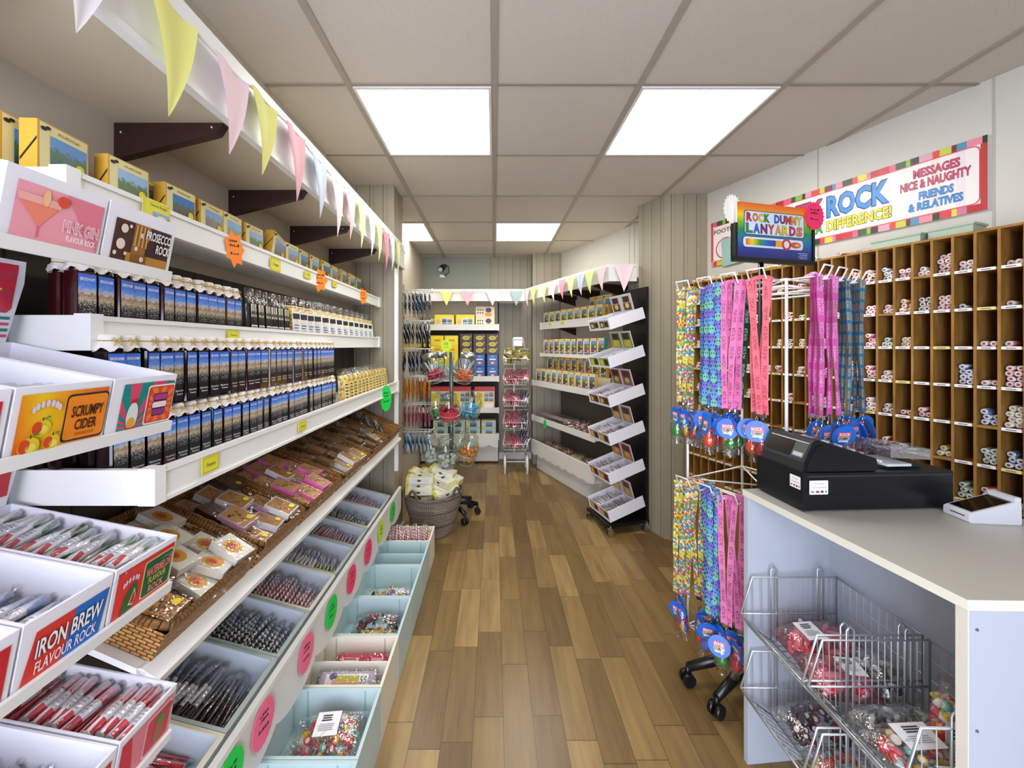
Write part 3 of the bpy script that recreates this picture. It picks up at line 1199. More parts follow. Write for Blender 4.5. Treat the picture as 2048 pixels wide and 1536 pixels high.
def slab(name, col, top, dot=True, w=0.082, l=0.060, h=0.018, seed=0, pic=None):
    t = thing(name, 'x', 'sweet slab')
    m = MB()
    m.box(-w / 2, w / 2, -l / 2, l / 2, 0.001, h, col)
    m.build('slab', t, world=False)
    m = MB()
    a = Art(m, (-w / 2, -l / 2, h + 0.0003), (1, 0, 0), (0, 1, 0), w, l)
    a.rect(0.04, 0.06, 0.96, 0.94, top)
    if pic:
        a.ell(0.5, 0.45, 0.3, 0.32, pic, 2)
        a.ell(0.45, 0.42, 0.16, 0.18, mat('C9781E', 0.4), 3)
        a.rect(0.4, 0.35, 0.62, 0.5, RED, 4)
    else:
        for i in range(7):
            x, y = R.uniform(0.15, 0.7), R.uniform(0.2, 0.8)
            a.ell(x, y, 0.06, 0.07, mat('8A5A22', 0.4), 2, 7)
    if dot:
        a.ell(0.78, 0.72, 0.10, 0.16, STICK_Y, 5, 9)
    m.build('card', t, world=False)
    m = MB()
    rr = random.Random(seed)
    e = 0.003
    m.box(-w / 2 - e, w / 2 + e, -l / 2 - e, l / 2 + e, 0, h + e, film('slab_film', 'FFFFFF', 0.16, 0.16))
    for s_ in (-1, 1):
        for i in range(6):
            y = -l / 2 + l * i / 6
            m.poly([(s_ * (w / 2 + e), y, h * 0.5), (s_ * (w / 2 + e), y + l / 6, h * 0.5), (s_ * (w / 2 + 0.016 + rr.random() * 0.006), y + l / 6, h * rr.random() * 1.4), (s_ * (w / 2 + 0.016 + rr.random() * 0.006), y, h * rr.random() * 1.4)], CELLO)
    m.build('wrapper', t, world=False)
    return t


NUT = blotch('nut_brittle', ['B5772A', '8A5318', 'D39A44', 'C88A36', '6E3E10'], 160)
SLP = [slab('nut_brittle_slab', NUT, NUT, True, seed=1), slab('nougat_slab', mat('EFEBE0', 0.5), mat('F2EFE6', 0.5), False, seed=2, pic=mat('E9A92A', 0.4)),
       slab('fudge_slab', mat('D9A8C0', 0.45), mat('B98A4A', 0.45), True, seed=3), slab('fudge_slab', mat('E9E4E4', 0.45), mat('B0803C', 0.45), True, seed=4),
       slab('fudge_slab', mat('F070B8', 0.4), mat('C0915A', 0.45), False, seed=5), slab('fudge_slab', mat('6E4A28', 0.4), mat('8A6838', 0.45), False, 0.07, 0.05, 0.02, 6),
       slab('fudge_slab', mat('3A2418', 0.4), mat('5C3A22', 0.4), True, seed=7)]
slu = [False] * 7


def fill(y0, y1, pat, lab, rows_x, ny, h0=0.010, jit=0.02, lift=0.016):
    h0 += 0.020
    W = y1 - y0 - 0.05
    c = {}
    n = 0
    for iy in range(ny):
        for ix in range(rows_x):
            kind = pat[(ix + iy * rows_x) % len(pat)]
            x = 0.045 + (ix + 0.5) * 0.245 / rows_x + R.uniform(-1, 1) * jit * 0.3
            y = y0 + 0.028 + (iy + 0.5) * W / ny + R.uniform(-1, 1) * jit * 0.25
            M = MT @ TR((x, y, h0 + lift * ((ix + iy) % 3) + R.random() * 0.003), R.uniform(-0.15, 0.15), R.uniform(-0.12, 0.12), R.uniform(-0.1, 0.1))
            n += 1
            put(kind, M, lab % nth(n), 'slabs in the wicker trays', SLP, slu)


fill(0.735, 0.865, [0, 0], 'golden nut brittle slab in the nearest wicker tray, %s of its pieces from the back', 4, 1, 0.022)
fill(0.84, 1.035, [1, 1, 1, 1], 'white nougat slab with picture label in the nearest wicker tray, %s counted from the back', 4, 3, 0.016)
fill(1.045, 1.288, [3, 6, 2, 2, 3, 3, 2], 'wrapped fudge slab with yellow dot in the second wicker tray, %s counted from the back', 4, 3, 0.016)
fill(1.30, 1.595, [4, 4, 4, 4, 4, 3, 4, 4, 4, 4, 2, 4], 'wrapped fudge slab in the wicker tray of pink slabs, %s counted from the back', 4, 4, 0.014)
fill(1.605, 1.97, [5, 5, 5, 3], 'small wrapped brown slab in the fourth wicker tray, %s counted from the back', 4, 5, 0.012)
fill(1.98, 2.295, [5, 5, 5, 5], 'small wrapped brown slab in the fifth wicker tray, %s counted from the back', 4, 4, 0.012)


def lab_plain(a):
    a.rect(0.1, 0.1, 0.6, 0.5, mat('7A828C', 0.5))


blk = bag_packet('liquorice_packet', 'x', 'packet', 0.06, 0.12, 0.02, mat('101014', 0.3), lab_plain, 8)
bp = [blk]; bu = [False]
for k in range(8):
    M = MT @ TR((0.05 + k * 0.029, 2.40 + 0.05 * (k % 2), 0.02), R.uniform(-0.3, 0.3)) @ Matrix.Rotation(-0.9, 4, 'Y')
    put(0, M, 'black liquorice packet in the far wicker tray, %s counted from the back' % nth(k + 1), 'black packets in the far wicker tray', bp, bu)

# ------------------------------------------------------------------ rock sticks
def rock_stick(label, body, L=0.15, r=0.0065, lab=True, end=True, seed=1, wrap=True):
    """lies along local y, centred; local z up"""
    m = MB()
    m.cyl((0, -L / 2, 0), (0, L / 2, 0), r, body, 9, PAPER)
    o = m.build('rock_stick')
    setp(o, label, 'stick of rock')
    if lab:
        m = MB()
        n = 6
        for i in range(n):
            a0, a1 = math.radians(-20 + i * 220 / n), math.radians(-20 + (i + 1) * 220 / n)
            rr = r + 0.0006
            y0, y1 = -L * 0.20, L * 0.16
            m.poly([(math.cos(a0) * rr, y0, math.sin(a0) * rr), (math.cos(a0) * rr, y1, math.sin(a0) * rr), (math.cos(a1) * rr, y1, math.sin(a1) * rr), (math.cos(a1) * rr, y0, math.sin(a1) * rr)][::-1], mat('E6E4EA', 0.35), None, True)
        rr = r + 0.0011
        for k in range(4):
            y = -L * 0.15 + k * L * 0.075
            m.poly([(rr * 0.5, y, rr * 0.87), (rr * 0.5, y + L * 0.03, rr * 0.87), (-rr * 0.3, y + L * 0.03, rr * 0.96), (-rr * 0.3, y, rr * 0.96)][::-1], mat('9AA0B2', 0.5))
        m.build('label', o, world=False)
    if wrap:
        m = MB()
        rr = random.Random(seed)
        m.cyl((0, -L / 2 - 0.002, 0), (0, L / 2 + 0.002, 0), r + 0.0014, CELLO, 8)
        if end:
            for s_ in (-1, 1):
                y = s_ * (L / 2 + 0.002)
                n = 7
                pr = None
                for i in range(n + 1):
                    a = i * 2 * math.pi / n
                    q = (math.cos(a) * 0.010 * rr.uniform(0.6, 1.2), y + s_ * 0.018 * rr.uniform(0.7, 1.2), math.sin(a) * 0.010 * rr.uniform(0.6, 1.2))
                    if pr:
                        m.poly([(math.cos(a - 0.9) * 0.002, y + s_ * 0.004, math.sin(a - 0.9) * 0.002), pr, q, (math.cos(a) * 0.002, y + s_ * 0.004, math.sin(a) * 0.002)], CELLO)
                    pr = q
        m.build('wrapper', o, world=False)
    return o


ST = {
    'red': stripe('stick_red', ['D01226', 'D01226', 'F2EAEA', 'D01226', 'E24A56'], 2, 0.25),
    'melon': stripe('stick_melon', ['4E9A52', 'E9EFE2', 'C8202E', 'F0F0EA', '3E8A48', 'EFEFE8'], 1, 0.5),
    'brew': stripe('stick_brew', ['E6E2EE', 'D84A52', 'E9E6F0', '7FA8DC'], 1, 0.6),
    'white': stripe('stick_white', ['F0ECEE', 'E6D6DA', 'F4F0F0'], 2, 0.3),
    'brown': stripe('stick_brown', ['24130F', '3A221C', '1C0E0C', '4A3028'], 2, 0.3),
    'humbug': stripe('stick_humbug', ['15161A', '15161A', 'D9DCE0'], 1, 7.0),
    'pinkstripe': stripe('stick_pinkstripe', ['C85A6A', 'F0DDE0', 'A8283A', 'E8C8CC'], 1, 3.0),
    'multi': stripe('stick_multi', ['E8C81E', '2456A8', 'E6E6EA', 'C8202E', '1C1C22', '2E8A48'], 1, 0.9),
    'crimson': stripe('stick_crimson', ['B0101E', 'D83040', '8A0A18', 'E8C4C8'], 1, 0.4),
    'silver': stripe('stick_silver', ['8A7A70', 'D8D2CC', '5A4038', 'B0A8A2'], 1, 2.0),
}
SP = {}


BULK = []


def stick(kind, M, label, group, L=0.15, r=0.0065, lab=True, bulk=False):
    if bulk:
        BULK.append((ST[kind], M, L, r, None))
        return
    k = (kind, L, r)
    if k not in SP:
        o = rock_stick(label, ST[kind], L, r, lab, seed=len(SP))
        place(o, M)
        o['group'] = group
        SP[k] = o
        return o
    return dup(SP[k], M, label, group)


# ------------------------------------------------------------------ trough of pale open boxes
BIN = mat('DAE3EC', 0.45); BINR = mat('A9B4AC', 0.5); BINE = mat('D9D3BC', 0.5)
A2 = math.radians(15.0)
c2, s2 = math.cos(A2), math.sin(A2)
BD = 0.285
MB2 = Matrix(((c2, 0, s2, -0.650 - BD * c2 - 0.1 * s2), (0, 1, 0, 0), (-s2, 0, c2, 0.434 + BD * s2 - 0.1 * c2), (0, 0, 0, 1)))
edges = [0.72, 0.945, 1.175, 1.381, 1.60, 1.825, 2.013, 2.233, 2.45]
kinds = ['red', 'brown', 'humbug', 'pinkstripe', 'multi', 'crimson', 'silver', 'pinkstripe']
words = ['red rock stick with blue and white label', 'dark brown rock stick with white label', 'black and silver twisted rock stick', 'pink and white striped rock stick',
         'brightly multicoloured rock stick', 'crimson rock stick', 'silvery brown rock stick', 'red and pink striped rock stick']
for i in range(8):
    y0, y1 = edges[i] + 0.002, edges[i + 1] - 0.002
    m = MB()
    T = 0.006
    m.box(0, BD, y0, y1, 0, T, BIN, MB2)
    m.box(0, BD, y0, y0 + T, T, 0.1, BIN, MB2)
    m.box(0, BD, y1 - T, y1, T, 0.1, BIN, MB2)
    m.box(0, T, y0 + T, y1 - T, T, 0.1, BIN, MB2)
    m.box(BD - T, BD, y0 + T, y1 - T, T, 0.1, BIN, MB2)
    o = single(m, 'display_bin', 'pale blue trough box of %ss, %s from near end' % (words[i].split(' with')[0], nth(i + 1)), 'display box', 'pale open boxes in the trough')
    m = MB()
    for q in ((-0.002, BD + 0.003, y0 - 0.001, y0 + T + 0.002), (-0.002, BD + 0.003, y1 - T - 0.002, y1 + 0.001), (BD - T - 0.003, BD + 0.004, y0 + T + 0.002, y1 - T - 0.002), (-0.002, T + 0.002, y0 + T + 0.002, y1 - T - 0.002)):
        m.box(*q, 0.1, 0.104, BINR if i % 3 else BINE, MB2)
    m.build('rim', o)
    L = 0.145 if i != 0 else 0.20
    nrow = 16
    g = words[i].replace('stick', 'sticks') + ' in the trough'
    cnt = 0
    for lay in range(3):
        for k in range(nrow - (lay > 0) * 2 - (lay > 1) * 5):
            x = 0.022 + (k + (0.5 if lay else 0)) * 0.0158
            if i == 0 and lay == 0 and k < 2:
                continue
            cnt += 1
            M = MB2 @ TR((x, (y0 + y1) / 2 - 0.006 + R.uniform(-0.008, 0.010), 0.028 + lay * 0.0135 + R.uniform(0, 0.004)),
                         R.uniform(-0.10, 0.10) if lay < 2 else R.uniform(-0.28, 0.2), R.uniform(0.0, 0.10) + 0.10 * (lay > 0), R.uniform(0, 6.0) * 0 + R.uniform(-0.5, 0.5))
            if i == 0:
                M = MB2 @ TR((0.125 + R.uniform(-0.012, 0.012), y0 + 0.022 + k * 0.0122, 0.030 + lay * 0.0135), -math.pi / 2 + R.uniform(-0.08, 0.08))
            stick(kinds[i], M, '%s in the %s trough box from near end' % (words[i], nth(i + 1)), g, L, 0.0066, i in (0, 1, 4), lay == 0 or (lay == 1 and i > 0))

# ------------------------------------------------------------------ bags of sweets
PAL = {'mixed': ['D8232E', 'E8C21E', 'F0EAE0', 'E85A28', '7FC0B8', 'D8232E', 'E0506A'], 'red': ['E0405A', 'F4A8B8', 'F8E8EC', 'D42444', 'F6D0D8'],
       'humbug': ['2A2C2A', 'DADCD8', '8E928C', 'C8CABA', '4A4C48'], 'orange': ['E86A1E', 'E8A02A', 'C83020'], 'yellow': ['F0C41E', 'E8A814', 'F4DC6A'],
       'dark': ['2A1420', '4A2438', '7A1A2C', '1C1018', '9A2838'], 'purple': ['5A2A7A', '7A4A9A', 'E0B83A', '3A1A5A', 'D8D0E0']}


def sweets_bag(name, label, M, w, d, h, pal, n=46, slice_=True, lab=(0.5, 0.55, 0.42, 0.4), stand=False, group=None, cat='bag of sweets', seed=3, film_=None):
    """pillow bag lying on local z = 0 (w along x, d along y)"""
    rr = random.Random(seed)
    t = thing(name, label, cat, group=group)
    place(t, M)
    cols = [mat(c, 0.25) for c in PAL[pal]]
    core = mat('F6EFE4', 0.35)
    m = MB()
    for i in range(n):
        th, ph = rr.random() * 2 * math.pi, math.acos(rr.uniform(-0.35, 1))
        k = rr.uniform(0.72, 0.9)
        c = Vector((math.cos(th) * math.sin(ph) ** 0.7 * w / 2 * k, math.sin(th) * math.sin(ph) ** 0.7 * d / 2 * k, h * 0.42 + math.cos(ph) * h * 0.42 * k))
        ax = Vector((rr.uniform(-1, 1), rr.uniform(-1, 1), rr.uniform(-1, 1))).normalized()
        s_ = min(w, d, 0.11) * rr.uniform(0.085, 0.11)
        col = cols[i % len(cols)]
        if slice_:
            m.cyl(c - ax * s_ * 0.55, c + ax * s_ * 0.55, s_, col, 9, col)
            for sg in (1, -1):
                m.cyl(c + ax * s_ * 0.55 * sg, c + ax * s_ * 0.60 * sg, s_ * 0.6, core, 7, core)
        else:
            m.tube([c - ax * s_ * 2.0, c - ax * s_, c + ax * s_, c + ax * s_ * 2.0], [s_ * 0.3, s_ * 0.8, s_ * 0.8, s_ * 0.3], col, 6)
    m.build('sweets', t, kind='stuff', world=False)
    m = MB()
    nx, ny = 12, 8
    b = len(m.v)
    for side in (1, 0):
        for j in range(ny + 1):
            for i in range(nx + 1):
                u, v = i / nx * 2 - 1, j / ny * 2 - 1
                e = max(0.0, (1 - abs(u) ** 3.2)) ** 0.6 * max(0.0, (1 - abs(v) ** 3.2)) ** 0.6
                z = h * 0.42 + (h * 0.56 if side else -h * 0.42) * e + rr.uniform(-0.003, 0.003)
                m.v.append(Vector((u * w / 2 * 1.12, v * d / 2 * 1.08, max(z, 0.0))))
    F = film_ or CELLO
    for side in (0, 1):
        o = b + side * (nx + 1) * (ny + 1)
        for j in range(ny):
            for i in range(nx):
                q = (o + j * (nx + 1) + i, o + j * (nx + 1) + i + 1, o + (j + 1) * (nx + 1) + i + 1, o + (j + 1) * (nx + 1) + i)
                m.face(q if side == 0 else q[::-1], F, None, True)
    m.build('film', t, world=False)
    if lab:
        m = MB()
        lx, ly, lw, lh = lab
        a = Art(m, ((lx - 0.5) * w - lw * w / 2, (ly - 0.5) * d - lh * d / 2, h * 1.0), (1, 0, 0), (0, 1, 0), lw * w, lh * d)
        m.box(a.o.x, a.o.x + a.w, a.o.y, a.o.y + a.h, h * 0.985, h * 1.0, PAPER)
        a.lines(0.2, 0.8, [0.80, 0.70, 0.60], 0.05, INK)
        a.lines(0.12, 0.9, [0.45, 0.37, 0.29, 0.21], 0.025, mat('8A8A96', 0.6))
        m.build('label', t, world=False)
    return t


# ------------------------------------------------------------------ boxes on the floor
MINT = mat('C8DFE0', 0.45); CREAMB = mat('F2EDDA', 0.45); MINTD = mat('A2C4BC', 0.5)
FX0, FX1, FH = -0.690, -0.389, 0.192
fe = [(0.875, 1.113, 'mint', None), (1.117, 1.350, 'mint', None), (1.354, 1.592, 'cream', 1.472), (1.596, 1.836, 'mint', None), (1.840, 2.103, 'mint', None), (2.107, 2.361, 'mint', 2.237), (2.365, 2.560, 'cream', None)]
flab = ['pale blue open floor box, nearest the camera', 'pale blue open floor box holding a large bag of mixed sweets', 'cream open floor box with a divider, holding flat sweet packs',
        'mint open floor box holding yellow and black sweet bags', 'mint open floor box holding a purple sweet bag', 'empty mint open floor box with a divider', 'cream open floor box of red rock sticks at the far end of the row']
for (y0, y1, c, dv), l in zip(fe, flab):
    m = MB()
    W = MINT if c == 'mint' else CREAMB
    T = 0.008
    m.box(FX0, FX1, y0, y1, 0.001, 0.01, W)
    m.box(FX0, FX1, y0, y0 + T, 0.01, FH, W)
    m.box(FX0, FX1, y1 - T, y1, 0.01, FH, W)
    m.box(FX0, FX0 + T, y0 + T, y1 - T, 0.01, FH, W)
    m.box(FX1 - T, FX1, y0 + T, y1 - T, 0.01, FH, W)
    for yb in (y0 + T, y1 - T - 0.001):
        for x in (FX0 + 0.05, FX1 - 0.055):
            m.box(x, x + 0.006, yb, yb + 0.001, 0.012, FH - 0.002, MINTD if c == 'mint' else mat('C8C2AC', 0.5))
    o = single(m, 'floor_box', l, 'display box', 'open boxes on the floor')
    ins = {1: 0.062, 2: 0.085, 3: 0.075, 4: 0.075, 6: 0.075}.get(fe.index((y0, y1, c, dv)))
    if ins:
        m = MB()
        m.box(FX0 + T, FX1 - T, y0 + T, y1 - T, ins - 0.004, ins, W)
        m.build('raised_floor', o)
    if dv:
        m = MB()
        m.box(FX0 + T, FX1 - T, dv - 0.003, dv + 0.003, 0.01, FH - 0.006, W)
        m.build('divider', o)
    m = MB()
    m.box(FX1, FX1 + 0.001, y0 + 0.002, y0 + 0.006, 0.004, FH - 0.004, MINTD if c == 'mint' else mat('C8C2AC', 0.5))
    m.box(FX0 - 0.002, FX1 + 0.002, y0 - 0.001, y0 + T, FH, FH + 0.003, W)
    m.box(FX0 - 0.002, FX1 + 0.002, y1 - T, y1 + 0.001, FH, FH + 0.003, W)
    m.box(FX1 - T, FX1 + 0.002, y0 + T, y1 - T, FH, FH + 0.003, W)
    m.build('rim', o)
sweets_bag('sweets_bag', 'large clear bag of mixed rock sweets with white label in the second floor box', TR((-0.515, 1.235, 0.105), 0.1, 0.15), 0.20, 0.14, 0.075, 'mixed', 60, lab=(0.45, 0.6, 0.36, 0.5))
sweets_bag('sweets_bag', 'bag of orange and yellow sweets under the large mixed bag', TR((-0.54, 1.215, 0.064), -0.1), 0.22, 0.17, 0.045, 'orange', 50, lab=None)
sweets_bag('sweets_bag', 'bag of orange sweets in the nearest floor box', TR((-0.54, 1.02, 0.05), 0.2), 0.22, 0.15, 0.06, 'orange', 46, lab=None, seed=9)
sweets_bag('sweets_bag', 'bag of yellow sweets in the mint floor box, in front of the black bag', TR((-0.515, 1.675, 0.078), 0.05, 0.25), 0.20, 0.10, 0.075, 'yellow', 50, False, None, seed=4)
sweets_bag('sweets_bag', 'bag of black sweets behind the yellow bag in a mint floor box', TR((-0.52, 1.765, 0.078), 0.0, 0.25), 0.20, 0.09, 0.095, 'dark', 44, False, None, seed=5)
sweets_bag('sweets_bag', 'purple and gold bag of sweets in a mint floor box', TR((-0.52, 1.95, 0.078), 0.05, 0.2), 0.21, 0.14, 0.075, 'purple', 50, False, None, seed=6)


def flat_pack(label, M, w, d, h, body, lab_fn):
    t = thing('sweet_pack', label, 'sweet pack')
    place(t, M)
    m = MB()
    pts = [(-w / 2, 0.004), (-w / 2 + 0.006, 0), (w / 2 - 0.006, 0), (w / 2, 0.004), (w / 2, h - 0.006), (w / 2 - 0.008, h), (-w / 2 + 0.008, h), (-w / 2, h - 0.006)]
    m.prism(pts, -d / 2, d / 2, body, Matrix(((1, 0, 0, 0), (0, 0, -1, 0), (0, 1, 0, 0), (0, 0, 0, 1))))
    m.build('pack', t, world=False)
    m = MB()
    lab_fn(Art(m, (-w / 2, -d / 2, h + 0.0004), (1, 0, 0), (0, 1, 0), w, d))
    lab_fn(Art(m, (-w / 2, -d / 2 - 0.0006, 0), (1, 0, 0), (0, 0, 1), w, h))
    m.build('label', t, world=False)
    m = MB()
    m.box(-w / 2 - 0.004, w / 2 + 0.004, -d / 2 - 0.004, d / 2 + 0.004, 0, h + 0.004, CELLO)
    for s_ in (-1, 1):
        for i in range(5):
            y = -d / 2 + d * i / 5
            m.poly([(s_ * w / 2, y, h * 0.6), (s_ * w / 2, y + d / 5, h * 0.6), (s_ * (w / 2 + 0.025), y + d / 5, h * (0.3 + 0.6 * R.random())), (s_ * (w / 2 + 0.025), y, h * (0.3 + 0.6 * R.random()))], CELLO)
    m.build('wrapper', t, world=False)
    return t


def lab_bone(a):
    a.rect(0.12, 0.15, 0.88, 0.85, PAPER)
    a.rect(0.25, 0.45, 0.72, 0.75, mat('C8C030', 0.5), 2)
    a.rect(0.25, 0.2, 0.72, 0.42, mat('F0A070', 0.5), 2)
    a.ell(0.25, 0.72, 0.07, 0.2, mat('6A4A8A', 0.5), 3)
    a.text('55', 0.8, 0.5, 0.12, 0.4, mat('1E7A50', 0.5), 3)


def lab_pk(a):
    a.rect(0.1, 0.2, 0.45, 0.8, mat('F4D0D8', 0.5))
    a.lines(0.12, 0.43, [0.3, 0.5, 0.68], 0.08, RED)
    a.rect(0.7, 0.2, 0.95, 0.8, mat('F4A0B8', 0.5))


flat_pack('flat sweet pack with yellow and orange label in the cream floor box', TR((-0.53, 1.425, 0.132), 0.02, 0.45), 0.20, 0.055, 0.045, mat('BFB0C0', 0.4), lab_bone)
flat_pack('flat grey sweet pack under the yellow labelled pack in the cream floor box', TR((-0.545, 1.415, 0.088), 0.0, 0.2), 0.22, 0.06, 0.045, mat('A89AA4', 0.4), lab_pk)
flat_pack('pink and crimson sweet pack in the back half of the cream floor box', TR((-0.515, 1.535, 0.105), 0.0, 0.5), 0.19, 0.06, 0.05, mat('C8284E', 0.35), lab_pk)
for k in range(22):
    M = TR((-0.672 + 0.0122 * k + R.uniform(-0.004, 0.004), 2.445 + R.uniform(-0.03, 0.03), 0.145 + R.uniform(0, 0.02)), R.uniform(-0.25, 0.25), R.uniform(1.0, 1.35))
    stick('pinkstripe', M, 'red striped rock stick standing in the far cream floor box', 'rock sticks in the far cream floor box', 0.145, 0.0066, False, k % 2 == 0)

# ------------------------------------------------------------------ stepped display stand of rock cartons, near left
A3 = math.radians(11.0)
c3, s3 = math.cos(A3), math.sin(A3)
LIPS = [1.490, 1.214, 0.916, 0.642]
XF = -0.600
YE = 0.728
stand = thing('rock_display_stand', 'white stepped display stand of rock cartons, nearest on the left', 'display stand', (-0.72, 0.50, 0))
for z in LIPS:
    Mt = Matrix(((c3, 0, s3, XF - 0.325 * c3), (0, 1, 0, 0), (-s3, 0, c3, z + 0.325 * s3), (0, 0, 0, 1)))
    m = MB()
    m.box(0, 0.323, 0.255, YE, 0.0, 0.006, CARD, Mt)
    o = m.build('tray', stand)
    m = MB()
    m.box(0.319, 0.325, 0.255, YE, 0.0, 0.018, WHITE, Mt)
    m.build('front_lip', o)
m = MB()
m.box(-0.930, -0.915, 0.255, YE - 0.02, 0.0, 1.72, mat('1A1A1C', 0.4))
m.build('back_board', stand)
m = MB()
m.box(-0.87, -0.70, 0.30, 0.62, 0.0, 0.04, BLACK)
m.build('base', stand)


def rays(a, x0, y0, x1, y1, cx, cy, cols, n=20, k=1):
    """sunburst of wedges clipped to a rectangle"""
    def edge(t):
        dx, dy = math.cos(t), math.sin(t)
        s_ = 1e9
        if dx > 1e-6: s_ = min(s_, (x1 - cx) / dx)
        if dx < -1e-6: s_ = min(s_, (x0 - cx) / dx)
        if dy > 1e-6: s_ = min(s_, (y1 - cy) / dy)
        if dy < -1e-6: s_ = min(s_, (y0 - cy) / dy)
        return (cx + dx * s_, cy + dy * s_)
    for i in range(n):
        t0, t1 = i * 2 * math.pi / n, (i + 1) * 2 * math.pi / n
        a.poly([(cx, cy), edge(t0), edge(t0 * 0.5 + t1 * 0.5), edge(t1)], cols[i % len(cols)], k)


def art_pinkgin(a):
    a.rect(0.10, 0.12, 0.96, 0.84, mat('EFA0AC', 0.4))
    a.poly([(0.55, 0.84), (0.96, 0.84), (0.96, 0.12), (0.75, 0.45)], mat('E27C90', 0.4), 2)
    a.poly([(0.12, 0.62), (0.50, 0.62), (0.33, 0.30)], mat('F08A70', 0.35), 3)
    a.poly([(0.10, 0.70), (0.53, 0.70), (0.50, 0.60), (0.12, 0.60)], mat('F4B0A8', 0.35), 4)
    a.rect(0.32, 0.16, 0.335, 0.32, mat('D86A70', 0.35), 4)
    a.ell(0.36, 0.70, 0.035, 0.11, mat('F2C088', 0.4), 5)
    a.ell(0.52, 0.72, 0.06, 0.08, mat('E05038', 0.35), 5)
    a.text('PINK GIN', 0.745, 0.41, 0.38, 0.15, mat('F08098', 0.4), 6, 0.0, PAPER, 0.05)
    a.text('FLAVOUR ROCK', 0.76, 0.24, 0.32, 0.085, PAPER, 6, 0.02)


def art_prosecco(a):
    a.rect(0.10, 0.12, 0.94, 0.78, mat('4A2B22', 0.4))
    a.rect(0.36, 0.12, 0.60, 0.78, mat('9A6A30', 0.4), 2)
    a.rect(0.30, 0.12, 0.94, 0.27, mat('B8803A', 0.4), 2)
    a.rect(0.56, 0.27, 0.78, 0.52, mat('3A2620', 0.4), 3)
    for x, y, r in ((0.22, 0.64, 0.05), (0.20, 0.38, 0.06), (0.14, 0.22, 0.025), (0.28, 0.24, 0.02), (0.30, 0.70, 0.02), (0.48, 0.60, 0.03), (0.42, 0.36, 0.025), (0.52, 0.20, 0.03)):
        a.ell(x, y, r, r * 1.5, mat('E8D2C4', 0.4), 4, 12)
    for i in range(4):
        a.rect(0.38 + i * 0.055, 0.40, 0.40 + i * 0.055, 0.76, mat('D8A860', 0.4), 4)
    a.text('PROSECCO', 0.73, 0.64, 0.40, 0.16, PAPER, 6, 0.02, mat('2A1814', 0.4), 0.03)
    a.text('ROCK', 0.82, 0.44, 0.22, 0.16, PAPER, 6, 0.02, mat('2A1814', 0.4), 0.03)


def apple(a, x, y, r, k):
    a.ell(x, y, r, r * 1.25, mat('E6C832', 0.3), k)
    a.ell(x - r * 0.45, y + r * 0.1, r * 0.5, r * 0.95, mat('D8482A', 0.3), k + 1)
    a.ell(x + r * 0.2, y - r * 0.2, r * 0.5, r * 0.6, mat('F0DC5A', 0.3), k + 1)
    a.rect(x - 0.006, y + r * 1.1, x + 0.006, y + r * 1.6, mat('4A3014', 0.5), k + 2)
    a.poly([(x, y + r * 1.3), (x + r * 0.6, y + r * 1.75), (x + r * 0.8, y + r * 1.45)], GREEN, k + 2)


def art_scrumpy(a):
    t = NT_grad()
    a.rect(0.06, 0.06, 0.97, 0.90, t)
    a.rrect(0.50, 0.14, 0.98, 0.84, 0.05, INK, 2)
    a.rrect(0.512, 0.17, 0.968, 0.81, 0.045, ORANGE, 3)
    a.text('SCRUMPY', 0.745, 0.58, 0.36, 0.17, mat('3A2010', 0.4), 5, 0.02)
    a.text('CIDER', 0.745, 0.38, 0.25, 0.16, mat('3A2010', 0.4), 5, 0.02)
    a.text('FLAVOUR ROCK', 0.745, 0.24, 0.22, 0.045, mat('5A3010', 0.4), 5)
    apple(a, 0.28, 0.42, 0.095, 4)
    apple(a, 0.18, 0.20, 0.10, 8)
    apple(a, 0.38, 0.21, 0.085, 12)
    for i in range(7):
        an = math.radians(150 - i * 20)
        a.ell(0.30 + math.cos(an) * 0.14, 0.62 + math.sin(an) * 0.14, 0.020, 0.05, mat('D8D0E8', 0.4), 6, 8)


def NT_grad():
    if 'cider_print' in MATS:
        return MATS['cider_print']
    t = NT('cider_print', 0.35)
    u, v, _ = t.sep(t.uv())
    return t.col(t.ramp(t.math('ADD', u, t.math('MULTIPLY', v, 0.15)), [(0.0, 'E8601E'), (0.35, 'F2C81E'), (0.6, 'F0A01E'), (1.0, 'E2701C')]))


def art_burst(a):
    cols = [mat('D84A6A', 0.4), mat('0F8A80', 0.4)]
    rays(a, 0.14, 0.08, 0.97, 0.90, 0.33, 0.16, cols, 26)
    a.ell(0.33, 0.34, 0.085, 0.24, mat('DDE4DE', 0.3), 3)
    a.ell(0.32, 0.22, 0.06, 0.10, mat('E8A83A', 0.3), 4)
    a.rect(0.285, 0.57, 0.385, 0.63, RED, 4)
    a.rect(0.27, 0.12, 0.40, 0.15, RED, 4)
    a.rrect(0.52, 0.13, 0.985, 0.84, 0.04, mat('F6E8D8', 0.4), 3)
    a.rrect(0.535, 0.16, 0.97, 0.81, 0.035, mat('D8384A', 0.4), 4)
    rays(a, 0.56, 0.18, 0.95, 0.79, 0.75, 0.48, [mat('E0502E', 0.4), mat('E8823A', 0.4)], 24, 5)
    for y, c, w in ((0.62, 'A8408A', 0.13), (0.48, 'F4DCE4', 0.14), (0.35, '8A3A80', 0.12)):
        a.rrect(0.75 - w, y - 0.075, 0.75 + w - 0.02, y + 0.065, 0.03, mat('5A1838', 0.4), 6)
        a.rrect(0.755 - w, y - 0.055, 0.75 + w - 0.03, y + 0.05, 0.025, mat(c, 0.4), 7)


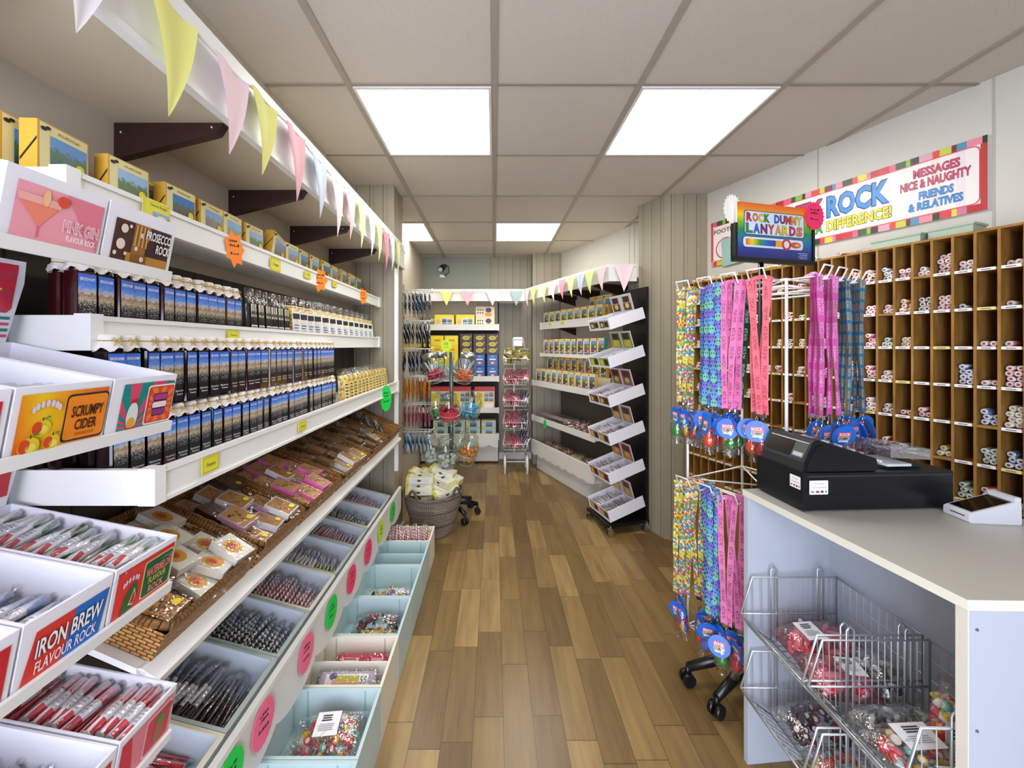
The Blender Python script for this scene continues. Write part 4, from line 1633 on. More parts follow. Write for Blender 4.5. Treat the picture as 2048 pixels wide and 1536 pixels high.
def art_brew(a):
    a.poly([(0.06, 0.10), (0.47, 0.10), (0.56, 0.80), (0.14, 0.80)], mat('D9362E', 0.4))
    a.poly([(0.47, 0.10), (0.92, 0.10), (0.97, 0.80), (0.56, 0.80)], mat('1E6CC4', 0.4))
    a.text('IRON BREW', 0.53, 0.54, 0.74, 0.26, PAPER, 4, 0.02, mat('12305A', 0.4), 0.02)
    a.text('FLAVOUR ROCK', 0.52, 0.27, 0.68, 0.17, PAPER, 4, 0.01)


def art_melon(a):
    a.rect(0.05, 0.06, 0.97, 0.86, mat('DE3A34', 0.4))
    a.rect(0.05, 0.86, 0.97, 0.90, RED, 1)
    a.rrect(0.46, 0.16, 0.96, 0.82, 0.04, mat('F0D890', 0.4), 2)
    a.rrect(0.475, 0.18, 0.945, 0.80, 0.035, mat('14603A', 0.4), 3)
    a.text('WATERMELON', 0.71, 0.60, 0.42, 0.16, mat('F08A80', 0.4), 5, 0.02)
    a.text('FLAVOUR', 0.71, 0.44, 0.30, 0.11, mat('E8C85A', 0.4), 5, 0.01)
    a.text('ROCK', 0.71, 0.28, 0.26, 0.13, mat('F08A80', 0.4), 5, 0.02)
    a.poly([(0.16, 0.12), (0.34, 0.16), (0.39, 0.34), (0.36, 0.58), (0.30, 0.60), (0.20, 0.44)], mat('1C6A34', 0.4), 4)
    a.poly([(0.26, 0.24), (0.34, 0.20), (0.37, 0.34), (0.33, 0.50)], mat('F2E0C0', 0.4), 5)
    a.poly([(0.275, 0.26), (0.335, 0.23), (0.355, 0.34), (0.325, 0.46)], RED, 6)
    for i in range(6):
        an = math.radians(150 - i * 22)
        a.ell(0.26 + math.cos(an) * 0.13, 0.60 + math.sin(an) * 0.10, 0.017, 0.05, mat('D8D0E8', 0.4), 6, 8)


def art_strawb(a):
    a.rect(0.05, 0.08, 0.97, 0.88, mat('E07A86', 0.4))
    a.poly([(0.05, 0.08), (0.30, 0.08), (0.20, 0.88), (0.05, 0.88)], mat('D01F38', 0.4), 2)
    a.rrect(0.46, 0.14, 0.94, 0.82, 0.05, mat('F0C8D0', 0.4), 2)
    a.rrect(0.48, 0.17, 0.92, 0.79, 0.045, mat('C83A4A', 0.4), 3)
    a.ell(0.72, 0.42, 0.10, 0.22, mat('A85A3A', 0.35), 4)
    a.ell(0.72, 0.64, 0.08, 0.07, GREEN, 5)


def art_plain(a):
    a.rect(0.08, 0.12, 0.94, 0.85, mat('C8202E', 0.4))
    a.rect(0.12, 0.2, 0.5, 0.7, mat('E88A98', 0.4), 2)


def carton(z, y0, y1, art, label, flap=None, fill_=None, depth=0.312, H=0.098, nst=13):
    Mt = Matrix(((c3, 0, s3, XF - 0.325 * c3), (0, 1, 0, 0), (-s3, 0, c3, z + 0.325 * s3), (0, 0, 0, 1)))
    root = thing('rock_carton', label, 'carton', Mt @ Vector((0.16, (y0 + y1) / 2, 0.006)), group='printed rock cartons on the near stand')
    T = 0.0035
    x0, x1 = 0.318 - depth, 0.318
    z0 = 0.0065
    m = MB()
    m.box(x0, x1, y0, y1, z0, z0 + T, CARD, Mt)
    m.box(x0, x1, y0, y0 + T, z0, z0 + H, CARD, Mt)
    m.box(x0, x1, y1 - T, y1, z0, z0 + H, CARD, Mt)
    m.box(x0, x0 + T, y0 + T, y1 - T, z0, z0 + H, CARD, Mt)
    m.box(x1 - T, x1, y0 + T, y1 - T, z0, z0 + H, CARD, Mt)
    m.build('box', root)
    m = MB()
    O = Mt @ Vector((x1 + 0.0004, y0, z0))
    a = Art(m, O, (0, 1, 0), Mt.to_3x3() @ Vector((0, 0, 1)), y1 - y0, H, 0.0004)
    art(a)
    m.build('front_print', root)
    if flap:
        m = MB()
        zb, zt = z0 + H + 0.0005, z0 + H + 0.150
        hx = Matrix(((0, 0, 1, x0), (1, 0, 0, 0), (0, 1, 0, 0), (0, 0, 0, 1)))
        m.prism([(y0 + 0.002, zb), (y1 - 0.012, zb), (y1 - 0.001, zt - 0.04), (y1 - 0.004, zt), (y0 + 0.006, zt), (y0 + 0.001, zt - 0.04)], 0.0, 0.003, CARD, Mt @ hx)
        a = Art(m, Mt @ Vector((x0 + 0.0034, y0 + 0.008, zb + 0.006)), (0, 1, 0), Mt.to_3x3() @ Vector((0, 0, 1)), y1 - y0 - 0.022, zt - zb - 0.014)
        flap(a)
        m.build('header_flap', root)
    if fill_:
        kind, words, lift = fill_
        for lay in range(2):
            for k in range(nst):
                x = x0 + 0.014 + k * (depth - 0.026) / (nst - 1)
                if lay and (k % 2 == 0 and k % 3 == 0):
                    continue
                M = Mt @ TR((x, (y0 + y1) / 2 + R.uniform(-0.004, 0.004), z0 + lift + lay * 0.017 + R.uniform(-0.002, 0.003)), R.uniform(-0.14, 0.14), R.uniform(-0.05, 0.12), R.uniform(-0.4, 0.4))
                stick(kind, M, '%s in the %s' % (words, label.split(',')[0].split(' carton')[0] + ' carton'), words + ' on the near stand', 0.082, 0.0082, True, lay == 0)
    return root


def flap_burst(a):
    rays(a, 0.0, 0.35, 1.0, 1.0, 0.4, 0.66, [mat('C8283E', 0.4), mat('B8304A', 0.4)], 24)
    for i in range(4):
        a.rect(0.0, 0.02 + i * 0.08, 1.0, 0.06 + i * 0.08, mat('1A7F7A' if i % 2 else 'D84A6A', 0.4), 2)
    for i in range(10):
        t = i * 0.628
        a.poly([(0.45, 0.66), (0.45 + 0.35 * math.cos(t - 0.06), 0.66 + 0.25 * math.sin(t - 0.06)), (0.45 + 0.35 * math.cos(t + 0.06), 0.66 + 0.25 * math.sin(t + 0.06))], mat('F0C03A', 0.4), 3)
    a.ell(0.45, 0.66, 0.18, 0.14, mat('6A2A6A', 0.4), 4)


def flap_gold(a):
    a.rect(0, 0.0, 1, 1, mat('D8CFE0', 0.4))


def flap_red(a):
    a.rect(0, 0.1, 1, 1, mat('C8202E', 0.4))


z1, z2_, z3, z4 = LIPS
carton(z1, 0.474, 0.598, art_pinkgin, 'pink printed pink gin rock carton, top tier of the near stand')
carton(z1, 0.602, 0.726, art_prosecco, 'brown and gold printed prosecco rock carton, top tier of the near stand', None, fill_=('white', 'white wrapped rock stick', 0.05))
carton(z2_, 0.355, 0.478, art_plain, 'red printed rock carton, nearest on the second tier of the near stand')
carton(z2_, 0.482, 0.604, art_scrumpy, 'orange printed scrumpy cider rock carton, second tier of the near stand', fill_=('white', 'pale wrapped rock stick', 0.045))
carton(z2_, 0.608, 0.727, art_burst, 'pink and teal burst rock carton, second tier of the near stand', flap_burst, fill_=('white', 'pale wrapped rock stick', 0.03))
carton(z3, 0.366, 0.486, art_plain, 'white rock carton with red print, nearest on the third tier of the near stand')
carton(z3, 0.490, 0.606, art_brew, 'red and blue iron brew rock carton, third tier of the near stand', fill_=('brew', 'pale red and blue rock stick', 0.030))
carton(z3, 0.610, 0.727, art_melon, 'red and green watermelon rock carton, third tier of the near stand', flap_red, fill_=('melon', 'green, white and red rock stick', 0.066), nst=17)
carton(z4, 0.492, 0.612, art_plain, 'white rock carton with red print, bottom tier of the near stand', fill_=('brew', 'pale wrapped rock stick', 0.03))
carton(z4, 0.616, 0.727, art_strawb, 'strawberry red rock carton, bottom tier of the near stand', fill_=('red', 'red and white rock stick', 0.066), nst=17)

# ------------------------------------------------------------------ pigeonhole unit on the right wall
PK, PC = 0.37, 2.35
pn = math.sqrt(1 + PK * PK)
PY0 = 2.735                      # far end
ux = Vector((PK / pn, -1 / pn, 0)); un = Vector((-1 / pn, -PK / pn, 0))
PO = Vector((wx(PY0, PC, PK), PY0, 0))
MP = Matrix(((ux.x, -un.x, 0, PO.x), (ux.y, -un.y, 0, PO.y), (0, 0, 1, 0), (0, 0, 0, 1)))   # local x far->near, y into wall
NC, CWD, RH, ZT, DEP = 25, 0.0583, 0.1455, 1.803, 0.166
PL = NC * CWD + 0.008
ph = thing('pigeonhole_unit', 'tall brown wooden pigeonhole unit of rock sticks on the right wall', 'pigeonhole unit', tuple(PO + ux * PL / 2))
NR = 9
m = MB()
m.box(0, PL, DEP, DEP + 0.006, 0.0, ZT, PWOOD, MP)
m.build('back_panel', ph)
for r in range(NR + 1):
    z = ZT - r * RH
    m = MB()
    m.box(-0.002, PL + 0.002, -0.001, DEP, z - 0.009, z, PWOOD, MP)
    o = m.build('shelf_board', ph)
    if r:
        for c in range(NC - 10, NC):
            if (c * 7 + r * 3) % 11 == 0:
                continue
            m = MB()
            x = c * CWD + 0.010
            col = PAPER if (c * 5 + r) % 9 else mat('E6DC8A', 0.6)
            m.box(x, x + CWD - 0.013, -0.003, -0.0012, z - 0.009, z + 0.002, col, MP)
            m.box(x + 0.010, x + CWD - 0.024, -0.0035, -0.003, z - 0.0055, z - 0.0025, mat('6A6A6A', 0.6), MP)
            m.build('paper_label', o)
        m = MB()
        for c in range(NC - 10):
            if (c * 7 + r * 3) % 11 == 0:
                continue
            x = c * CWD + 0.010
            col = PAPER if (c * 5 + r) % 9 else mat('E6DC8A', 0.6)
            m.box(x, x + CWD - 0.013, -0.003, -0.0012, z - 0.009, z + 0.002, col, MP)
            m.box(x + 0.010, x + CWD - 0.024, -0.0035, -0.003, z - 0.0055, z - 0.0025, mat('6A6A6A', 0.6), MP)
        m.build('paper_labels', o, kind='stuff')
for c in range(NC + 1):
    m = MB()
    w = 0.008 if 0 < c < NC else 0.012
    x = c * CWD
    m.box(x, x + w, 0, DEP, ZT - NR * RH, ZT - 0.009, PWOOD, MP)
    m.build('divider', ph)
m = MB()
m.box(0, PL, 0.0, DEP, 0.0, ZT - NR * RH - 0.01, PWOOD, MP)
m.build('plinth', ph)
m = MB()
m.box(PL + 0.003, PL + 0.03, -0.004, DEP, 0.0, ZT + 0.002, PWOOD, MP)
m.build('end_panel', ph)

PSTK = {}
PCOL = {'red': ('C41C2C', 'F4EEE8', 'C41C2C'), 'cream': ('E8DCC0', 'F6F0E4', 'C8A050'), 'blue': ('4A78B8', 'EEF0F4', '2A4A88'), 'black': ('1A1A1E', 'E4E2DE', '1A1A1E'),
        'orange': ('E8762A', 'F6EADC', 'E8762A'), 'pink': ('E07A98', 'F8ECEE', 'D02A4A'), 'yellow': ('D8B83A', 'F6F0D8', 'B88A1E'), 'green': ('6AA88A', 'F0F4EC', '2A7A4A'), 'white': ('ECE6E2', 'F8F4F2', 'C83A4A')}


def cell_stick(kind, M, label, group, bulk=False):
    if bulk:
        a, b, c = PCOL[kind]
        BULK.append((stripe('cell_' + kind, [a, a, b], 2, 0.15), M, 0.150, 0.0098, (mat(b, 0.4), mat('F4EEE8', 0.4), mat(c, 0.4))))
        return
    if kind not in PSTK:
        a, b, c = PCOL[kind]
        m = MB()
        L, r = 0.150, 0.0098
        body = stripe('cell_' + kind, [a, a, b], 2, 0.15)
        m.cyl((0, 0, 0), (0, L, 0), r, body, 10, mat(b, 0.4))
        m.cyl((0, -0.0012, 0), (0, 0.0, 0), r * 0.82, mat('F4EEE8', 0.4), 10)
        m.cyl((0, -0.0016, 0), (0, -0.0012, 0), r * 0.45, mat(c, 0.4), 7)
        m.cyl((0, -0.004, 0), (0, L, 0), r + 0.0008, CELLO, 8)
        o = m.build('rock_stick')
        setp(o, label, 'stick of rock', group)
        place(o, M)
        PSTK[kind] = o
        return
    dup(PSTK[kind], M, label, group)


KC = {'r': 'red', 'c': 'cream', 'b': 'blue', 'k': 'black', 'o': 'orange', 'p': 'pink', 'y': 'yellow', 'g': 'green', 'w': 'white'}
# columns from the near end; rows from the top: kind + count
FILL = ['w2 w1 p1 r8 c8 b5 c3', '0 0 p2 w2 b5 g6 r6', 'w4 k1 0 b7 0 0 g5', 'r8 p6 0 0 0 y3 0', 'w3 k6 0 0 p3 0 0', 'p4 o5 y4 0 p2 w1 0', 'b5 w3 g3 w3 w3 r3 0', 'r5 p4 p5 p5 w5 r3 0',
        'o6 g6 y7 w7 o5 w2 0', 'r3 c4 w3 r4 c3 w3 c2', 'w4 p3 c3 g3 o3 r3 0', 'r2 w3 0 p3 c3 0 0', 'r3 g2 w3 c3 0 0 0', '0 r3 k3 0 p3 0 0', 'w3 0 c3 p3 0 0 w2', 'r3 c2 0 w3 0 0 0',
        'w2 g3 c3 0 0 p2 0', '0 r3 0 c3 w3 0 0', 'c3 0 p3 0 0 r2 0', 'w3 c3 0 g3 0 0 w3', 'r3 0 p2 0 c3 0 0', 'c4 w3 c3 w2 r3 w3 c3', 'w3 c3 y3 c3 w3 o3 w3', 'c4 w3 c3 r3 w3 c3 w3', 'w3 c3 w3 c3 o3 w3 r3']
for ci, colstr in enumerate(FILL):
    c = NC - 1 - ci
    for ri, tok in enumerate(colstr.split()):
        if tok == '0':
            continue
        kind, n = KC[tok[0]], int(tok[1:])
        x0 = c * CWD + 0.008 + 0.0125
        z0 = ZT - (ri + 1) * RH + 0.0112
        for k in range(n):
            per = 2
            lay = k // per
            i = k % per
            x = x0 + i * 0.0215 + (0.004 if lay % 2 else 0.0) + R.uniform(0, 0.002)
            z = z0 + lay * 0.0192 + R.uniform(0, 0.0012)
            M = MP @ TR((x, R.uniform(0.012, 0.035), z)) @ Matrix.Rotation(R.uniform(0, 6.28), 4, 'Y')
            M = M @ Matrix.Scale(0.82, 4, Vector((0, 1, 0)))
            cell_stick(kind, M, '%s rock stick in the pigeonholes, %s column from near end, %s row down' % (kind, nth(ci + 1), nth(ri + 1)), 'rock sticks in the pigeonholes', ci > 6)

# loose sticks and boxes on top of the unit
topk = ['white', 'red', 'cream', 'white', 'green', 'red', 'yellow', 'cream', 'red', 'yellow']
for k, (kind, x) in enumerate(zip(topk, (0.62, 0.66, 0.71, 0.76, 0.80, 0.905, 0.30, 0.20, 0.11, 0.05))):
    M = MP @ TR((x, 0.012, ZT + 0.0112), 0.25 if k != 5 else -0.15)
    cell_stick(kind, M, '%s rock stick lying on top of the pigeonhole unit, %s from the far end' % (kind, nth(sorted((0.62, 0.66, 0.71, 0.76, 0.80, 0.905, 0.30, 0.20, 0.11, 0.05)).index(x) + 1)), 'loose rock sticks on the pigeonhole unit')
for k, (kind, x, y) in enumerate((('red', 0.36, 0.05), ('yellow', 0.50, 0.03), ('white', 0.53, 0.06), ('red', 0.95, 0.07), ('cream', 0.22, 0.07), ('white', 0.08, 0.06))):
    M = MP @ TR((x, y, ZT + 0.0112), -math.pi / 2 + R.uniform(-0.15, 0.15))
    cell_stick(kind, M, '%s rock stick lying lengthwise on the pigeonhole unit, %s of six' % (kind, nth(k + 1)), 'loose rock sticks on the pigeonhole unit')
SAGE = mat('A9B8A6', 0.6)
m = MB()
m.box(1.03, 1.19, 0.01, 0.12, ZT + 0.001, ZT + 0.035, SAGE, MP)
m.box(1.025, 1.195, 0.006, 0.124, ZT + 0.030, ZT + 0.037, SAGE, MP)
single(m, 'storage_box', 'flat sage green lidded box on top of the pigeonhole unit, farther of two', 'box')
m = MB()
m.box(1.205, 1.33, 0.03, 0.13, ZT + 0.001, ZT + 0.040, SAGE, MP)
m.box(1.20, 1.335, 0.026, 0.134, ZT + 0.034, ZT + 0.042, SAGE, MP)
single(m, 'storage_box', 'flat sage green lidded box on top of the pigeonhole unit, nearer of two', 'box')

# ------------------------------------------------------------------ banner on the right wall
BY0, BY1 = 2.745, 1.585
bx = Vector((KW, -1, 0)).normalized()
BO = Vector((wx(BY0, CW - 0.012), BY0, 1.922))
BL, BH = (BY0 - BY1) * math.sqrt(1 + KW * KW), 0.303
ban = thing('banner_sign', 'long striped rock banner sign on the right wall above the pigeonholes', 'banner sign', tuple(BO + bx * BL / 2))
Mb = Matrix(((bx.x, -bx.y, 0, BO.x), (bx.y, bx.x, 0, BO.y), (0, 0, 1, BO.z), (0, 0, 0, 1)))
m = MB()
m.box(0, BL, 0, 0.006, 0, BH, mat('F2EEF0', 0.35), Mb)
m.build('board', ban)
m = MB()
a = Art(m, BO + Vector((-0.0003, 0, 0)), bx, (0, 0, 1), BL, BH, 0.0006)
seg = ['C8283E', 'E2607E', '2E5A3A', '8AB83A', '3A2020', 'D8A0B8', 'E03A30', 'C8C83A', '6A1A2A', '4A90B0', 'E88A9A', '1E3A22', 'D83A4A', 'E8D040', 'D07898', 'B8242E']
for y0, y1, sh in ((0.90, 1.0, 0), (0.0, 0.10, 5)):
    x = 0.0
    i = sh
    while x < 1.0:
        w = 0.012 + 0.022 * ((i * 7) % 5) / 4
        a.rect(x, y0, min(1.0, x + w), y1, mat(seg[i % 16], 0.35), 1)
        x += w
        i += 1
a.rect(0.0, 0.1, 0.012, 0.9, mat('C8506A', 0.35)); a.rect(0.985, 0.1, 1.0, 0.9, mat('B8342E', 0.35))
a.rrect(0.012, 0.10, 0.985, 0.90, 0.018, mat('D8405A', 0.35), 2)
a.rrect(0.015, 0.115, 0.982, 0.885, 0.016, mat('EFE9E6', 0.35), 3)
for k, x in enumerate((0.20, 0.34, 0.47, 0.63, 0.74, 0.79, 0.87, 0.93)):
    a.rect(x, 0.12, x + 0.022, 0.88, mat(('E6E0D2', 'EADFE2', 'E2E6DC')[k % 3], 0.35), 3.5)
m.build('print', ban)
m = MB()
a.mb = m
MAG = mat('C2245A', 0.35); DK = mat('2A1420', 0.4); LBL = mat('1F86D6', 0.35); YEL = mat('F0E020', 0.35); GRN = mat('4AA83A', 0.35)
a.text('NOVELTY', 0.362, 0.62, 0.352, 0.37, MAG, 6, 0.03, DK, 0.03)
a.text('ROCK', 0.657, 0.62, 0.20, 0.37, LBL, 6, 0.03, mat('10355E', 0.4), 0.03)
a.text('WITH A', 0.475, 0.28, 0.13, 0.17, GRN, 6, 0.03, DK, 0.03)
a.text('DIFFERENCE!', 0.66, 0.285, 0.21, 0.18, YEL, 6, 0.03, mat('3A3010', 0.4), 0.035)
a.text('MESSAGES', 0.883, 0.745, 0.115, 0.13, MAG, 6, 0.03, DK, 0.02)
a.text('NICE & NAUGHTY', 0.878, 0.585, 0.175, 0.13, MAG, 6, 0.03, DK, 0.02)
a.text('FRIENDS', 0.883, 0.405, 0.085, 0.12, LBL, 6, 0.03, DK, 0.02)
a.text('& RELATIVES', 0.880, 0.255, 0.135, 0.12, LBL, 6, 0.03, DK, 0.02)
a.text('FOOTBALL', 0.105, 0.76, 0.17, 0.10, mat('7A3A1E', 0.4), 6, 0.02)
a.ell(0.09, 0.36, 0.06, 0.24, mat('C83A4A', 0.4), 5); a.ell(0.09, 0.36, 0.054, 0.215, mat('F0DDE0', 0.4), 6)
m.build('lettering', ban)
m = MB()
a2 = Mb @ Matrix.Translation((0.09, -0.004, -0.015)) @ Matrix.Rotation(-0.06, 4, 'Y')
m.box(0, 0.15, -0.002, 0, 0, 0.185, mat('9CC0B8', 0.6), a2)
for k in range(4):
    m.box(0.06 + 0.008 * (k % 2), 0.085, -0.0028, -0.002, 0.06 + k * 0.025, 0.066 + k * 0.025, mat('6A8A88', 0.6), a2)
single(m, 'paper_note', 'plain teal paper note stuck over the far end of the banner', 'paper note')

# ------------------------------------------------------------------ lanyard rack
N_, L_, R_ = Vector((1.005, 1.35, 0)), Vector((0.833, 1.69, 0)), Vector((1.347, 1.52, 0))
B_ = L_ + R_ - N_
C_ = (L_ + R_) / 2
rack = thing('lanyard_rack', 'white wire spinner rack hung with lanyards beside the counter', 'display rack', (C_.x, C_.y, 0))
ZU, ZL = 1.60, 0.80
m = MB()
cor = [N_, L_, B_, R_]
for p in cor:
    m.tube([p + Vector((0, 0, 0.16)), p + Vector((0, 0, ZU))], 0.0052, WIREW, 8)
m.build('corner_posts', rack)
for z in (ZU, ZU - 0.022, ZL, 0.17):
    m = MB()
    m.tube([p + Vector((0, 0, z)) for p in cor], 0.0042, WIREW, 6, True)
    for i in range(4):
        m.tube([C_ + Vector((0, 0, z)), cor[i] + Vector((0, 0, z))], 0.0032, WIREW, 6)
    m.build('frame', rack)
m = MB()
m.tube([C_ + Vector((0, 0, 0.08)), C_ + Vector((0, 0, 1.725))], 0.010, BLACK, 8)
m.build('pole', rack)


def castor_base(root, c, legs, zleg=0.085):
    for (x, y) in legs:
        m = MB()
        e = Vector((x, y, 0))
        h = (e - c).normalized()
        m.tube([Vector((c.x, c.y, zleg + 0.03)), c.lerp(e, 0.5) + Vector((0, 0, zleg + 0.015)), Vector((x, y, zleg - 0.015))], [0.028, 0.024, 0.018], BLACKP, 8, flat=0.8)
        o = m.build('base_leg', root)
        m = MB()
        s = Vector((-h.y, h.x, 0))
        for sg in (-1, 1):
            w0 = e + s * (0.006 * sg) + Vector((0, 0, 0.026)); w1 = e + s * (0.022 * sg) + Vector((0, 0, 0.026))
            m.cyl(w0, w1, 0.025, BLACKP, 12)
        m.cyl(e + Vector((0, 0, 0.03)), e + Vector((0, 0, zleg - 0.01)), 0.008, BLACKP, 8)
        m.box(e.x - 0.008, e.x + 0.008, e.y - 0.008, e.y + 0.008, 0.03, 0.056, BLACKP)
        m.build('castor', o)


castor_base(rack, Vector((C_.x, C_.y, 0)), [(0.783, 1.59), (0.822, 1.452), (1.20, 1.40), (1.36, 1.66), (1.10, 1.88)])
fL = (L_ - N_).normalized(); oL = Vector((-fL.y, fL.x, 0))
if oL.x > 0: oL = -oL
fR = (R_ - N_).normalized(); oR = Vector((fR.y, -fR.x, 0))
if oR.y > 0: oR = -oR
HK = []
for z in (ZU, ZL):
    for base, f, o_, n, ln in ((N_, fL, oL, 4, (L_ - N_).length), (N_, fR, oR, 4, (R_ - N_).length)):
        for i in range(n):
            p = base + f * (ln * (i + 0.5) / n) + Vector((0, 0, z))
            m = MB()
            w = 0.027
            m.tube([p - f * w, p - f * w + o_ * 0.085, p - f * w + o_ * 0.10 + Vector((0, 0, 0.034)), p + f * w + o_ * 0.10 + Vector((0, 0, 0.034)), p + f * w + o_ * 0.085, p + f * w], 0.0032, WIREW, 6)
            m.build('hook', rack)
            HK.append((p, f, o_))


def emoji(name, a, b, c):
    t = NT(name, 0.5)
    u, v, _ = t.sep(t.uv())
    f = t.math('FRACT', t.math('MULTIPLY', v, 5.0))
    base = t.ramp(f, [(0.0, a), (0.34, b), (0.67, c)], 'CONSTANT')
    k = t.math('FRACT', t.math('MULTIPLY', v, 15.0))
    d = t.math('ABSOLUTE', t.math('SUBTRACT', k, 0.5))
    e = t.math('ABSOLUTE', t.math('SUBTRACT', u, 0.5))
    dark = t.math('LESS_THAN', t.math('ADD', t.math('MULTIPLY', t.math('ABSOLUTE', t.math('SUBTRACT', e, 0.22)), 2.5), t.math('MULTIPLY', t.math('ABSOLUTE', t.math('SUBTRACT', k, 0.4)), 2.0)), 0.28)
    lite = t.math('GREATER_THAN', t.math('ADD', t.math('MULTIPLY', e, 0.6), d), 0.62)
    c1 = t.mix(dark, base, lin('16142E'))
    c1 = t.mix(t.math('MULTIPLY', lite, 0.85), c1, lin('24245A'))
    return t.col(c1)


def worded(name, base, ink, n=7.0, dens=0.5):
    t = NT(name, 0.5)
    u, v, _ = t.sep(t.uv())
    w = t.noise(t.comb(t.math('MULTIPLY', u, 3.0), t.math('MULTIPLY', v, 110.0)), 1.0, 1.0)
    wd = t.math('LESS_THAN', t.math('FRACT', t.math('MULTIPLY', v, n)), 0.72)
    e = t.math('LESS_THAN', t.math('ABSOLUTE', t.math('SUBTRACT', u, 0.5)), 0.30)
    k = t.math('MULTIPLY', t.math('MULTIPLY', t.math('GREATER_THAN', w, 1 - dens), wd), e)
    return t.col(t.mix(t.math('MULTIPLY', k, 0.75), lin(base), lin(ink)))


LMAT = {'yellow dotted': blotch('lanyard_yellow', ['E8D83A', '4A8AC8', 'D8484A', 'E8E4C8', '6AA84A', 'D8C84A'], 130), 'blue and purple patterned': emoji('lanyard_blue', '7A78D0', '6AA0DC', '7AC8B4'),
        'orange': mat('E8962A', 0.6), 'pink lettered': worded('lanyard_pink', 'EE86BC', '8A3A6A'), 'green': worded('lanyard_green', '145A3A', 'D8E8D8'), 'coral lettered': worded('lanyard_coral', 'F0788A', 'B03A2A'),
        'magenta lettered': worded('lanyard_magenta', 'E85CBC', 'F8D8EC', 6.0), 'teal patterned': worded('lanyard_teal', '1A7AA8', 'E8B04A', 12.0, 0.55)}
RAIN = stripe('rainbow_dummy', ['D81E2E', 'E8761E', 'E8C81E', '2EA84A', '1E6AC8', '6A2AA8'], 0, 3.0, 0.15, 1)
DUMC = [mat('D01428', 0.12), RAIN, mat('E8481E', 0.12), mat('1E8A3A', 0.12), mat('2A6AC8', 0.12), mat('C81450', 0.12)]


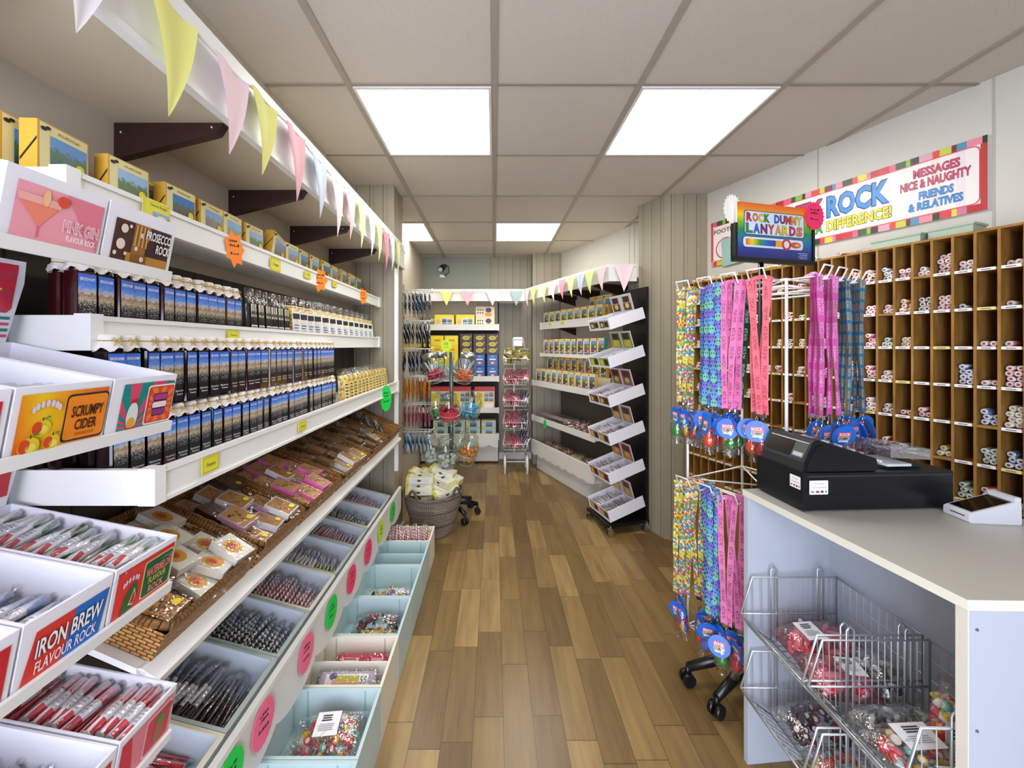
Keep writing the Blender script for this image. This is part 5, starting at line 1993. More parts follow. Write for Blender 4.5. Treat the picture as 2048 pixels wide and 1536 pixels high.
def lanyard(kind, dum, seed, tag=True, gap=0.052, L=0.47):
    """hangs from local origin; local x across, y towards the rack, z up"""
    mt = LMAT[kind]
    rr = random.Random(seed)
    t = thing('lanyard', 'x', 'lanyard')
    m = MB()
    n = 12; w = 0.0112
    b0 = None
    path = []
    for i in range(n + 1):
        k = i / n
        path.append((-gap / 2 * (1 - k) ** 1.2 - 0.008 * k, 0.003 * math.sin(k * 5 + seed), -L * (1 - 0) * k))
    path2 = [(-x, y + 0.004, z) for x, y, z in path]
    top = [(-gap / 2, 0, 0), (-gap / 4, 0.012, 0.008), (gap / 4, 0.012, 0.008), (gap / 2, 0.004, 0)]
    for P, v0 in ((path, 0.0), (path2, 0.5)):
        for i in range(n):
            p, q = P[i], P[i + 1]
            yw = 0.0015 * math.sin(i + seed)
            m.poly([(p[0] - w, p[1] - yw, p[2]), (q[0] - w, q[1] - yw, q[2]), (q[0] + w, q[1] + yw, q[2]), (p[0] + w, p[1] + yw, p[2])], mt,
                   [(0, v0 + i / n), (0, v0 + (i + 1) / n), (1, v0 + (i + 1) / n), (1, v0 + i / n)], True)
            m.poly([(p[0] + w, p[1] + yw + 0.001, p[2]), (q[0] + w, q[1] + yw + 0.001, q[2]), (q[0] - w, q[1] - yw + 0.001, q[2]), (p[0] - w, p[1] - yw + 0.001, p[2])], mt,
                   [(1, v0 + i / n), (1, v0 + (i + 1) / n), (0, v0 + (i + 1) / n), (0, v0 + i / n)], True)
    for i in range(3):
        p, q = top[i], top[i + 1]
        m.poly([(p[0], p[1] - 0.001, p[2] + 0.0005), (q[0], q[1] - 0.001, q[2] + 0.0005), (q[0], q[1] + 0.016, q[2]), (p[0], p[1] + 0.016, p[2])], mt, [(0, 0.4), (0, 0.6), (1, 0.6), (1, 0.4)])
        m.poly([(p[0] - w * (i == 0), p[1] - 0.0005, p[2] - 0.012), (q[0] + w * (i == 2), q[1] - 0.0005, q[2] - 0.012), (q[0] + w * (i == 2), q[1], q[2]), (p[0] - w * (i == 0), p[1], p[2])], mt, [(0, 0.4), (0, 0.6), (1, 0.6), (1, 0.4)])
    m.build('strap', t, world=False)
    m = MB()
    m.box(-0.010, 0.010, -0.002, 0.006, -L - 0.010, -L + 0.004, SILVER)
    m.tube([(0, 0.002, -L - 0.010), (0, 0.002, -L - 0.022)], 0.002, SILVER, 6)
    m.tube([(math.cos(i * 0.785) * 0.006, 0.002, -L - 0.032 + math.sin(i * 0.785) * 0.011) for i in range(8)], 0.0014, SILVER, 5, True)
    m.build('clip', t, world=False)
    dx, dy = rr.uniform(-0.03, 0.03), rr.uniform(-0.03, 0.012)
    if tag:
        m = MB()
        Mt = Matrix.Translation((dx * 0.6, dy - 0.018, -L - 0.058 + rr.uniform(-0.012, 0.008))) @ Matrix.Rotation(rr.uniform(-0.8, 0.8), 4, 'Z') @ Matrix.Rotation(math.pi / 2 + rr.uniform(-0.3, 0.3), 4, 'X')
        m.cyl(Mt @ Vector((0, 0, -0.0012)), Mt @ Vector((0, 0, 0.0012)), 0.036, mat('1E6AD0', 0.35), 20)
        R3 = Mt.to_3x3()
        a = Art(m, Mt @ Vector((-0.036, -0.036, 0.0013)), R3 @ Vector((1, 0, 0)), R3 @ Vector((0, 1, 0)), 0.072, 0.072)
        a.rect(0.24, 0.50, 0.76, 0.70, mat('E84A5A', 0.4)); a.rect(0.26, 0.32, 0.74, 0.48, mat('E8D05A', 0.4)); a.rect(0.3, 0.22, 0.7, 0.30, PAPER)
        a.text('ROCK', 0.5, 0.60, 0.44, 0.15, PAPER, 3, 0.03); a.text('DUMMY', 0.5, 0.40, 0.42, 0.12, mat('1E4A9A', 0.4), 3, 0.03)
        m.box(-0.02, 0.02, -0.0016, -0.0012, 0, 0.0004, PAPER, Mt)
        m.build('round_tag', t, world=False)
    m = MB()
    z = -L - 0.052
    o = Vector((dx, dy, 0))
    T = Matrix.Translation((dx, dy, z)) @ Matrix.Rotation(rr.uniform(-0.35, 0.35), 4, 'Y') @ Matrix.Scale(1.28, 4)
    m.lathe([(0.0005, -0.075), (0.010, -0.072), (0.0155, -0.062), (0.0145, -0.050), (0.008, -0.040), (0.0065, -0.030), (0.016, -0.028), (0.016, -0.023), (0.0005, -0.022)], DUMC[dum], T, 12)
    m.tube([T @ Vector((math.cos(i * 0.785) * 0.010, 0, -0.013 + math.sin(i * 0.785) * 0.010)) for i in range(8)], 0.0025, DUMC[dum], 6, True)
    d = m.build('rock_dummy', t, world=False)
    m = MB()
    m.lathe([(0.004, 0.006), (0.012, -0.002), (0.020, -0.022), (0.0195, -0.050), (0.0185, -0.070), (0.010, -0.082), (0.013, -0.095)], CELLO, T, 9, lambda i, a_, r, z_: (r * (1 + 0.14 * math.sin(4 * a_ + i)), z_), cap=False)
    m.build('wrapper', d, world=False)
    return t


def hang(hi, k, kind, dum, label, dep, xs=0.0, protos={}, gap=0.052, L=0.47):
    p, f, o_ = HK[hi]
    xdir = -f if o_ is not oR else f
    # local x across the peg, y pointing back to the rack
    y = -o_
    x = Vector((0, 0, 1)).cross(y) * -1
    o = p + o_ * dep + f * xs + Vector((0, 0, 0.006))
    x = y.cross(Vector((0, 0, 1)))
    M = Matrix(((x.x, y.x, 0, o.x), (x.y, y.y, 0, o.y), (0, 0, 1, o.z), (0, 0, 0, 1))) @ Matrix.Rotation(R.uniform(-0.05, 0.05), 4, 'Y')
    key = (kind, dum)
    if key not in protos:
        protos[key] = lanyard(kind, dum, len(protos) + 1, gap=gap, L=L)
        place(protos[key], M)
        protos[key]['label'] = label
        protos[key]['group'] = 'rock dummy lanyards on the rack'
        return
    dup(protos[key], M, label, 'rock dummy lanyards on the rack')


UP = [(3, 'yellow dotted', 3), (2, 'blue and purple patterned', 4), (2, 'orange', 1), (1, 'pink lettered', 3), (1, 'green', 2), (0, 'coral lettered', 2), (4, 'magenta lettered', 3), (5, 'magenta lettered', 3), (6, 'teal patterned', 3), (7, 'teal patterned', 3)]
LO = [(11, 'yellow dotted', 4), (10, 'blue and purple patterned', 4), (9, 'pink lettered', 3)]
cnt = {}
for tier, LST in (('upper', UP), ('lower', LO)):
    for hi, kind, n in LST:
        for k in range(n):
            c = cnt.get((tier, kind), 0) + 1
            cnt[(tier, kind)] = c
            wide = kind in ('blue and purple patterned', 'magenta lettered', 'teal patterned')
            hang(hi, k, kind, (hi + k * 2) % 6, '%s lanyard with rock dummy on the %s hooks, %s of its kind' % (kind, tier, nth(c)), 0.088 - k * 0.020 - (0.05 if kind in ('orange', 'green') else 0), (R.uniform(-0.012, 0.012) if not wide else (k - (n - 1) / 2) * 0.024), gap=0.030 if wide else 0.052)

# sign on the rack
sl = Vector((0.961, 1.56, 0)); sr = Vector((1.329, 1.65, 0))
sx = (sr - sl).normalized(); sn = sx.cross(Vector((0, 0, 1)))
SW, SH = (sr - sl).length, 0.226
sign = thing('rack_sign', 'rainbow rock dummy lanyards sign in a black holder above the rack', 'sign', tuple(C_ + Vector((0, 0, 1.715))))
Ms = Matrix(((sx.x, -sn.x, 0, sl.x), (sx.y, -sn.y, 0, sl.y), (0, 0, 1, 1.718), (0, 0, 0, 1)))
m = MB()
m.box(-0.012, SW + 0.012, 0.004, 0.014, -0.004, SH * 0.62, BLACK, Ms)
m.box(-0.012, SW + 0.012, -0.012, 0.014, -0.010, 0.006, BLACK, Ms)
m.box(-0.012, -0.002, -0.010, 0.014, -0.004, SH * 0.62, BLACK, Ms)
m.box(SW + 0.002, SW + 0.012, -0.010, 0.014, -0.004, SH * 0.62, BLACK, Ms)
m.build('holder', sign)
t = NT('rainbow_board', 0.3)
u, v, _ = t.sep(t.uv())
t.col(t.ramp(v, [(0.0, '2A1E5A'), (0.18, '24388E'), (0.36, '1E78A8'), (0.52, '1E8A4A'), (0.66, '8AB82A'), (0.78, 'F0D81E'), (0.88, 'F0901E'), (1.0, 'E8641E')]))
m = MB()
m.box(0, SW, -0.004, 0.002, 0, SH, mat('F4F0F0', 0.4), Ms)
a = Art(m, Ms @ Vector((0, -0.0045, 0)), sx, (0, 0, 1), SW, SH, 0.0005)
a.rect(0, 0, 1, 1, MATS['rainbow_board'])
LB = mat('DCE6F2', 0.35)
a.rrect(0.085, 0.43, 0.895, 0.865, 0.03, mat('3A4A78', 0.35), 2); a.rrect(0.095, 0.445, 0.885, 0.85, 0.028, LB, 3)
a.rrect(0.065, 0.20, 0.885, 0.41, 0.04, mat('3A4A78', 0.35), 2); a.rrect(0.075, 0.215, 0.875, 0.395, 0.035, LB, 3)
bow = NT('rainbow_bar', 0.3)
u, v, _ = bow.sep(bow.uv())
bow.col(bow.ramp(u, [(0.0, 'E84A1E'), (0.2, 'F0D01E'), (0.45, '2A9A3A'), (0.75, '1E5AC0'), (1.0, '4A2A7A')]))
a.rect(0.11, 0.25, 0.50, 0.36, MATS['rainbow_bar'], 4)
a.rect(0.50, 0.25, 0.585, 0.36, mat('E8A81E', 0.3), 4)
a.ell(0.645, 0.30, 0.065, 0.105, mat('C83A3A', 0.3), 4); a.ell(0.645, 0.30, 0.036, 0.065, LB, 5)
a.ell(0.77, 0.30, 0.075, 0.055, mat('D84A3A', 0.3), 4); a.ell(0.79, 0.30, 0.035, 0.022, mat('E8C05A', 0.3), 5)
m.build('board', sign)
m = MB()
a.mb = m
cyc = [mat(c, 0.3) for c in ('C21E4A', 'E2762A', 'E8C41E', '2A8A3A', '2A6AC0', '7A2A6A', 'C83A3A', 'E09A2A', 'D8C81E')]
x = 0.15
for i, ch in enumerate('ROCK'):
    a.text(ch, x, 0.745, 0.068, 0.15, cyc[i], 6, 0.04, mat('24243A', 0.4), 0.02); x += 0.078
x = 0.515
for i, ch in enumerate('DUMMY'):
    a.text(ch, x, 0.745, 0.066, 0.15, cyc[(i + 4) % 9], 6, 0.04, mat('24243A', 0.4), 0.02); x += 0.076
x = 0.15
for i, ch in enumerate('LANYARDS'):
    a.text(ch, x, 0.55, 0.082, 0.17, cyc[(i * 1 + 3) % 9], 6, 0.04, mat('24243A', 0.4), 0.02); x += 0.096
for k in range(4):
    a.rect(0.82 - 0.02 * (k % 2), 0.06 + k * 0.03, 0.93, 0.07 + k * 0.03, mat('B8C4E8', 0.4), 6)
m.build('lettering', sign)
fr = Ms.to_3x3()


def signM(x, y, z):
    o = Ms @ Vector((x, y, z))
    return Matrix(((sx.x, 0, sn.x, o.x), (sx.y, 0, sn.y, o.y), (0, 1, 0, o.z), (0, 0, 0, 1)))


star(signM(SW + 0.003, -0.014, SH * 0.86), 0.052, 0.060, SHOT, 'hot pink spiky price star on the corner of the lanyard sign', 22, 0.9, True)
star(signM(0.004, 0.022, SH * 0.90), 0.045, 0.062, mat('F0EEE4', 0.6), 'white scalloped price star behind the lanyard sign', 20, 0.86, False)

# ------------------------------------------------------------------ counter
CT = mat('B9B7AE', 0.35); CTW = mat('B9C0CB', 0.4); EDGE = mat('E6E2D2', 0.4)
ctr = thing('shop_counter', 'white shop counter with an open recess of wire baskets', 'counter', (1.15, 1.02, 0))
TA_, TB_, TC_, TD_ = (0.827, 1.307), (1.424, 1.36), (1.492, 0.722), (0.887, 0.7356)
m = MB()
m.prism([TD_, TC_, TB_, TA_], 0.874, 0.894, CT, None, EDGE)
m.build('worktop', ctr)
m = MB()
m.prism([(0.829, 1.284), (1.42, 1.335), (1.418, 1.353), (0.828, 1.302)], 0.0, 0.8735, CTW)
m.build('end_panel', ctr)
m = MB()
m.prism([(1.135, 1.310), (1.120, 1.309), (1.165, 0.757), (1.180, 0.757)], 0.0, 0.8735, CTW)
m.build('back_panel', ctr)
m = MB()
m.prism([(0.889, 0.7365), (1.49, 0.7235), (1.49, 0.7415), (0.890, 0.7545)], 0.0, 0.8735, CTW)
m.prism([(0.887, 0.735), (0.889, 0.735), (0.890, 0.756), (0.888, 0.756)], 0.0, 0.8735, EDGE)
for x, z in ((0.905, 0.838), (0.905, 0.648)):
    m.ball((x, 0.7362, z), 0.003, mat('5A5A60', 0.4), 8)
m.build('end_panel', ctr)

# ------------------------------------------------------------------ wire baskets in the recess
GALV = mat('C2C8CA', 0.35, 0.75)


def wire_basket(y0, y1, zt, lab):
    r = 0.0030; q = 0.0013
    xb, xt, xm, xl, xf = 1.108, 0.835, 0.797, 0.818, 0.895
    zm, zl, zf = zt - 0.118, zt - 0.150, zt - 0.205
    t = thing('wire_basket', lab, 'wire basket', (0.96, (y0 + y1) / 2, zf - 0.004), group='stacked wire baskets in the counter recess')
    m = MB()
    for y in (y0, y1):
        m.tube([(xb, y, zf), (xb, y, zt), (xt, y, zt), (xm, y, zm), (xl, y, zl), (xf, y, zf)], r, GALV, 7)
        m.tube([(xb, y, zm), (xm, y, zm)], r * 0.85, GALV, 6)
        for x in (0.905, 1.055):
            m.tube([(x - 0.010, y, zf), (x - 0.010, y, zt + 0.024), (x, y, zt + 0.034), (x + 0.010, y, zt + 0.024), (x + 0.010, y, zf)], r * 0.8, GALV, 6)
    for x, z in ((xb, zt), (xb, zf), (xf, zf), (xl, zl), (xm, zm)):
        m.tube([(x, y0, z), (x, y1, z)], r * 0.9, GALV, 6)
    m.build('frame', t)
    m = MB()
    n = 13
    for y in (y0, y1):
        for i in range(1, n):
            x = xf + (xb - xf) * i / n
            m.tube([(x, y, zf), (x, y, zt)], q, GALV, 4)
        for x in (xt, xt + 0.03):
            m.tube([(x + 0.004, y, zl - 0.02), (x, y, zt)], q, GALV, 4)
    ny = 11
    for i in range(1, ny):
        y = y0 + (y1 - y0) * i / ny
        m.tube([(xb, y, zt), (xb, y, zf), (xf, y, zf), (xl, y, zl), (xm, y, zm)], q, GALV, 4)
    for i in range(1, 9):
        x = xf + (xb - xf) * i / 9
        m.tube([(x, y0, zf), (x, y1, zf)], q, GALV, 4)
    for z in (zt - 0.05, zt - 0.10, zt - 0.15):
        m.tube([(xb, y0, z), (xb, y1, z)], q, GALV, 4)
    for k in (0.35, 0.7):
        m.tube([(xf + (xl - xf) * k, y0, zf + (zl - zf) * k), (xf + (xl - xf) * k, y1, zf + (zl - zf) * k)], q, GALV, 4)
    m.build('wire_mesh', t)


wire_basket(1.015, 1.270, 0.622, 'upper wire basket of the stack farther from the camera, in the counter recess')
wire_basket(1.015, 1.270, 0.382, 'lower wire basket of the stack farther from the camera, in the counter recess')
wire_basket(0.768, 0.998, 0.622, 'upper wire basket of the stack nearer the camera, in the counter recess')
wire_basket(0.768, 0.998, 0.382, 'lower wire basket of the stack nearer the camera, in the counter recess')
PKF = film('pink_film', 'F8C8D0', 0.3, 0.12)
sweets_bag('sweets_bag', 'pink bag of red sweets at the back of the upper far wire basket', TR((0.985, 1.195, 0.424), 0.1, 0.15), 0.20, 0.12, 0.095, 'red', 56, False, (0.3, 0.5, 0.3, 0.5), seed=11, film_=PKF)
sweets_bag('sweets_bag', 'pink bag of red sweets at the front of the upper far wire basket', TR((0.945, 1.08, 0.424), -0.15, 0.1), 0.15, 0.11, 0.080, 'red', 46, False, (0.65, 0.45, 0.35, 0.5), seed=12, film_=PKF)
sweets_bag('sweets_bag', 'clear bag of black and silver humbugs in the upper far wire basket', TR((1.055, 1.075, 0.424), 1.45), 0.13, 0.09, 0.095, 'humbug', 60, False, None, seed=13)
sweets_bag('sweets_bag', 'clear bag of black and silver humbugs at the back of the upper near wire basket', TR((0.985, 0.955, 0.420), 0.05), 0.19, 0.075, 0.065, 'humbug', 60, False, None, seed=14)
sweets_bag('sweets_bag', 'clear bag of mixed rock sweets with white label lying in the upper near wire basket', TR((0.945, 0.880, 0.440), 0.05, 0.2), 0.17, 0.085, 0.060, 'mixed', 54, True, (0.5, 0.6, 0.5, 0.6), seed=15)
sweets_bag('sweets_bag', 'clear bag of mixed rock sweets at the front of the upper near wire basket', TR((0.985, 0.805, 0.430), -0.1, 0.1), 0.18, 0.07, 0.060, 'mixed', 50, True, (0.3, 0.5, 0.3, 0.5), seed=16)
sweets_bag('sweets_bag', 'bag of dark red and mixed sweets in the lower far wire basket', TR((0.975, 1.18, 0.184), 0.1, 0.1), 0.20, 0.14, 0.085, 'dark', 64, True, None, seed=17)
sweets_bag('sweets_bag', 'bag of red sweets at the front of the lower far wire basket', TR((0.945, 1.065, 0.184), -0.1), 0.15, 0.09, 0.075, 'mixed', 54, True, None, seed=18)
sweets_bag('sweets_bag', 'bag of black sweets in the lower near wire basket', TR((1.0, 0.93, 0.184), 0.0), 0.18, 0.12, 0.06, 'dark', 50, True, None, seed=19)


def upright_bag(label, M, w, h, d, pal, seed):
    rr = random.Random(seed)
    t = thing('sweets_bag', label, 'bag of sweets')
    place(t, M)
    cols = [mat(c, 0.25) for c in PAL[pal]]
    m = MB()
    for i in range(70):
        z = rr.random() * h * 0.68
        an = rr.random() * 6.28
        c = Vector((math.cos(an) * w * 0.40, math.sin(an) * d * 0.40, 0.012 + z))
        ax = Vector((rr.uniform(-1, 1), rr.uniform(-1, 1), rr.uniform(-1, 1))).normalized()
        s_ = 0.0105
        m.cyl(c - ax * 0.006, c + ax * 0.006, s_, cols[i % len(cols)], 9)
        for sg in (1, -1):
            m.cyl(c + ax * 0.006 * sg, c + ax * 0.0068 * sg, s_ * 0.6, mat('F6EFE4', 0.35), 7)
    m.build('sweets', t, kind='stuff', world=False)
    m = MB()
    m.lathe([(0.46, 0.0), (0.50, 0.05), (0.50, h * 0.62), (0.42, h * 0.78), (0.30, h * 0.88), (0.36, h)], CELLO, None, 16, lambda i, a_, r, z: (r * (1 + 0.05 * math.sin(5 * a_ + i)), z), cap=False, sx=w, sy=d)
    m.build('film', t, world=False)
    m = MB()
    m.box(-w * 0.52, -w * 0.02, -d * 0.56, -d * 0.55, h * 0.05, h * 0.62, PAPER)
    a = Art(m, (-w * 0.52, -d * 0.562, h * 0.05), (1, 0, 0), (0, 0, 1), w * 0.5, h * 0.57)
    a.lines(0.15, 0.85, [0.80, 0.72, 0.64], 0.045, INK); a.lines(0.1, 0.9, [0.5, 0.42, 0.34, 0.24, 0.16], 0.02, mat('8A8A96', 0.6))
    m.box(w * 0.26, w * 0.46, -d * 0.50, -d * 0.49, h * 0.08, h * 0.5, PAPER)
    m.build('label', t, world=False)


upright_bag('tall clear bag of rock sweets with white label standing in the upper near wire basket', TR((1.052, 0.895, 0.424), -0.1), 0.095, 0.185, 0.055, 'mixed', 21)

# ------------------------------------------------------------------ cash register
REG = mat('0D1016', 0.35); REGG = mat('2A2D30', 0.4); REGT = mat('4A4D50', 0.35)
reg = thing('cash_register', 'black cash register with drawer standing on the counter', 'cash register', (1.10, 1.21, 0.894))
th = 0.05
Mr = Matrix.Translation((0.884, 1.122, 0.894)) @ Matrix.Rotation(th, 4, 'Z')
m = MB()
m.box(0.0, 0.455, 0.0, 0.178, 0.006, 0.112, REG, Mr)
m.box(-0.003, 0.010, -0.003, 0.182, 0.006, 0.114, REG, Mr)
m.box(0.010, 0.455, -0.002, 0.0, 0.100, 0.106, REGG, Mr)
for x in (0.03, 0.42):
    for y in (0.02, 0.16):
        m.cyl(Mr @ Vector((x, y, 0)), Mr @ Vector((x, y, 0.007)), 0.009, BLACK, 10)
m.build('cash_drawer', reg)
Mx = Mr @ Matrix(((1, 0, 0, 0), (0, 0, -1, 0.172), (0, 1, 0, 0), (0, 0, 0, 1)))
prof = [(0.003, 0.1135), (0.225, 0.1135), (0.232, 0.124), (0.225, 0.150), (0.075, 0.197), (0.052, 0.205), (0.038, 0.203), (0.030, 0.195), (0.006, 0.140)]
m = MB()
m.prism(prof, 0.004, 0.166, REG, Mx, REGG)
m.prism([(0.012, 0.116), (0.222, 0.116), (0.222, 0.140), (0.060, 0.190), (0.044, 0.186), (0.014, 0.135)], 0.166, 0.170, REG, Mx)
m.build('body', reg)
m = MB()
p0, p1 = Vector((0.0075, 0, 0.146)), Vector((0.0295, 0, 0.193))
up = (p1 - p0)
for y0, y1, k0, k1, mt in ((0.060, 0.155, 0.05, 0.95, mat('050608', 0.08)), (0.012, 0.058, 0.05, 0.95, REGT)):
    A = p0 + up * k0 - Vector((0.0008, 0, 0)); Bq = p0 + up * k1 - Vector((0.0008, 0, 0))
    m.poly([Mr @ Vector((A.x, y1, A.z)), Mr @ Vector((A.x, y0, A.z)), Mr @ Vector((Bq.x, y0, Bq.z)), Mr @ Vector((Bq.x, y1, Bq.z))], mt)
A = p0 + up * 0.15 - Vector((0.0012, 0, 0)); Bq = p0 + up * 0.38 - Vector((0.0012, 0, 0))
m.poly([Mr @ Vector((A.x, 0.052, A.z)), Mr @ Vector((A.x, 0.018, A.z)), Mr @ Vector((Bq.x, 0.018, Bq.z)), Mr @ Vector((Bq.x, 0.052, Bq.z))], mat('B8BCBC', 0.4))
A = p0 + up * 0.98 - Vector((0.001, 0, 0)); Bq = p0 + up * 1.03 - Vector((0.001, 0, 0))
m.poly([Mr @ Vector((A.x, 0.155, A.z)), Mr @ Vector((A.x, 0.012, A.z)), Mr @ Vector((Bq.x, 0.012, Bq.z)), Mr @ Vector((Bq.x, 0.155, Bq.z))], SILVER)
m.build('customer_display', reg)
m = MB()
for i in range(9):
    for j in range(5):
        x = 0.095 + i * 0.0135
        z = 0.197 - (x - 0.075) * (0.047 / 0.150)
        m.box(x, x + 0.010, 0.03 + j * 0.024, 0.048 + j * 0.024, z - 0.002, z + 0.004, mat(('D8D8D4', '5A5C60', '9AA8B8')[(i + j) % 3], 0.4), Mr)
m.build('keypad', reg)
for wd, (x0, x1, z0, z1), side in (('front', (0.014, 0.070, 0.052, 0.092), 0), ('side', (0.006, 0.044, 0.062, 0.098), 1)):
    m = MB()
    if not side:
        o, xx = Mr @ Vector((x0, -0.0035, z0)), Mr.to_3x3() @ Vector((1, 0, 0))
    else:
        o, xx = Mr @ Vector((-0.0034, 0.006 + (x1 - x0), z0)), Mr.to_3x3() @ Vector((0, -1, 0))
    a = Art(m, o, xx, (0, 0, 1), x1 - x0, z1 - z0, 0.0004)
    a.rrect(0, 0, 1, 1, 0.04, PAPER, 1)
    gy = mat('7A7C86', 0.6)
    a.text('now accept', 0.5, 0.76, 0.55, 0.14, gy, 2); a.text('card payments', 0.5, 0.50, 0.80, 0.16, gy, 2)
    a.rect(0.07, 0.13, 0.25, 0.27, mat('8A90A0', 0.5), 2); a.rect(0.34, 0.13, 0.52, 0.27, RED, 2); a.rect(0.60, 0.13, 0.75, 0.27, INK, 2); a.rect(0.84, 0.13, 0.93, 0.27, gy, 2)
    m.build('sticker', reg)
m = MB()
m.box(0.245, 0.40, 0.04, 0.15, 0.1125, 0.120, REGG, Mr)
m.build('receipt_plate', reg)

# clear dish of receipts on the drawer
dish = thing('clear_tray', 'clear plastic tray of lanyards and sweets on the cash drawer', 'tray', tuple(Mr @ Vector((0.37, 0.10, 0.121))))
m = MB()
Md = Mr @ Matrix.Translation((0.275, 0.02, 0.1208))
m.box(0, 0.005, 0.02, 0.11, 0.0, 0.012, PAPER, Md)
m.box(0.0, 0.075, 0.0, 0.10, 0.0, 0.007, mat('D8E0E0', 0.3), Md)
m.build('base_sheet', dish)
m = MB()
P = lambda x, y, z: Md @ Vector((x, y, z))
q = [(0.01, 0.0), (0.16, 0.02), (0.165, 0.11), (0.01, 0.11)]
zb = [0.026, 0.012, 0.012, 0.026]; zt = [0.066, 0.044, 0.044, 0.066]
for i in range(4):
    j = (i + 1) % 4
    m.poly([P(*q[i], zb[i]), P(*q[j], zb[j]), P(*q[j], zt[j]), P(*q[i], zt[i])], film('tray_plastic', 'DCE8E8', 0.5, 0.08))
m.poly([P(*q[i], zb[i]) for i in range(4)], MATS['tray_plastic'])
m.build('tray_shell', dish)
m = MB()
rr = random.Random(5)
for i in range(26):
    c = P(rr.uniform(0.06, 0.15), rr.uniform(0.03, 0.1), 0.036 - 0.02 * 0.3 + rr.uniform(0, 0.008))
    d = Vector((rr.uniform(-1, 1), rr.uniform(-1, 1), rr.uniform(-0.1, 0.2))).normalized() * 0.014
    m.tube([c - d, c + d], 0.0022, mat(('D8A8D0', 'E8E4EC', 'B878B0', '2A8A5A', 'C84A3A')[i % 5 if i > 14 else i % 3], 0.4), 5)
m.build('sweets', dish, kind='stuff')

# card reader
crd = thing('card_reader', 'white card payment reader on the counter end beside the cash register', 'card reader', (1.355, 1.085, 0.894))
Mc = Matrix.Translation((1.277, 1.086, 0.8945)) @ Matrix.Rotation(-0.10, 4, 'Z') @ Matrix.Diagonal((0.84, 0.92, 1.02, 1))
pf = [(0.0, 0.004), (0.004, 0.0), (0.146, 0.0), (0.150, 0.004), (0.148, 0.058), (0.143, 0.061), (0.006, 0.026), (0.0, 0.022)]
m = MB()
mx = Mc @ Matrix(((1, 0, 0, 0), (0, 0, -1, 0.036), (0, 1, 0, 0), (0, 0, 0, 1)))
m.prism(pf, 0.0, 0.072, mat('E4E6EE', 0.3), mx)
m.build('housing', crd)
m = MB()
g = (0.061 - 0.026) / (0.143 - 0.006)
zz = lambda x: 0.0265 + (x - 0.006) * g + 0.0008
m.poly([Mc @ Vector(p) for p in ((0.012, -0.031, zz(0.012)), (0.128, -0.031, zz(0.128)), (0.128, 0.031, zz(0.128)), (0.012, 0.031, zz(0.012)))], mat('050608', 0.08))
m.build('screen', crd)
m = MB()
m.box(0.132, 0.150, -0.034, 0.034, 0.058, 0.070, mat('E4E6EE', 0.3), Mc)
m.build('paper_roll_cover', crd)
m = MB()
m.box(-0.0006, 0.0, -0.024, 0.016, 0.014, 0.0165, BLACK, Mc)
m.build('card_slot', crd)

# ------------------------------------------------------------------ back wall display unit
UWH = mat('E6E4DC', 0.4)
bu_ = thing('back_display_unit', 'white display shelving with scalloped front on the back wall', 'shelving', (-0.40, 4.62, 0))
m = MB()
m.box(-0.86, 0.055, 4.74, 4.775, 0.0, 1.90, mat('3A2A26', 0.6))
m.box(-0.86, 0.04, 4.735, 4.74, 1.56, 1.90, mat('C9BEA6', 0.6))
m.build('back_panel', bu_)
for zb, zt in ((1.550, 1.618), (0.965, 1.025), (0.605, 0.665), (0.30, 0.366)):
    m = MB()
    m.box(-0.86, 0.045, 4.50, 4.74, zb + 0.01, zb + 0.025, UWH)
    m.box(-0.86, 0.047, 4.485, 4.50, zb, zt, UWH)
    m.box(0.035, 0.055, 4.48, 4.505, zb - 0.003, zt + 0.004, WHITE)
    m.build('shelf', bu_)
pts = []
for i in range(0, 101):
    x = -0.86 + 0.905 * i / 100
    pts.append((x, 0.245 - 0.03 * abs(math.sin((x + 0.86) * math.pi / 0.16))))
m = MB()
m.prism(pts + [(0.045, 0.362), (-0.86, 0.362)], 0, 0.01, UWH, Matrix(((1, 0, 0, 0), (0, 0, -1, 4.486), (0, 1, 0, 0), (0, 0, 0, 1))))
m.build('scalloped_valance', bu_)
m = MB()
m.box(-0.86, 0.045, 4.60, 4.62, 0.02, 0.31, UWH)
m.build('plinth', bu_)
m = MB()
m.box(-0.868, 0.345, 4.405, 4.42, 1.874, 2.009, UWH)
m.box(-0.868, 0.345, 4.42, 4.74, 1.90, 1.915, UWH)
m.build('canopy', bu_)

YB = mat('F0D818', 0.4); BRN = mat('4A2A26', 0.4); BLB = mat('1A58B0', 0.35)


def gift(label, M, w, d, h, body, art_fn, group):
    """box on local z=0 with its printed face towards -y"""
    t = thing('gift_box', label, 'gift box', group=group)
    place(t, M)
    b = MB()
    b.box(-w / 2, w / 2, 0, d, 0, h, body)
    b.build('carton', t, world=False)
    b = MB()
    art_fn(Art(b, (-w / 2, -0.0005, 0), (1, 0, 0), (0, 0, 1), w, h, 0.0007))
    b.build('front_print', t, world=False)
    return t


def g_photo(c1, c2):
    def f(a):
        a.rect(0.02, 0.02, 0.98, 0.98, mat(c1, 0.4))
        a.rect(0.35, 0.12, 0.92, 0.72, PAPER, 2)
        for i in range(2):
            for j in range(2):
                a.rect(0.38 + i * 0.27, 0.15 + j * 0.28, 0.62 + i * 0.27, 0.41 + j * 0.28, SCENES[(i + 2 * j + c2) % 4], 3)
        a.ell(0.18, 0.45, 0.10, 0.2, mat('E8B08A', 0.4), 3)
    return f


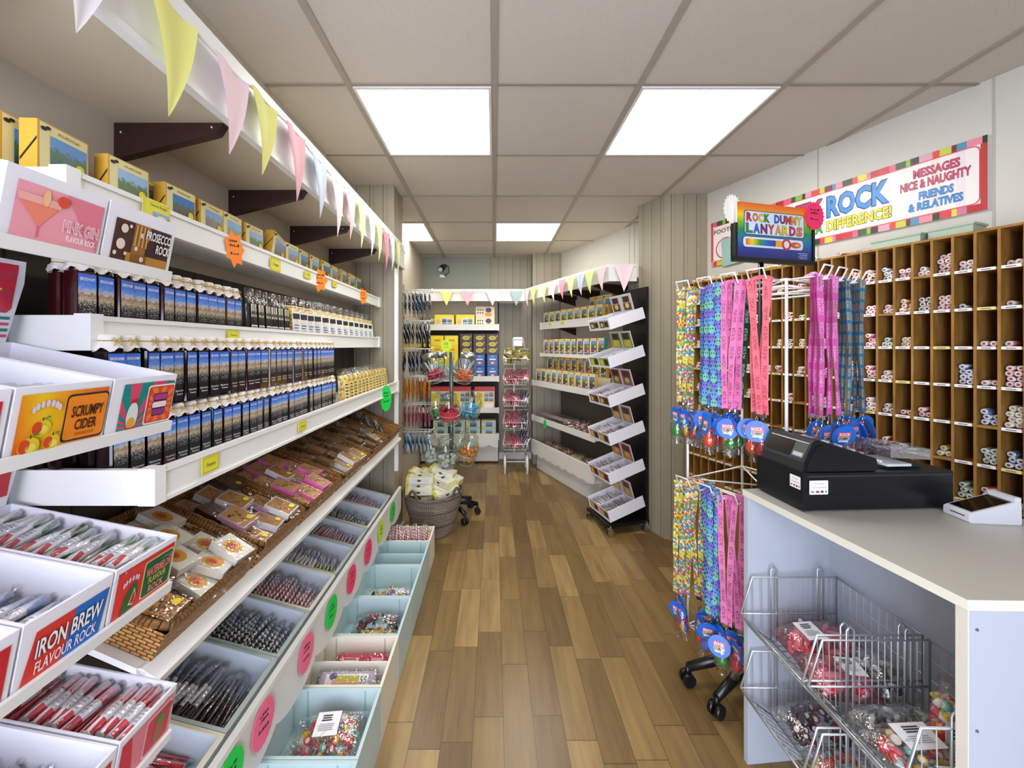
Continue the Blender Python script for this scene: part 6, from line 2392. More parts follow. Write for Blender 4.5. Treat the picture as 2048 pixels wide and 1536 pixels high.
def g_dots(a):
    a.rect(0.02, 0.02, 0.98, 0.98, mat('F0DCB8', 0.4))
    for i in range(3):
        for j in range(2):
            a.ell(0.12 + i * 0.12, 0.4 + j * 0.28, 0.035, 0.08, INK, 2, 8)
    a.ell(0.68, 0.66, 0.16, 0.22, mat('3A3A5A', 0.4), 2); a.ell(0.68, 0.24, 0.18, 0.18, mat('F0901E', 0.4), 3)


def g_oval(a):
    for i in range(3):
        a.ell(0.5, 0.18 + i * 0.31, 0.30, 0.105, mat('D8C83A', 0.4), 2)
        a.ell(0.5, 0.18 + i * 0.31, 0.24, 0.07, mat('A8A02A', 0.4), 3)
        a.ell(0.86, 0.26 + i * 0.31, 0.05, 0.03, YELLOW, 3)


def g_yel(a):
    for i in range(3):
        a.rect(0.05, 0.05 + i * 0.32, 0.95, 0.32 + i * 0.32, mat(('F4DC1A', 'F0CC10', 'F6E030')[i], 0.4), 2)
        a.rect(0.3, 0.16 + i * 0.32, 0.75, 0.22 + i * 0.32, mat('E08A1E', 0.4), 3)


def g_blue(a):
    a.ell(0.5, 0.3, 0.22, 0.12, mat('E86A3A', 0.4), 2); a.ell(0.5, 0.3, 0.12, 0.07, mat('F4D8B8', 0.4), 3)
    a.rect(0.2, 0.55, 0.8, 0.66, PAPER, 2); a.ell(0.5, 0.84, 0.2, 0.07, mat('6AA8D8', 0.4), 2)


def g_red(a):
    a.rect(0.0, 0.82, 1.0, 1.0, mat('C83A3A', 0.4), 2)
    a.rect(0.04, 0.03, 0.96, 0.80, mat('EEDC9A', 0.4), 2)
    a.rect(0.06, 0.05, 0.42, 0.75, mat('E8CC2A', 0.4), 3)
    for i in range(2):
        for j in range(2):
            a.rect(0.48 + i * 0.23, 0.38 + j * 0.2, 0.69 + i * 0.23, 0.56 + j * 0.2, SCENES[(i + j) % 4], 3)
    a.rect(0.48, 0.08, 0.92, 0.3, PAPER, 3)


def g_teal(a):
    a.rect(0.03, 0.05, 0.97, 0.95, mat('A8C8C0', 0.4)); a.rect(0.3, 0.2, 0.75, 0.8, SCENES[2], 2); a.ell(0.15, 0.5, 0.08, 0.2, YELLOW, 2)


g1 = 'gift boxes on the back wall unit'
z = 1.576
gift('yellow gift box with four green photos on the top back shelf', TR((-0.575, 4.52, z)), 0.225, 0.12, 0.155, YB, g_photo('F2E03A', 0), g1)
gift('yellow gift box with four pink photos on the top back shelf', TR((-0.335, 4.52, z)), 0.215, 0.12, 0.155, YB, g_photo('F4DC2A', 1), g1)
gift('cream gift box with dots and orange oval on the top back shelf, lower of two', TR((-0.105, 4.515, z)), 0.215, 0.12, 0.125, CREAM, g_dots, g1)
gift('cream gift box with dots and orange oval on the top back shelf, upper of two', TR((-0.105, 4.515, z + 0.126)), 0.215, 0.12, 0.122, CREAM, g_dots, g1)
z = 0.991
for i, (x, w) in enumerate(((-0.66, 0.15), (-0.495, 0.155))):
    gift('tall yellow stack of gift boxes on the second back shelf, %s' % ('farther left' if i == 0 else 'beside the brown boxes'), TR((x, 4.53, z + 0.17)), w, 0.12, 0.33, YB, g_yel, g1)
    gift('plain cream box under a yellow stack, second back shelf, %s' % ('farther left' if i == 0 else 'beside the brown boxes'), TR((x, 4.53, z)), w, 0.12, 0.168, CREAM, g_teal, g1)
for i, x in enumerate((-0.325, -0.17, -0.02)):
    gift('dark brown gift box with yellow ovals on the second back shelf, %s of three' % nth(i + 1), TR((x, 4.53, z + 0.285)), 0.142, 0.12, 0.235, BRN, g_oval, g1)
    for j in range(2):
        gift('blue gift box with orange spot on the second back shelf, %s column, %s' % (nth(i + 1), 'upper' if j else 'lower'), TR((x, 4.53, z + j * 0.142)), 0.118, 0.12, 0.138, BLB, g_blue, g1)
z = 0.631
for i, x in enumerate((-0.62, -0.385, -0.11)):
    gift('red topped gift box with photos on the third back shelf, %s of three' % nth(i + 1), TR((x, 4.53, z)), 0.235, 0.12, 0.27, mat('C84A3A', 0.4), g_red, g1)
z = 0.331
for i, x in enumerate((-0.62, -0.42, -0.245, -0.065)):
    for j in range(2):
        gift('pale teal gift box on the lowest back shelf, %s column, %s' % (nth(i + 1), 'upper' if j else 'lower'), TR((x, 4.52, z + j * 0.092)), 0.165, 0.12, 0.088, mat('E4D8A8', 0.4), g_teal, g1)

# ------------------------------------------------------------------ right rear shelving along the angled wall
RY0 = 4.40
rn = math.sqrt(1 + KW * KW)
rux = Vector((KW / rn, -1 / rn, 0)); rnn = Vector((-1 / rn, -KW / rn, 0))
RC = 2.237
RO = Vector((wx(RY0, RC), RY0, 0))
MR = Matrix(((rux.x, -rnn.x, 0, RO.x), (rux.y, -rnn.y, 0, RO.y), (0, 0, 1, 0), (0, 0, 0, 1)))
RL = 1.13
RD = (2.655 - RC) / rn - 0.012
ru = thing('rear_shelving_unit', 'white shelving of yellow fudge boxes along the right rear wall', 'shelving', tuple(RO + rux * RL / 2))
m = MB()
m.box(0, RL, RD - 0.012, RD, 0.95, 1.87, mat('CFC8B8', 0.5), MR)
m.box(0, RL, RD - 0.012, RD, 0.0, 0.95, mat('5E564A', 0.5), MR)  # lower stretch coloured darker to paint in the shade under the shelves
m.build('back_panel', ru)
for yf, zb, zt in ((0.105, 1.555, 1.632), (0.105, 1.255, 1.290), (0.0, 0.935, 0.992), (0.0, 0.545, 0.602)):
    m = MB()
    m.box(0, RL, yf, RD - 0.012, zb + 0.008, zb + 0.022, UWH, MR)
    o = m.build('shelf', ru)
    m = MB()
    m.box(0, RL, yf - 0.012, yf, zb, zt, UWH, MR)
    m.box(-0.004, 0.02, yf - 0.016, yf, zb - 0.003, zt + 0.004, WHITE, MR)
    m.build('front_lip', o)
    m = MB()
    m.prism([(yf + 0.02, zb + 0.004), (RD - 0.014, zb - 0.07), (RD - 0.014, zb + 0.008), (yf + 0.02, zb + 0.008)], 0.30, 0.315, DARKWOOD, MR @ Matrix(((0, 0, 1, 0), (1, 0, 0, 0), (0, 1, 0, 0), (0, 0, 0, 1))))
    m.build('bracket', o)
m = MB()
m.box(0.02, RL, 0.16, RD - 0.012, 0.957, 1.085, mat('D8CFB8', 0.5), MR)
m.build('riser', ru)
m = MB()
m.box(0, RL, 0.0, RD - 0.012, 0.19, 0.205, UWH, MR)
m.box(0, RL, -0.012, 0.0, 0.20, 0.332, UWH, MR)
pts = []
for i in range(0, 141):
    x = RL * i / 140
    pts.append((x, 0.195 - 0.022 * abs(math.sin(x * math.pi / 0.14))))
m.prism(pts + [(RL, 0.33), (0, 0.33)], 0.0, 0.008, UWH, MR @ Matrix(((1, 0, 0, 0), (0, 0, -1, -0.012), (0, 1, 0, 0), (0, 0, 0, 1))))
m.build('scalloped_valance', ru)
m = MB()
m.box(0.0, RL, 0.05, RD - 0.012, 0.0, 0.19, UWH, MR)
m.build('plinth', ru)
# canopy with its own overhang
FCc = 2.143
FO = Vector((wx(4.40, FCc), 4.40, 0))
MF = Matrix(((rux.x, -rnn.x, 0, FO.x), (rux.y, -rnn.y, 0, FO.y), (0, 0, 1, 0), (0, 0, 0, 1)))
FL = (4.40 - 3.057) * rn
m = MB()
m.box(0, FL, 0, 0.014, 1.874, 2.009, UWH, MF)
FD = (2.655 - FCc) / rn
m.prism([(0.0, 0.014), (FL, 0.014), (FL - 0.02, FD - 0.006), (0.05, FD - 0.006)], 1.915, 1.928, mat('CFC4AC', 0.5), MF)
e = MF @ Vector((FL, 0, 0))
m.box(e.x, 1.108, e.y - 0.006, e.y + 0.006, 1.874, 2.009, UWH)
cn = m.build('canopy', ru)
for x in (0.32, 0.72, 1.12):
    m = MB()
    m.prism([(0.05, 1.895), (FD - 0.008, 1.80), (FD - 0.008, 1.914), (0.05, 1.914)], x, x + 0.018, DARKWOOD, MF @ Matrix(((0, 0, 1, 0), (1, 0, 0, 0), (0, 1, 0, 0), (0, 0, 0, 1))))
    m.build('bracket', cn)


def faceR(x, y, z, rz=0.0, zs=1.22):
    """frame whose +x faces the aisle (towards -n of the wall)"""
    o = MR @ Vector((x, y, z))
    f = rnn
    return Matrix(((f.x, -f.y, 0, o.x), (f.y, f.x, 0, o.y), (0, 0, 1, o.z), (0, 0, 0, 1))) @ Matrix.Rotation(rz, 4, 'Z') @ Matrix.Diagonal((1, 1.06, zs, 1))


grp = 'fudge boxes on the right rear shelves'
for k in range(9):
    put(k % 4, faceR(0.075 + k * 0.118, 0.125, 1.5785, R.uniform(-0.06, 0.06)), 'yellow fudge gift box on the top right rear shelf, %s from the far end' % nth(k + 1), grp, protos, used)
for k in range(5):
    put((k + 1) % 4, faceR(0.55 + k * 0.118, 0.185, 1.5785 + 0.0, 0.0) @ Matrix.Translation((0, 0, 0.0)), 'yellow fudge gift box, back row of top right rear shelf, %s from far end' % nth(k + 1), grp, protos, used)
for k in range(3):
    dup(protos[(k + 2) % 4], faceR(0.76 + k * 0.12, 0.235, 1.5785, R.uniform(-0.2, 0.2), 1.95), 'tall yellow gift box behind the top right rear shelf row, %s of three' % nth(k + 1), grp)
BODYS = [mat('F0902A', 0.45), mat('E8A83A', 0.45), mat('EFC860', 0.45), mat('7A2028', 0.45), mat('B04A9A', 0.45), mat('6A3A8A', 0.45), mat('D8432E', 0.45), mat('4A9AA0', 0.45)]
for k in range(10):
    b = BODYS[(0, 0, 1, 2, 2, 3, 4, 5, 6, 7)[k]]
    o = dup(protos[k % 4], faceR(0.065 + k * 0.108, 0.128, 1.2785, R.uniform(-0.05, 0.05)), '%s sided fudge gift box, second right rear shelf, %s from far end' % (('orange', 'orange', 'yellow', 'yellow', 'yellow', 'maroon', 'mauve', 'purple', 'red', 'teal')[k], nth(k + 1)), grp, {BOXY.name: b})
for k in range(6):
    for j in range(3):
        dup(protos[1], faceR(0.30 + k * 0.112, RD - 0.02, 1.312 + 0.033 * j, 0, 1.0) @ Matrix.Rotation(-math.pi / 2, 4, 'Y') @ Matrix.Translation((-0.0, 0, 0.0)),
            'yellow fudge gift box lying flat, second right rear shelf, back stack %s from far end' % nth(k + 1), grp)
for k in range(9):
    dup(protos[(k + 2) % 4], faceR(0.06 + k * 0.118, 0.18, 1.0865, R.uniform(-0.05, 0.05)), 'yellow fudge gift box on the riser, third right rear shelf, %s from far end' % nth(k + 1), grp, {BOXY.name: BODYS[(k * 3 + 1) % 3]})
for k in range(10):
    dup(protos[(k + 1) % 4], faceR(0.06 + k * 0.108, 0.035, 0.9585, R.uniform(-0.08, 0.08)), 'yellow fudge gift box below the riser, third right rear shelf, %s from far end' % nth(k + 1), grp, {BOXY.name: BODYS[(k * 2) % 4]})
ticketm = tagY
for k, x in enumerate((0.22, 0.47)):
    b = MB()
    b.box(x - 0.025, x + 0.025, 0.0915, 0.0925, 1.585, 1.622, tagY, MR)
    b.box(x - 0.015, x + 0.015, 0.0908, 0.0915, 1.60, 1.606, GOLD, MR)
    single(b, 'price_ticket', 'small yellow ticket on the top right rear shelf lip, %s of two' % ('farther' if k == 0 else 'nearer'), 'price ticket', 'yellow shelf tickets')
# long wrapped packs on the fourth shelf and bags in the base trough
def lab_grey(a):
    a.rect(0.1, 0.1, 0.9, 0.9, mat('D8D2D0', 0.5)); a.lines(0.15, 0.8, [0.3, 0.5, 0.7], 0.08, mat('8A4A5A', 0.5), 3)


cp = flat_pack('long wrapped sweet pack on the fourth right rear shelf, first from the far end', TR((0, 0, 0)), 0.30, 0.075, 0.03, mat('B8A4A2', 0.4), lab_grey)
for k in range(6):
    M = MR @ TR((0.09 + k * 0.085, 0.185, 0.582 + 0.012), math.pi / 2, 0.0, 0.16)
    lab = 'long wrapped sweet pack on the fourth right rear shelf, %s from the far end' % nth(k + 1)
    if k == 0:
        place(cp, M); cp['group'] = 'long packs on the fourth right rear shelf'
    else:
        dup(cp, M, lab, 'long packs on the fourth right rear shelf')
cols3 = ['crimson', 'multi', 'pinkstripe', 'melon']
for k in range(30):
    M = MR @ TR((0.62 + (k % 10) * 0.028 + R.uniform(-0.01, 0.01), 0.10 + R.uniform(0, 0.10), 0.60 + 0.013 * (k // 10)), R.uniform(-0.7, 0.7), 0.12)
    stick(cols3[k % 4], M, '%s rock stick in the loose heap on the fourth right rear shelf' % cols3[k % 4].replace('multi', 'multicoloured').replace('pinkstripe', 'pink striped').replace('melon', 'green and red'), 'loose rock heap on the right rear shelf', 0.145, 0.0066, False, True)
for k in range(5):
    sweets_bag('sweets_bag', 'bag of sweets in the right rear base trough, %s from the far end' % nth(k + 1), MR @ TR((0.12 + k * 0.19, 0.13, 0.208), R.uniform(-0.3, 0.3)), 0.16, 0.15, 0.13, ('orange', 'red', 'mixed', 'yellow', 'dark')[k], 34, True, None, group='bags in the base trough', seed=30 + k)
for k in range(3):
    sweets_bag('sweets_bag', 'bag of sweets on the fourth right rear shelf, %s past the heap' % nth(k + 1), MR @ TR((0.90 + k * 0.085, 0.15, 0.571), math.pi / 2), 0.16, 0.08, 0.05, ('mixed', 'yellow', 'red')[k], 26, True, None, seed=40 + k)
star(faceR(0.30, -0.016, 0.55, 0, 1.0) @ Matrix(((0, 0, 1, 0), (1, 0, 0, 0), (0, 1, 0, 0), (0, 0, 0, 1))), 0.03, 0.05, SGREEN, 'small green price star on the fourth right rear shelf lip', 9, 0.85, False)

# ------------------------------------------------------------------ wheeled stand of tilted white trays
AW = math.radians(15)
MW = Matrix.Translation((0.835, 2.83, 0)) @ Matrix.Rotation(AW, 4, 'Z')
ws = thing('wheeled_tray_stand', 'black wheeled stand of six tilted white trays by the right column', 'display stand', tuple(MW @ Vector((0.16, 0.15, 0))))
ZW = [1.489, 1.21, 0.926, 0.65, 0.368, 0.095]
m = MB()
m.box(0.300, 0.322, 0.0, 0.30, 0.06, 1.81, BLACK, MW)
m.build('back_board', ws)
m = MB()
m.box(-0.02, 0.32, -0.01, 0.31, 0.062, 0.085, BLACK, MW)
m.build('base', ws)
for x, y in ((0.0, 0.0), (0.30, 0.0), (0.0, 0.29), (0.30, 0.29)):
    m = MB()
    m.cyl(MW @ Vector((x, y, 0.058)), MW @ Vector((x, y, 0.074)), 0.012, CHROME, 8)
    m.box(x - 0.012, x + 0.012, y - 0.014, y + 0.014, 0.044, 0.058, CHROME, MW)
    for s_ in (-1, 1):
        m.cyl(MW @ Vector((x, y + 0.004 * s_, 0.0262)), MW @ Vector((x, y + 0.016 * s_, 0.0262)), 0.025, mat('3A3C40', 0.4), 12, CHROME)
    m.build('castor', ws)
AT = math.radians(17)
ct, st_ = math.cos(AT), math.sin(AT)


def MTray(z):
    return MW @ Matrix(((ct, 0, -st_, 0.006), (0, 1, 0, 0), (st_, 0, ct, z), (0, 0, 0, 1)))


WT = mat('E4E4EA', 0.4)
for i, z in enumerate(ZW):
    Mz = MTray(z)
    m = MB()
    m.box(0, 0.302, 0.0, 0.30, 0.0, 0.005, WT, Mz)
    m.box(0, 0.302, 0.0, 0.006, 0.005, 0.084, WT, Mz)
    m.box(0, 0.302, 0.294, 0.30, 0.005, 0.084, WT, Mz)
    m.box(-0.004, 0.0, 0.0, 0.30, 0.0, 0.014, WT, Mz)
    m.build('tray', ws)
    for j in range(2):
        y0, y1 = (0.010, 0.148) if j == 0 else (0.152, 0.290)
        top = ('topmost', 'second', 'third', 'fourth', 'fifth', 'lowest')[i]
        cc = [('B8B0A8', '3A3A3A'), ('6A8A3A', 'B8C81E'), ('A83A4A', '5A7A3A'), ('8A6A3A', 'C8A05A'), ('A83A3A', 'C8902A'), ('D88A8A', 'A8B03A')][i]
        rc = thing('rock_carton', '%s printed carton on the %s tray of the wheeled stand, %s' % (('grey', 'green and yellow', 'red', 'tan', 'red and gold', 'pink')[i], top, 'nearer the camera' if j == 0 else 'farther away'), 'carton', tuple(Mz @ Vector((0.10, (y0 + y1) / 2, 0.006))), group='cartons on the wheeled stand')
        m = MB()
        W_ = mat('DAD6DC', 0.5)
        m.box(0.004, 0.235, y0, y1, 0.0055, 0.009, W_, Mz)
        m.box(0.004, 0.007, y0, y1, 0.009, 0.074, W_, Mz)
        m.box(0.232, 0.235, y0, y1, 0.009, 0.074, W_, Mz)
        m.box(0.007, 0.232, y0, y0 + 0.003, 0.009, 0.072, W_, Mz)
        m.box(0.007, 0.232, y1 - 0.003, y1, 0.009, 0.072, W_, Mz)
        m.build('box', rc)
        m = MB()
        a = Art(m, Mz @ Vector((0.0036, y1, 0.006)), Mz.to_3x3() @ Vector((0, -1, 0)), Mz.to_3x3() @ Vector((0, 0, 1)), y1 - y0, 0.068)
        a.rect(0.05, 0.06, 0.95, 0.94, mat(cc[0], 0.4)); a.rect(0.10, 0.12, 0.5, 0.85, mat(cc[1], 0.4), 2); a.rect(0.55, 0.2, 0.9, 0.8, mat('2E2A26', 0.4), 2)
        a.ell(0.3, 0.45, 0.12, 0.25, mat('E8C05A', 0.4), 3)
        m.build('front_print', rc)
        m = MB()
        m.box(0.2355, 0.239, y0 + 0.002, y1 - 0.002, 0.006, 0.212, W_, Mz)
        a = Art(m, Mz @ Vector((0.2350, y1 - 0.004, 0.076)), Mz.to_3x3() @ Vector((0, -1, 0)), Mz.to_3x3() @ Vector((0, 0, 1)), y1 - y0 - 0.008, 0.134)
        a.rect(0.05, 0.05, 0.95, 0.93, mat(cc[0], 0.4)); a.rect(0.15, 0.1, 0.85, 0.5, mat(cc[1], 0.4), 2); a.rect(0.2, 0.55, 0.8, 0.88, mat('3A2A24', 0.4), 2); a.ell(0.5, 0.35, 0.2, 0.15, mat('E8B05A', 0.4), 3)
        m.build('header_flap', rc)
        for k in range(8 if i in (2, 3, 5) else 5):
            M = Mz @ TR((0.03 + k * 0.022 * (8 / (8 if i in (2, 3, 5) else 5)), (y0 + y1) / 2, 0.042 + R.uniform(0, 0.016)), R.uniform(-0.15, 0.15), 0, R.uniform(-0.3, 0.3))
            stick('silver' if (i + j) % 2 else 'white', M, 'wrapped rock stick in the %s tray of the wheeled stand, %s carton' % (top, 'nearer' if j == 0 else 'farther'), 'rock sticks on the wheeled stand', 0.10, 0.008, True, True)

# ------------------------------------------------------------------ bunting over the back and right rear canopies
pens = []
for u, c in ((-0.533, 'yellow'), (-0.30, 'pink'), (-0.02, 'pale pink'), (0.245, 'grey blue')):
    pens.append(((u, 4.392, 1.985), (1, 0, 0), (0, -1, 0), 0.145, 0.165, c, 0.0))
bunting('string of cloth pennants across the back wall canopy', [(-0.85, 4.39, 1.985), (-0.42, 4.39, 1.975), (-0.16, 4.39, 1.98), (0.12, 4.39, 1.98), (0.325, 4.385, 1.985)], pens)
pens = []
line = [(wx(4.36, 2.125), 4.36, 1.985)]
for u, c in ((1056, 'pale pink'), (1069, 'yellow'), (1090, 'lime'), (1108, 'white'), (1126, 'rose'), (1144, 'lime'), (1163, 'blue'), (1181, 'lime'), (1205, 'pale pink')):
    y = 2.125 / ((u - 988.5) / 785.0 + KW)
    p = (wx(y, 2.125), y, 1.985)
    line.append(p)
    pens.append((p, tuple(rux), tuple(rnn), 0.12, 0.185, c, 0.01))
ex = MF @ Vector((FL, -0.012, 0))
line += [(ex.x - 0.01, ex.y, 1.985), (1.10, ex.y - 0.012, 1.99)]
pens.append((((ex.x + 1.10) / 2 + 0.01, 3.030, 1.99), (1, 0, 0), (0, -1, 0), 0.15, 0.20, 'pale pink', 0.0))
bunting('string of cloth pennants along the right rear canopy', line, pens)

# ------------------------------------------------------------------ tiered wire stand in the back right corner
tw = thing('tiered_wire_stand', 'white wire stand of five tilted baskets in the back right corner', 'wire stand', (0.235, 4.33, 0))
TX0, TX1, TYF, TYB = 0.095, 0.355, 4.21, 4.46
m = MB()
for x in (TX0 + 0.02, TX1 - 0.0):
    m.tube([(x, 4.20, 0.0), (x, 4.20, 0.13), (x, 4.23, 0.165), (x, 4.40, 0.165), (x, 4.44, 0.13), (x, 4.44, 0.0)], 0.012, WIREW, 8)
m.tube([(TX0 + 0.02, 4.24, 0.12), (TX1, 4.24, 0.12)], 0.005, WIREW, 6)
m.tube([(0.225, 4.44, 0.165), (0.225, 4.45, 1.38)], 0.012, WIREW, 8)
m.build('frame', tw)
TIER = [1.235, 1.015, 0.785, 0.545, 0.315]
for z in TIER:
    m = MB()
    F = [(TX0, TYF, z), (TX1, TYF, z), (TX1 + 0.03, TYB, z + 0.10), (TX0 + 0.03, TYB, z + 0.10)]
    m.tube(F, 0.005, WIREW, 6, True)
    for i in range(9):
        x = TX0 + (TX1 - TX0) * i / 8
        m.tube([(x, TYF, z), (x + 0.01, TYF + 0.03, z - 0.055), (x + 0.025, TYB - 0.02, z - 0.01), (x + 0.03, TYB, z + 0.10)], 0.0018, WIREW, 4)
    for i in range(6):
        k = i / 5
        y, zz = TYF + (TYB - TYF) * k, z + 0.10 * k
        m.tube([(TX0 + 0.03 * k, y, zz), (TX0 + 0.03 * k + 0.01, y, zz - 0.06), (TX1 + 0.03 * k - 0.01, y, zz - 0.06), (TX1 + 0.03 * k, y, zz)], 0.0018, WIREW, 4)
    m.build('basket', tw)
m = MB()
m.box(0.215, 0.315, 4.405, 4.409, 1.37, 1.47, PAPER)
m.tube([(0.20, 4.43, 1.34), (0.21, 4.40, 1.45), (0.32, 4.40, 1.45), (0.345, 4.43, 1.34)], 0.006, WIREW, 6)
m.build('card_holder', tw)
OLV = stripe('olive_packet', ['C8B81E', '2A2A12', 'A8981A', '4A4414'], 5, 1.0, 0.35)
PKR = stripe('pink_packet', ['C83A5A', 'F0C0C8', 'B02040'], 4, 0.5, 0.3)
PUR = stripe('purple_packet', ['3A2050', 'C8B8D0', '2A1838'], 3, 0.5, 0.3)
pk = {}
for nm, mt in (('yellow and black striped', OLV), ('pink and red', PKR), ('dark purple', PUR)):
    t = thing('sweet_packet', 'x', 'packet')
    b = MB()
    pillow(b, 0.085, 0.12, 0.024, mt, Matrix.Translation((0, 0, 0)), seed=len(pk) + 3, crim=0.12)
    b.build('packet', t, world=False)
    b = MB()
    pillow(b, 0.088, 0.124, 0.026, CELLO, Matrix.Translation((0, 0, -0.002)), seed=len(pk) + 3, crim=0.12)
    b.build('film', t, world=False)
    pk[nm] = [t, False]
for ti, z in enumerate(TIER):
    for k in range(12):
        nm = ('yellow and black striped', 'pink and red', 'pink and red', 'pink and red', 'pink and red')[ti]
        if ti >= 2 and k % 3 == 2:
            nm = 'dark purple'
        row = k // 3
        M = TR((TX0 + 0.05 + (k % 3) * 0.085 + row * 0.008, TYF + 0.05 + (row % 3) * 0.07, z - 0.02 + (row % 3) * 0.035 + (0.03 if row > 2 else 0.0) + (0.016 if ti < 2 else 0.006)), math.pi / 2 + R.uniform(-0.9, 0.9)) @ Matrix.Rotation(1.15 + R.uniform(-0.55, 0.3), 4, 'Y') @ Matrix.Translation((0, 0, -0.06))
        lab = '%s sweet packet in the %s basket of the tiered wire stand' % (nm, ('top', 'second', 'third', 'fourth', 'lowest')[ti])
        if not pk[nm][1]:
            pk[nm][1] = True
            o = pk[nm][0]
            place(o, M); o['label'] = lab; o['group'] = 'packets in the tiered wire stand'
        else:
            dup(pk[nm][0], M, lab, 'packets in the tiered wire stand')

# ------------------------------------------------------------------ hanging packets on pegs, left rear
pr = thing('peg_rack', 'white peg rack of hanging packets on the left rear wall', 'peg rack', (-0.70, 3.52, 0))
PZ = [1.862, 1.595, 1.345, 1.102, 0.855, 0.612]
m = MB()
m.box(-0.866, -0.855, 3.20, 3.75, 0.35, 1.95, mat('8E8A7C', 0.6))
for i in range(14):
    z = 0.42 + i * 0.11
    m.box(-0.855, -0.853, 3.20, 3.75, z, z + 0.012, mat('5A574C', 0.6))
m.build('slat_panel', pr)
for z in PZ:
    m = MB()
    for y in (3.47, 3.57):
        m.tube([(-0.856, y, z), (-0.56, y, z), (-0.548, y, z + 0.018)], 0.0048, WIREW, 6)
    m.tube([(-0.56, 3.47, z), (-0.56, 3.57, z)], 0.004, WIREW, 6)
    m.build('peg', pr)
HP = [(stripe('hang_navy', ['1A2A3E', 'E8E8EA', '12161E', '2A5A7A'], 2, 2.0, 0.25), 'navy and white'), (stripe('hang_black', ['0C0C10', 'E4E4E6', '16161A'], 2, 2.2, 0.25), 'black and white'),
      (stripe('hang_blue', ['1A1E4A', '0E0E1E', 'C8CAD8', '1A2A6A'], 2, 1.6, 0.25), 'dark blue'), (stripe('hang_orange', ['E8641E', 'F0B03A', 'D84A2A', 'E8D04A'], 3, 1.5, 0.3), 'orange and yellow'),
      (stripe('hang_pink', ['C81E3A', 'F0E0E6', 'B85A8A', 'E84A6A'], 2, 1.6, 0.3), 'red and pink'), (stripe('hang_teal', ['2A8AA8', 'F0F4F6', 'E8F0F2', '1E5AA0'], 1, 1.3, 0.3), 'teal and white')]
for ri, z in enumerate(PZ):
    mt, nm = HP[ri]
    t = thing('hanging_packet', 'x', 'packet')
    b = MB()
    pillow(b, 0.085, 0.185, 0.020, mt, Matrix.Translation((0, 0, -0.20)), seed=60 + ri, crim=0.1)
    b.build('packet', t, world=False)
    b = MB()
    b.box(-0.0008, 0.0008, -0.03, 0.03, -0.02, 0.012, PAPER)
    b.build('header_card', t, world=False)
    if ri < 4:
        b = MB()
        b.box(-0.002, 0.002, -0.03, 0.03, -0.225, -0.195, mat('F0DC1E', 0.4) if ri == 1 else mat('B8B8B0', 0.4))
        b.build('bottom_label', t, world=False)
    for k in range(8):
        M = TR((-0.835 + k * 0.036, 3.52, z - 0.008), R.uniform(-0.25, 0.25), R.uniform(-0.05, 0.05), R.uniform(-0.05, 0.05))
        lab = '%s packet on peg row %s of the left rear rack, %s from wall' % (nm, nth(ri + 1), nth(k + 1))
        if k == 0:
            place(t, M); t['label'] = lab; t['group'] = 'packets on the left rear pegs'
        else:
            dup(t, M, lab, 'packets on the left rear pegs')

# ------------------------------------------------------------------ carousel of sweet jars
CC = Vector((-0.345, 3.16, 0))
car = thing('jar_carousel', 'grey pole carousel of tilted sweet jars on black castors', 'display rack', tuple(CC))
m = MB()
m.tube([CC + Vector((0, 0, 0.08)), CC + Vector((0, 0, 1.32))], 0.017, mat('6A7476', 0.3, 0.6), 12)
m.build('pole', car)
castor_base(car, CC, [(-0.137, 3.205), (-0.225, 3.01), (-0.50, 3.26), (-0.39, 3.37), (-0.20, 3.33)], 0.095)
jars = []
TIERZ = [1.095, 0.785, 0.455]
DEC = [(-2.55, 'red', 0), (-0.75, 'orange', 0), (2.2, 'white', 0), (0.8, 'red', 0), (-1.55, 'redjar', 1), (-0.05, 'blue', 1), (2.6, 'green', 1), (-2.75, 'clear', 2), (-0.5, 'amber', 2), (1.2, 'clear', 2), (-1.7, 'clear', 2)]
JC = {'red': 'C81E48', 'orange': 'E8641E', 'white': 'E8E0DC', 'redjar': 'B0283A', 'blue': '4AA8C8', 'green': '5A8A4A', 'clear': 'C8CCC4', 'amber': 'D8801E'}
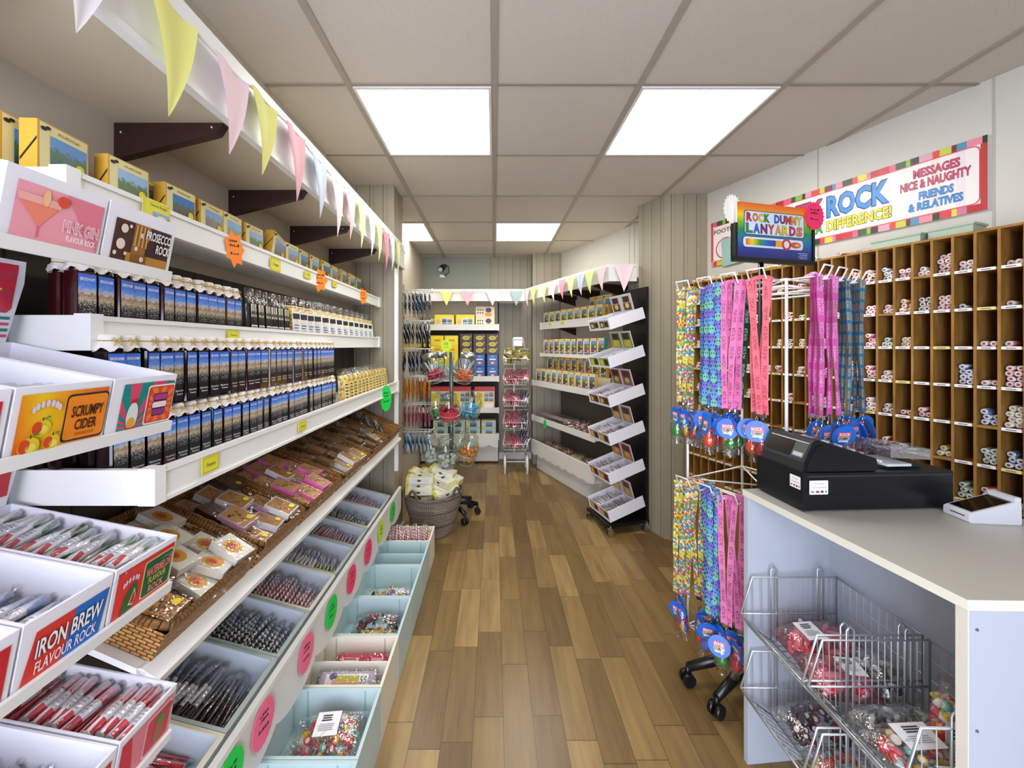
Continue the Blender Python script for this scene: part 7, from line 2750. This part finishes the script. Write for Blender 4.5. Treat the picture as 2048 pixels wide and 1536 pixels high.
for a_, c, ti in DEC:
    rad = 0.130
    p = CC + Vector((math.cos(a_) * rad, math.sin(a_) * rad, TIERZ[ti]))
    M = Matrix.Translation(p) @ Matrix.Rotation(a_, 4, 'Z') @ Matrix.Rotation(0.28, 4, 'Y')
    m = MB()
    ring = [M @ Vector((math.cos(i * math.pi / 8) * 0.085, math.sin(i * math.pi / 8) * 0.085, 0.075)) for i in range(16)]
    m.tube(ring, 0.0025, GALV, 5, True)
    ring2 = [M @ Vector((math.cos(i * math.pi / 8) * 0.060, math.sin(i * math.pi / 8) * 0.060, -0.005)) for i in range(16)]
    m.tube(ring2, 0.0025, GALV, 5, True)
    for i in range(0, 16, 4):
        m.tube([ring[i], ring2[i]], 0.002, GALV, 5)
    m.tube([CC + Vector((0, 0, TIERZ[ti] + 0.07)), ring[8]], 0.003, GALV, 5)
    m.build('jar_holder', car)
    pos = {(-2.55): 'facing the aisle on its left'}.get(a_, '')
    t = thing('sweet_jar', 'jar of %s, %s carousel tier, %s' % ({'red': 'red lollies', 'orange': 'orange lollies', 'white': 'white sweets', 'redjar': 'red sweets with a red label', 'blue': 'blue wrapped lollies', 'green': 'green sweets', 'clear': 'pale sweets', 'amber': 'amber sweets'}[c], ('top', 'middle', 'bottom')[ti],
              'on the left of the pole' if math.cos(a_) < -0.3 else ('in front of the pole' if math.sin(a_) < -0.8 else ('behind the pole' if math.sin(a_) > 0.6 else 'on the right of the pole'))), 'jar')
    place(t, M @ Matrix.Scale(1.12, 4))
    b = MB()
    b.lathe([(0.055, 0.0), (0.070, 0.012), (0.072, 0.12), (0.066, 0.145), (0.048, 0.168), (0.048, 0.176)], GLASS, None, 18, cap=False)
    b.lathe([(0.0005, 0.0), (0.055, 0.0)], GLASS, None, 18, cap=False)
    b.build('glass', t, world=False)
    b = MB()
    b.lathe([(0.0005, 0.205), (0.046, 0.203), (0.052, 0.196), (0.052, 0.174), (0.049, 0.172)], SILVER if ti == 0 else GLASS, None, 18, cap=False)
    b.build('lid', t, world=False)
    b = MB()
    rr = random.Random(int(a_ * 100) + 500)
    col = mat(JC[c], 0.25)
    for i in range(34 if c != 'clear' else 22):
        an, rd = rr.random() * 6.28, 0.055 * math.sqrt(rr.random())
        b.ball((math.cos(an) * rd, math.sin(an) * rd, 0.018 + rr.random() * (0.10 if c in ('blue', 'redjar', 'amber') else 0.06)), 0.014, col, 8)
    if c in ('red', 'orange', 'blue'):
        for i in range(9):
            an = rr.random() * 6.28
            b.tube([(math.cos(an) * 0.02, math.sin(an) * 0.02, 0.06), (math.cos(an) * 0.052, math.sin(an) * 0.052, 0.15)], 0.0025, PAPER, 5)
    b.build('sweets', t, kind='stuff', world=False)
    if c == 'redjar':
        b = MB()
        for i in range(8):
            a0, a1 = -1.0 + i * 0.25, -1.0 + (i + 1) * 0.25
            b.poly([(math.cos(a0) * 0.0735, math.sin(a0) * 0.0735, 0.04), (math.cos(a1) * 0.0735, math.sin(a1) * 0.0735, 0.04), (math.cos(a1) * 0.0735, math.sin(a1) * 0.0735, 0.105), (math.cos(a0) * 0.0735, math.sin(a0) * 0.0735, 0.105)], mat('C03A48', 0.4))
        b.build('label', t, world=False)
star(Matrix.Translation((-0.375, 3.07, 1.372)) @ Matrix(((1, 0, 0, 0), (0, 0, -1, 0), (0, 1, 0, 0), (0, 0, 0, 1))), 0.045, 0.05, SLIME, 'lime price star on top of the jar carousel', 10, 0.85)

# ------------------------------------------------------------------ wicker hamper of biscuit boxes
HC = Vector((-0.452, 2.91, 0))
ham = thing('wicker_hamper', 'round grey wicker hamper on the floor full of biscuit boxes', 'basket', tuple(HC))
prof = [(0.140, 0.002), (0.148, 0.02), (0.176, 0.12), (0.202, 0.22), (0.214, 0.285), (0.217, 0.295)]


def lathe_uv(m, prof, mt, c, n=36, inner=False):
    for i in range(len(prof) - 1):
        (r0, z0), (r1, z1) = prof[i], prof[i + 1]
        for k in range(n):
            a0, a1 = k * 2 * math.pi / n, (k + 1) * 2 * math.pi / n
            q = [c + Vector((math.cos(a0) * r0, math.sin(a0) * r0, z0)), c + Vector((math.cos(a1) * r0, math.sin(a1) * r0, z0)), c + Vector((math.cos(a1) * r1, math.sin(a1) * r1, z1)), c + Vector((math.cos(a0) * r1, math.sin(a0) * r1, z1))]
            uv = [(a0 * 0.17, z0), (a1 * 0.17, z0), (a1 * 0.17, z1), (a0 * 0.17, z1)]
            m.poly(q[::-1] if inner else q, mt, uv[::-1] if inner else uv, True)


m = MB()
lathe_uv(m, prof, GREYWICKER, HC)
lathe_uv(m, [(r - 0.012, z + (0.02 if i == 0 else 0)) for i, (r, z) in enumerate(prof)], GREYWICKER, HC, 36, True)
for r in (0.140,):
    m.poly([HC + Vector((math.cos(k * math.pi / 18) * r, math.sin(k * math.pi / 18) * r, 0.002)) for k in range(36)][::-1], GREYWICKER)
    m.poly([HC + Vector((math.cos(k * math.pi / 18) * 0.125, math.sin(k * math.pi / 18) * 0.125, 0.022)) for k in range(36)], GREYWICKER)
for zr in (0.10, 0.20):
    rr_ = 0.140 + (zr / 0.295) * 0.077 + 0.004
    m.tube([HC + Vector((math.cos(k * math.pi / 18) * rr_, math.sin(k * math.pi / 18) * rr_, zr)) for k in range(36)], 0.006, GREYWICKER, 6, True)
m.build('body', ham)
m = MB()
m.tube([HC + Vector((math.cos(k * math.pi / 24) * 0.212, math.sin(k * math.pi / 24) * 0.212, 0.296 + 0.003 * (k % 2))) for k in range(48)], 0.012, GREYWICKER, 7, True)
m.build('rim', ham)
for a0 in (-2.15, -0.55):
    m = MB()
    m.tube([HC + Vector((math.cos(a0 + t_) * 0.214, math.sin(a0 + t_) * 0.214, 0.297 + 0.062 * math.sin((t_ + 0.22) / 0.44 * math.pi))) for t_ in [-0.22 + 0.44 * i / 8 for i in range(9)]], 0.010, GREYWICKER, 7)
    m.build('handle', ham)
BXC = mat('E9E3A4', 0.45)


def biscuit_box(label, M, w=0.19, d=0.09, h=0.043):
    t = thing('biscuit_box', label, 'biscuit box', group='biscuit boxes in the hamper')
    place(t, M)
    b = MB()
    b.box(-w / 2, w / 2, -d / 2, d / 2, 0, h, BXC)
    b.build('carton', t, world=False)
    b = MB()
    for a in (Art(b, (-w / 2, -d / 2 - 0.0004, 0), (1, 0, 0), (0, 0, 1), w, h), Art(b, (-w / 2, -d / 2, h + 0.0004), (1, 0, 0), (0, 1, 0), w, d)):
        a.rect(0.12, 0.1, 0.95, 0.9, mat('E8E6DC', 0.45)); a.lines(0.2, 0.9, [0.3, 0.5, 0.7], 0.06, mat('B8B8B0', 0.5), 2)
        a.rect(0.42, 0.35, 0.55, 0.65, mat('3A3A3E', 0.5), 3); a.rect(0.02, 0.05, 0.1, 0.95, mat('D8C83A', 0.45), 2)
    b.build('print', t, world=False)
    return t


HB = [((-0.09, -0.06, 0.300), 0.05, 0, 0), ((-0.09, -0.05, 0.343), 0.02, 0, 0), ((-0.085, -0.06, 0.386), 0.06, 0, 0), ((0.05, -0.02, 0.305), -0.6, 0.15, 0.12), ((0.075, -0.005, 0.355), -0.7, 0.12, 0.1),
      ((0.10, -0.06, 0.292), 0.5, 0.1, -0.2), ((0.06, 0.07, 0.40), -0.25, 0.05, 0.25), ((0.11, 0.075, 0.355), -0.35, 0.05, 0.3), ((-0.02, 0.09, 0.37), -0.15, 0.0, 0.2), ((-0.10, 0.07, 0.37), -0.3, 0.1, 0.25), ((-0.04, 0.02, 0.30), 0.3, 0.0, 0.0), ((0.0, 0.10, 0.30), 0.0, 0.0, 0.0), ((0.0, -0.02, 0.24), 0.4, 0, 0), ((0.02, 0.06, 0.19), -0.4, 0, 0)]
for k, (p, rz, rx, ry) in enumerate(HB):
    biscuit_box('pale yellow biscuit box in the wicker hamper, %s' % ('bottom of the neat left stack', 'middle of the neat left stack', 'top of the neat left stack', 'slanting at the front', 'on top of the slanting front box', 'standing by the right handle',
                'topmost at the back', 'sloping at the back right', 'at the back middle', 'at the back left', 'in the middle under the stack', 'under the back boxes', 'deep in the middle', 'deepest of all')[k], Matrix.Translation(HC) @ TR(p, rz, rx, ry))
# security camera on the back wall
cc_ = thing('security_camera', 'small black security camera with cable high on the back wall', 'security camera', (-0.625, 4.775, 2.33))
m = MB()
m.cyl((-0.625, 4.779, 2.33), (-0.625, 4.755, 2.33), 0.03, BLACK, 12)
m.tube([(-0.625, 4.755, 2.33), (-0.62, 4.72, 2.31)], 0.012, BLACK, 8)
m.build('mount', cc_)
m = MB()
m.cyl((-0.615, 4.74, 2.325), (-0.635, 4.64, 2.275), 0.036, BLACK, 14)
m.cyl((-0.635, 4.64, 2.275), (-0.637, 4.632, 2.271), 0.026, mat('C8CCD0', 0.1), 14)
m.build('body', cc_)
m = MB()
m.tube([(-0.60, 4.755, 2.36), (-0.555, 4.74, 2.33), (-0.55, 4.74, 2.26), (-0.59, 4.75, 2.225), (-0.63, 4.765, 2.235)], 0.005, BLACK, 6)
m.build('cable', cc_)
m = MB()
m.box(-0.66, -0.60, 4.755, 4.779, 2.20, 2.235, WHITE)
m.build('junction_box', cc_)


# ------------------------------------------------------------------ the remaining sticks as one object
mb = MB()
for body, M, L, r, caps in BULK:
    if caps:
        b, w, c = caps
        mb.cyl(M @ Vector((0, 0, 0)), M @ Vector((0, L, 0)), r, body, 9, b)
        mb.cyl(M @ Vector((0, -0.0015, 0)), M @ Vector((0, 0, 0)), r * 0.82, w, 9)
        mb.cyl(M @ Vector((0, -0.0022, 0)), M @ Vector((0, -0.0015, 0)), r * 0.45, c, 6)
    else:
        mb.cyl(M @ Vector((0, -L / 2, 0)), M @ Vector((0, L / 2, 0)), r, body, 8, PAPER)
        mb.cyl(M @ Vector((0, -L / 2 - 0.014, 0)), M @ Vector((0, L / 2 + 0.014, 0)), r + 0.0014, CELLO, 6)
o = mb.build('rock_sticks', kind='stuff')
setp(o, 'remaining rock sticks under and behind the separate ones in boxes and pigeonholes', 'sticks of rock')
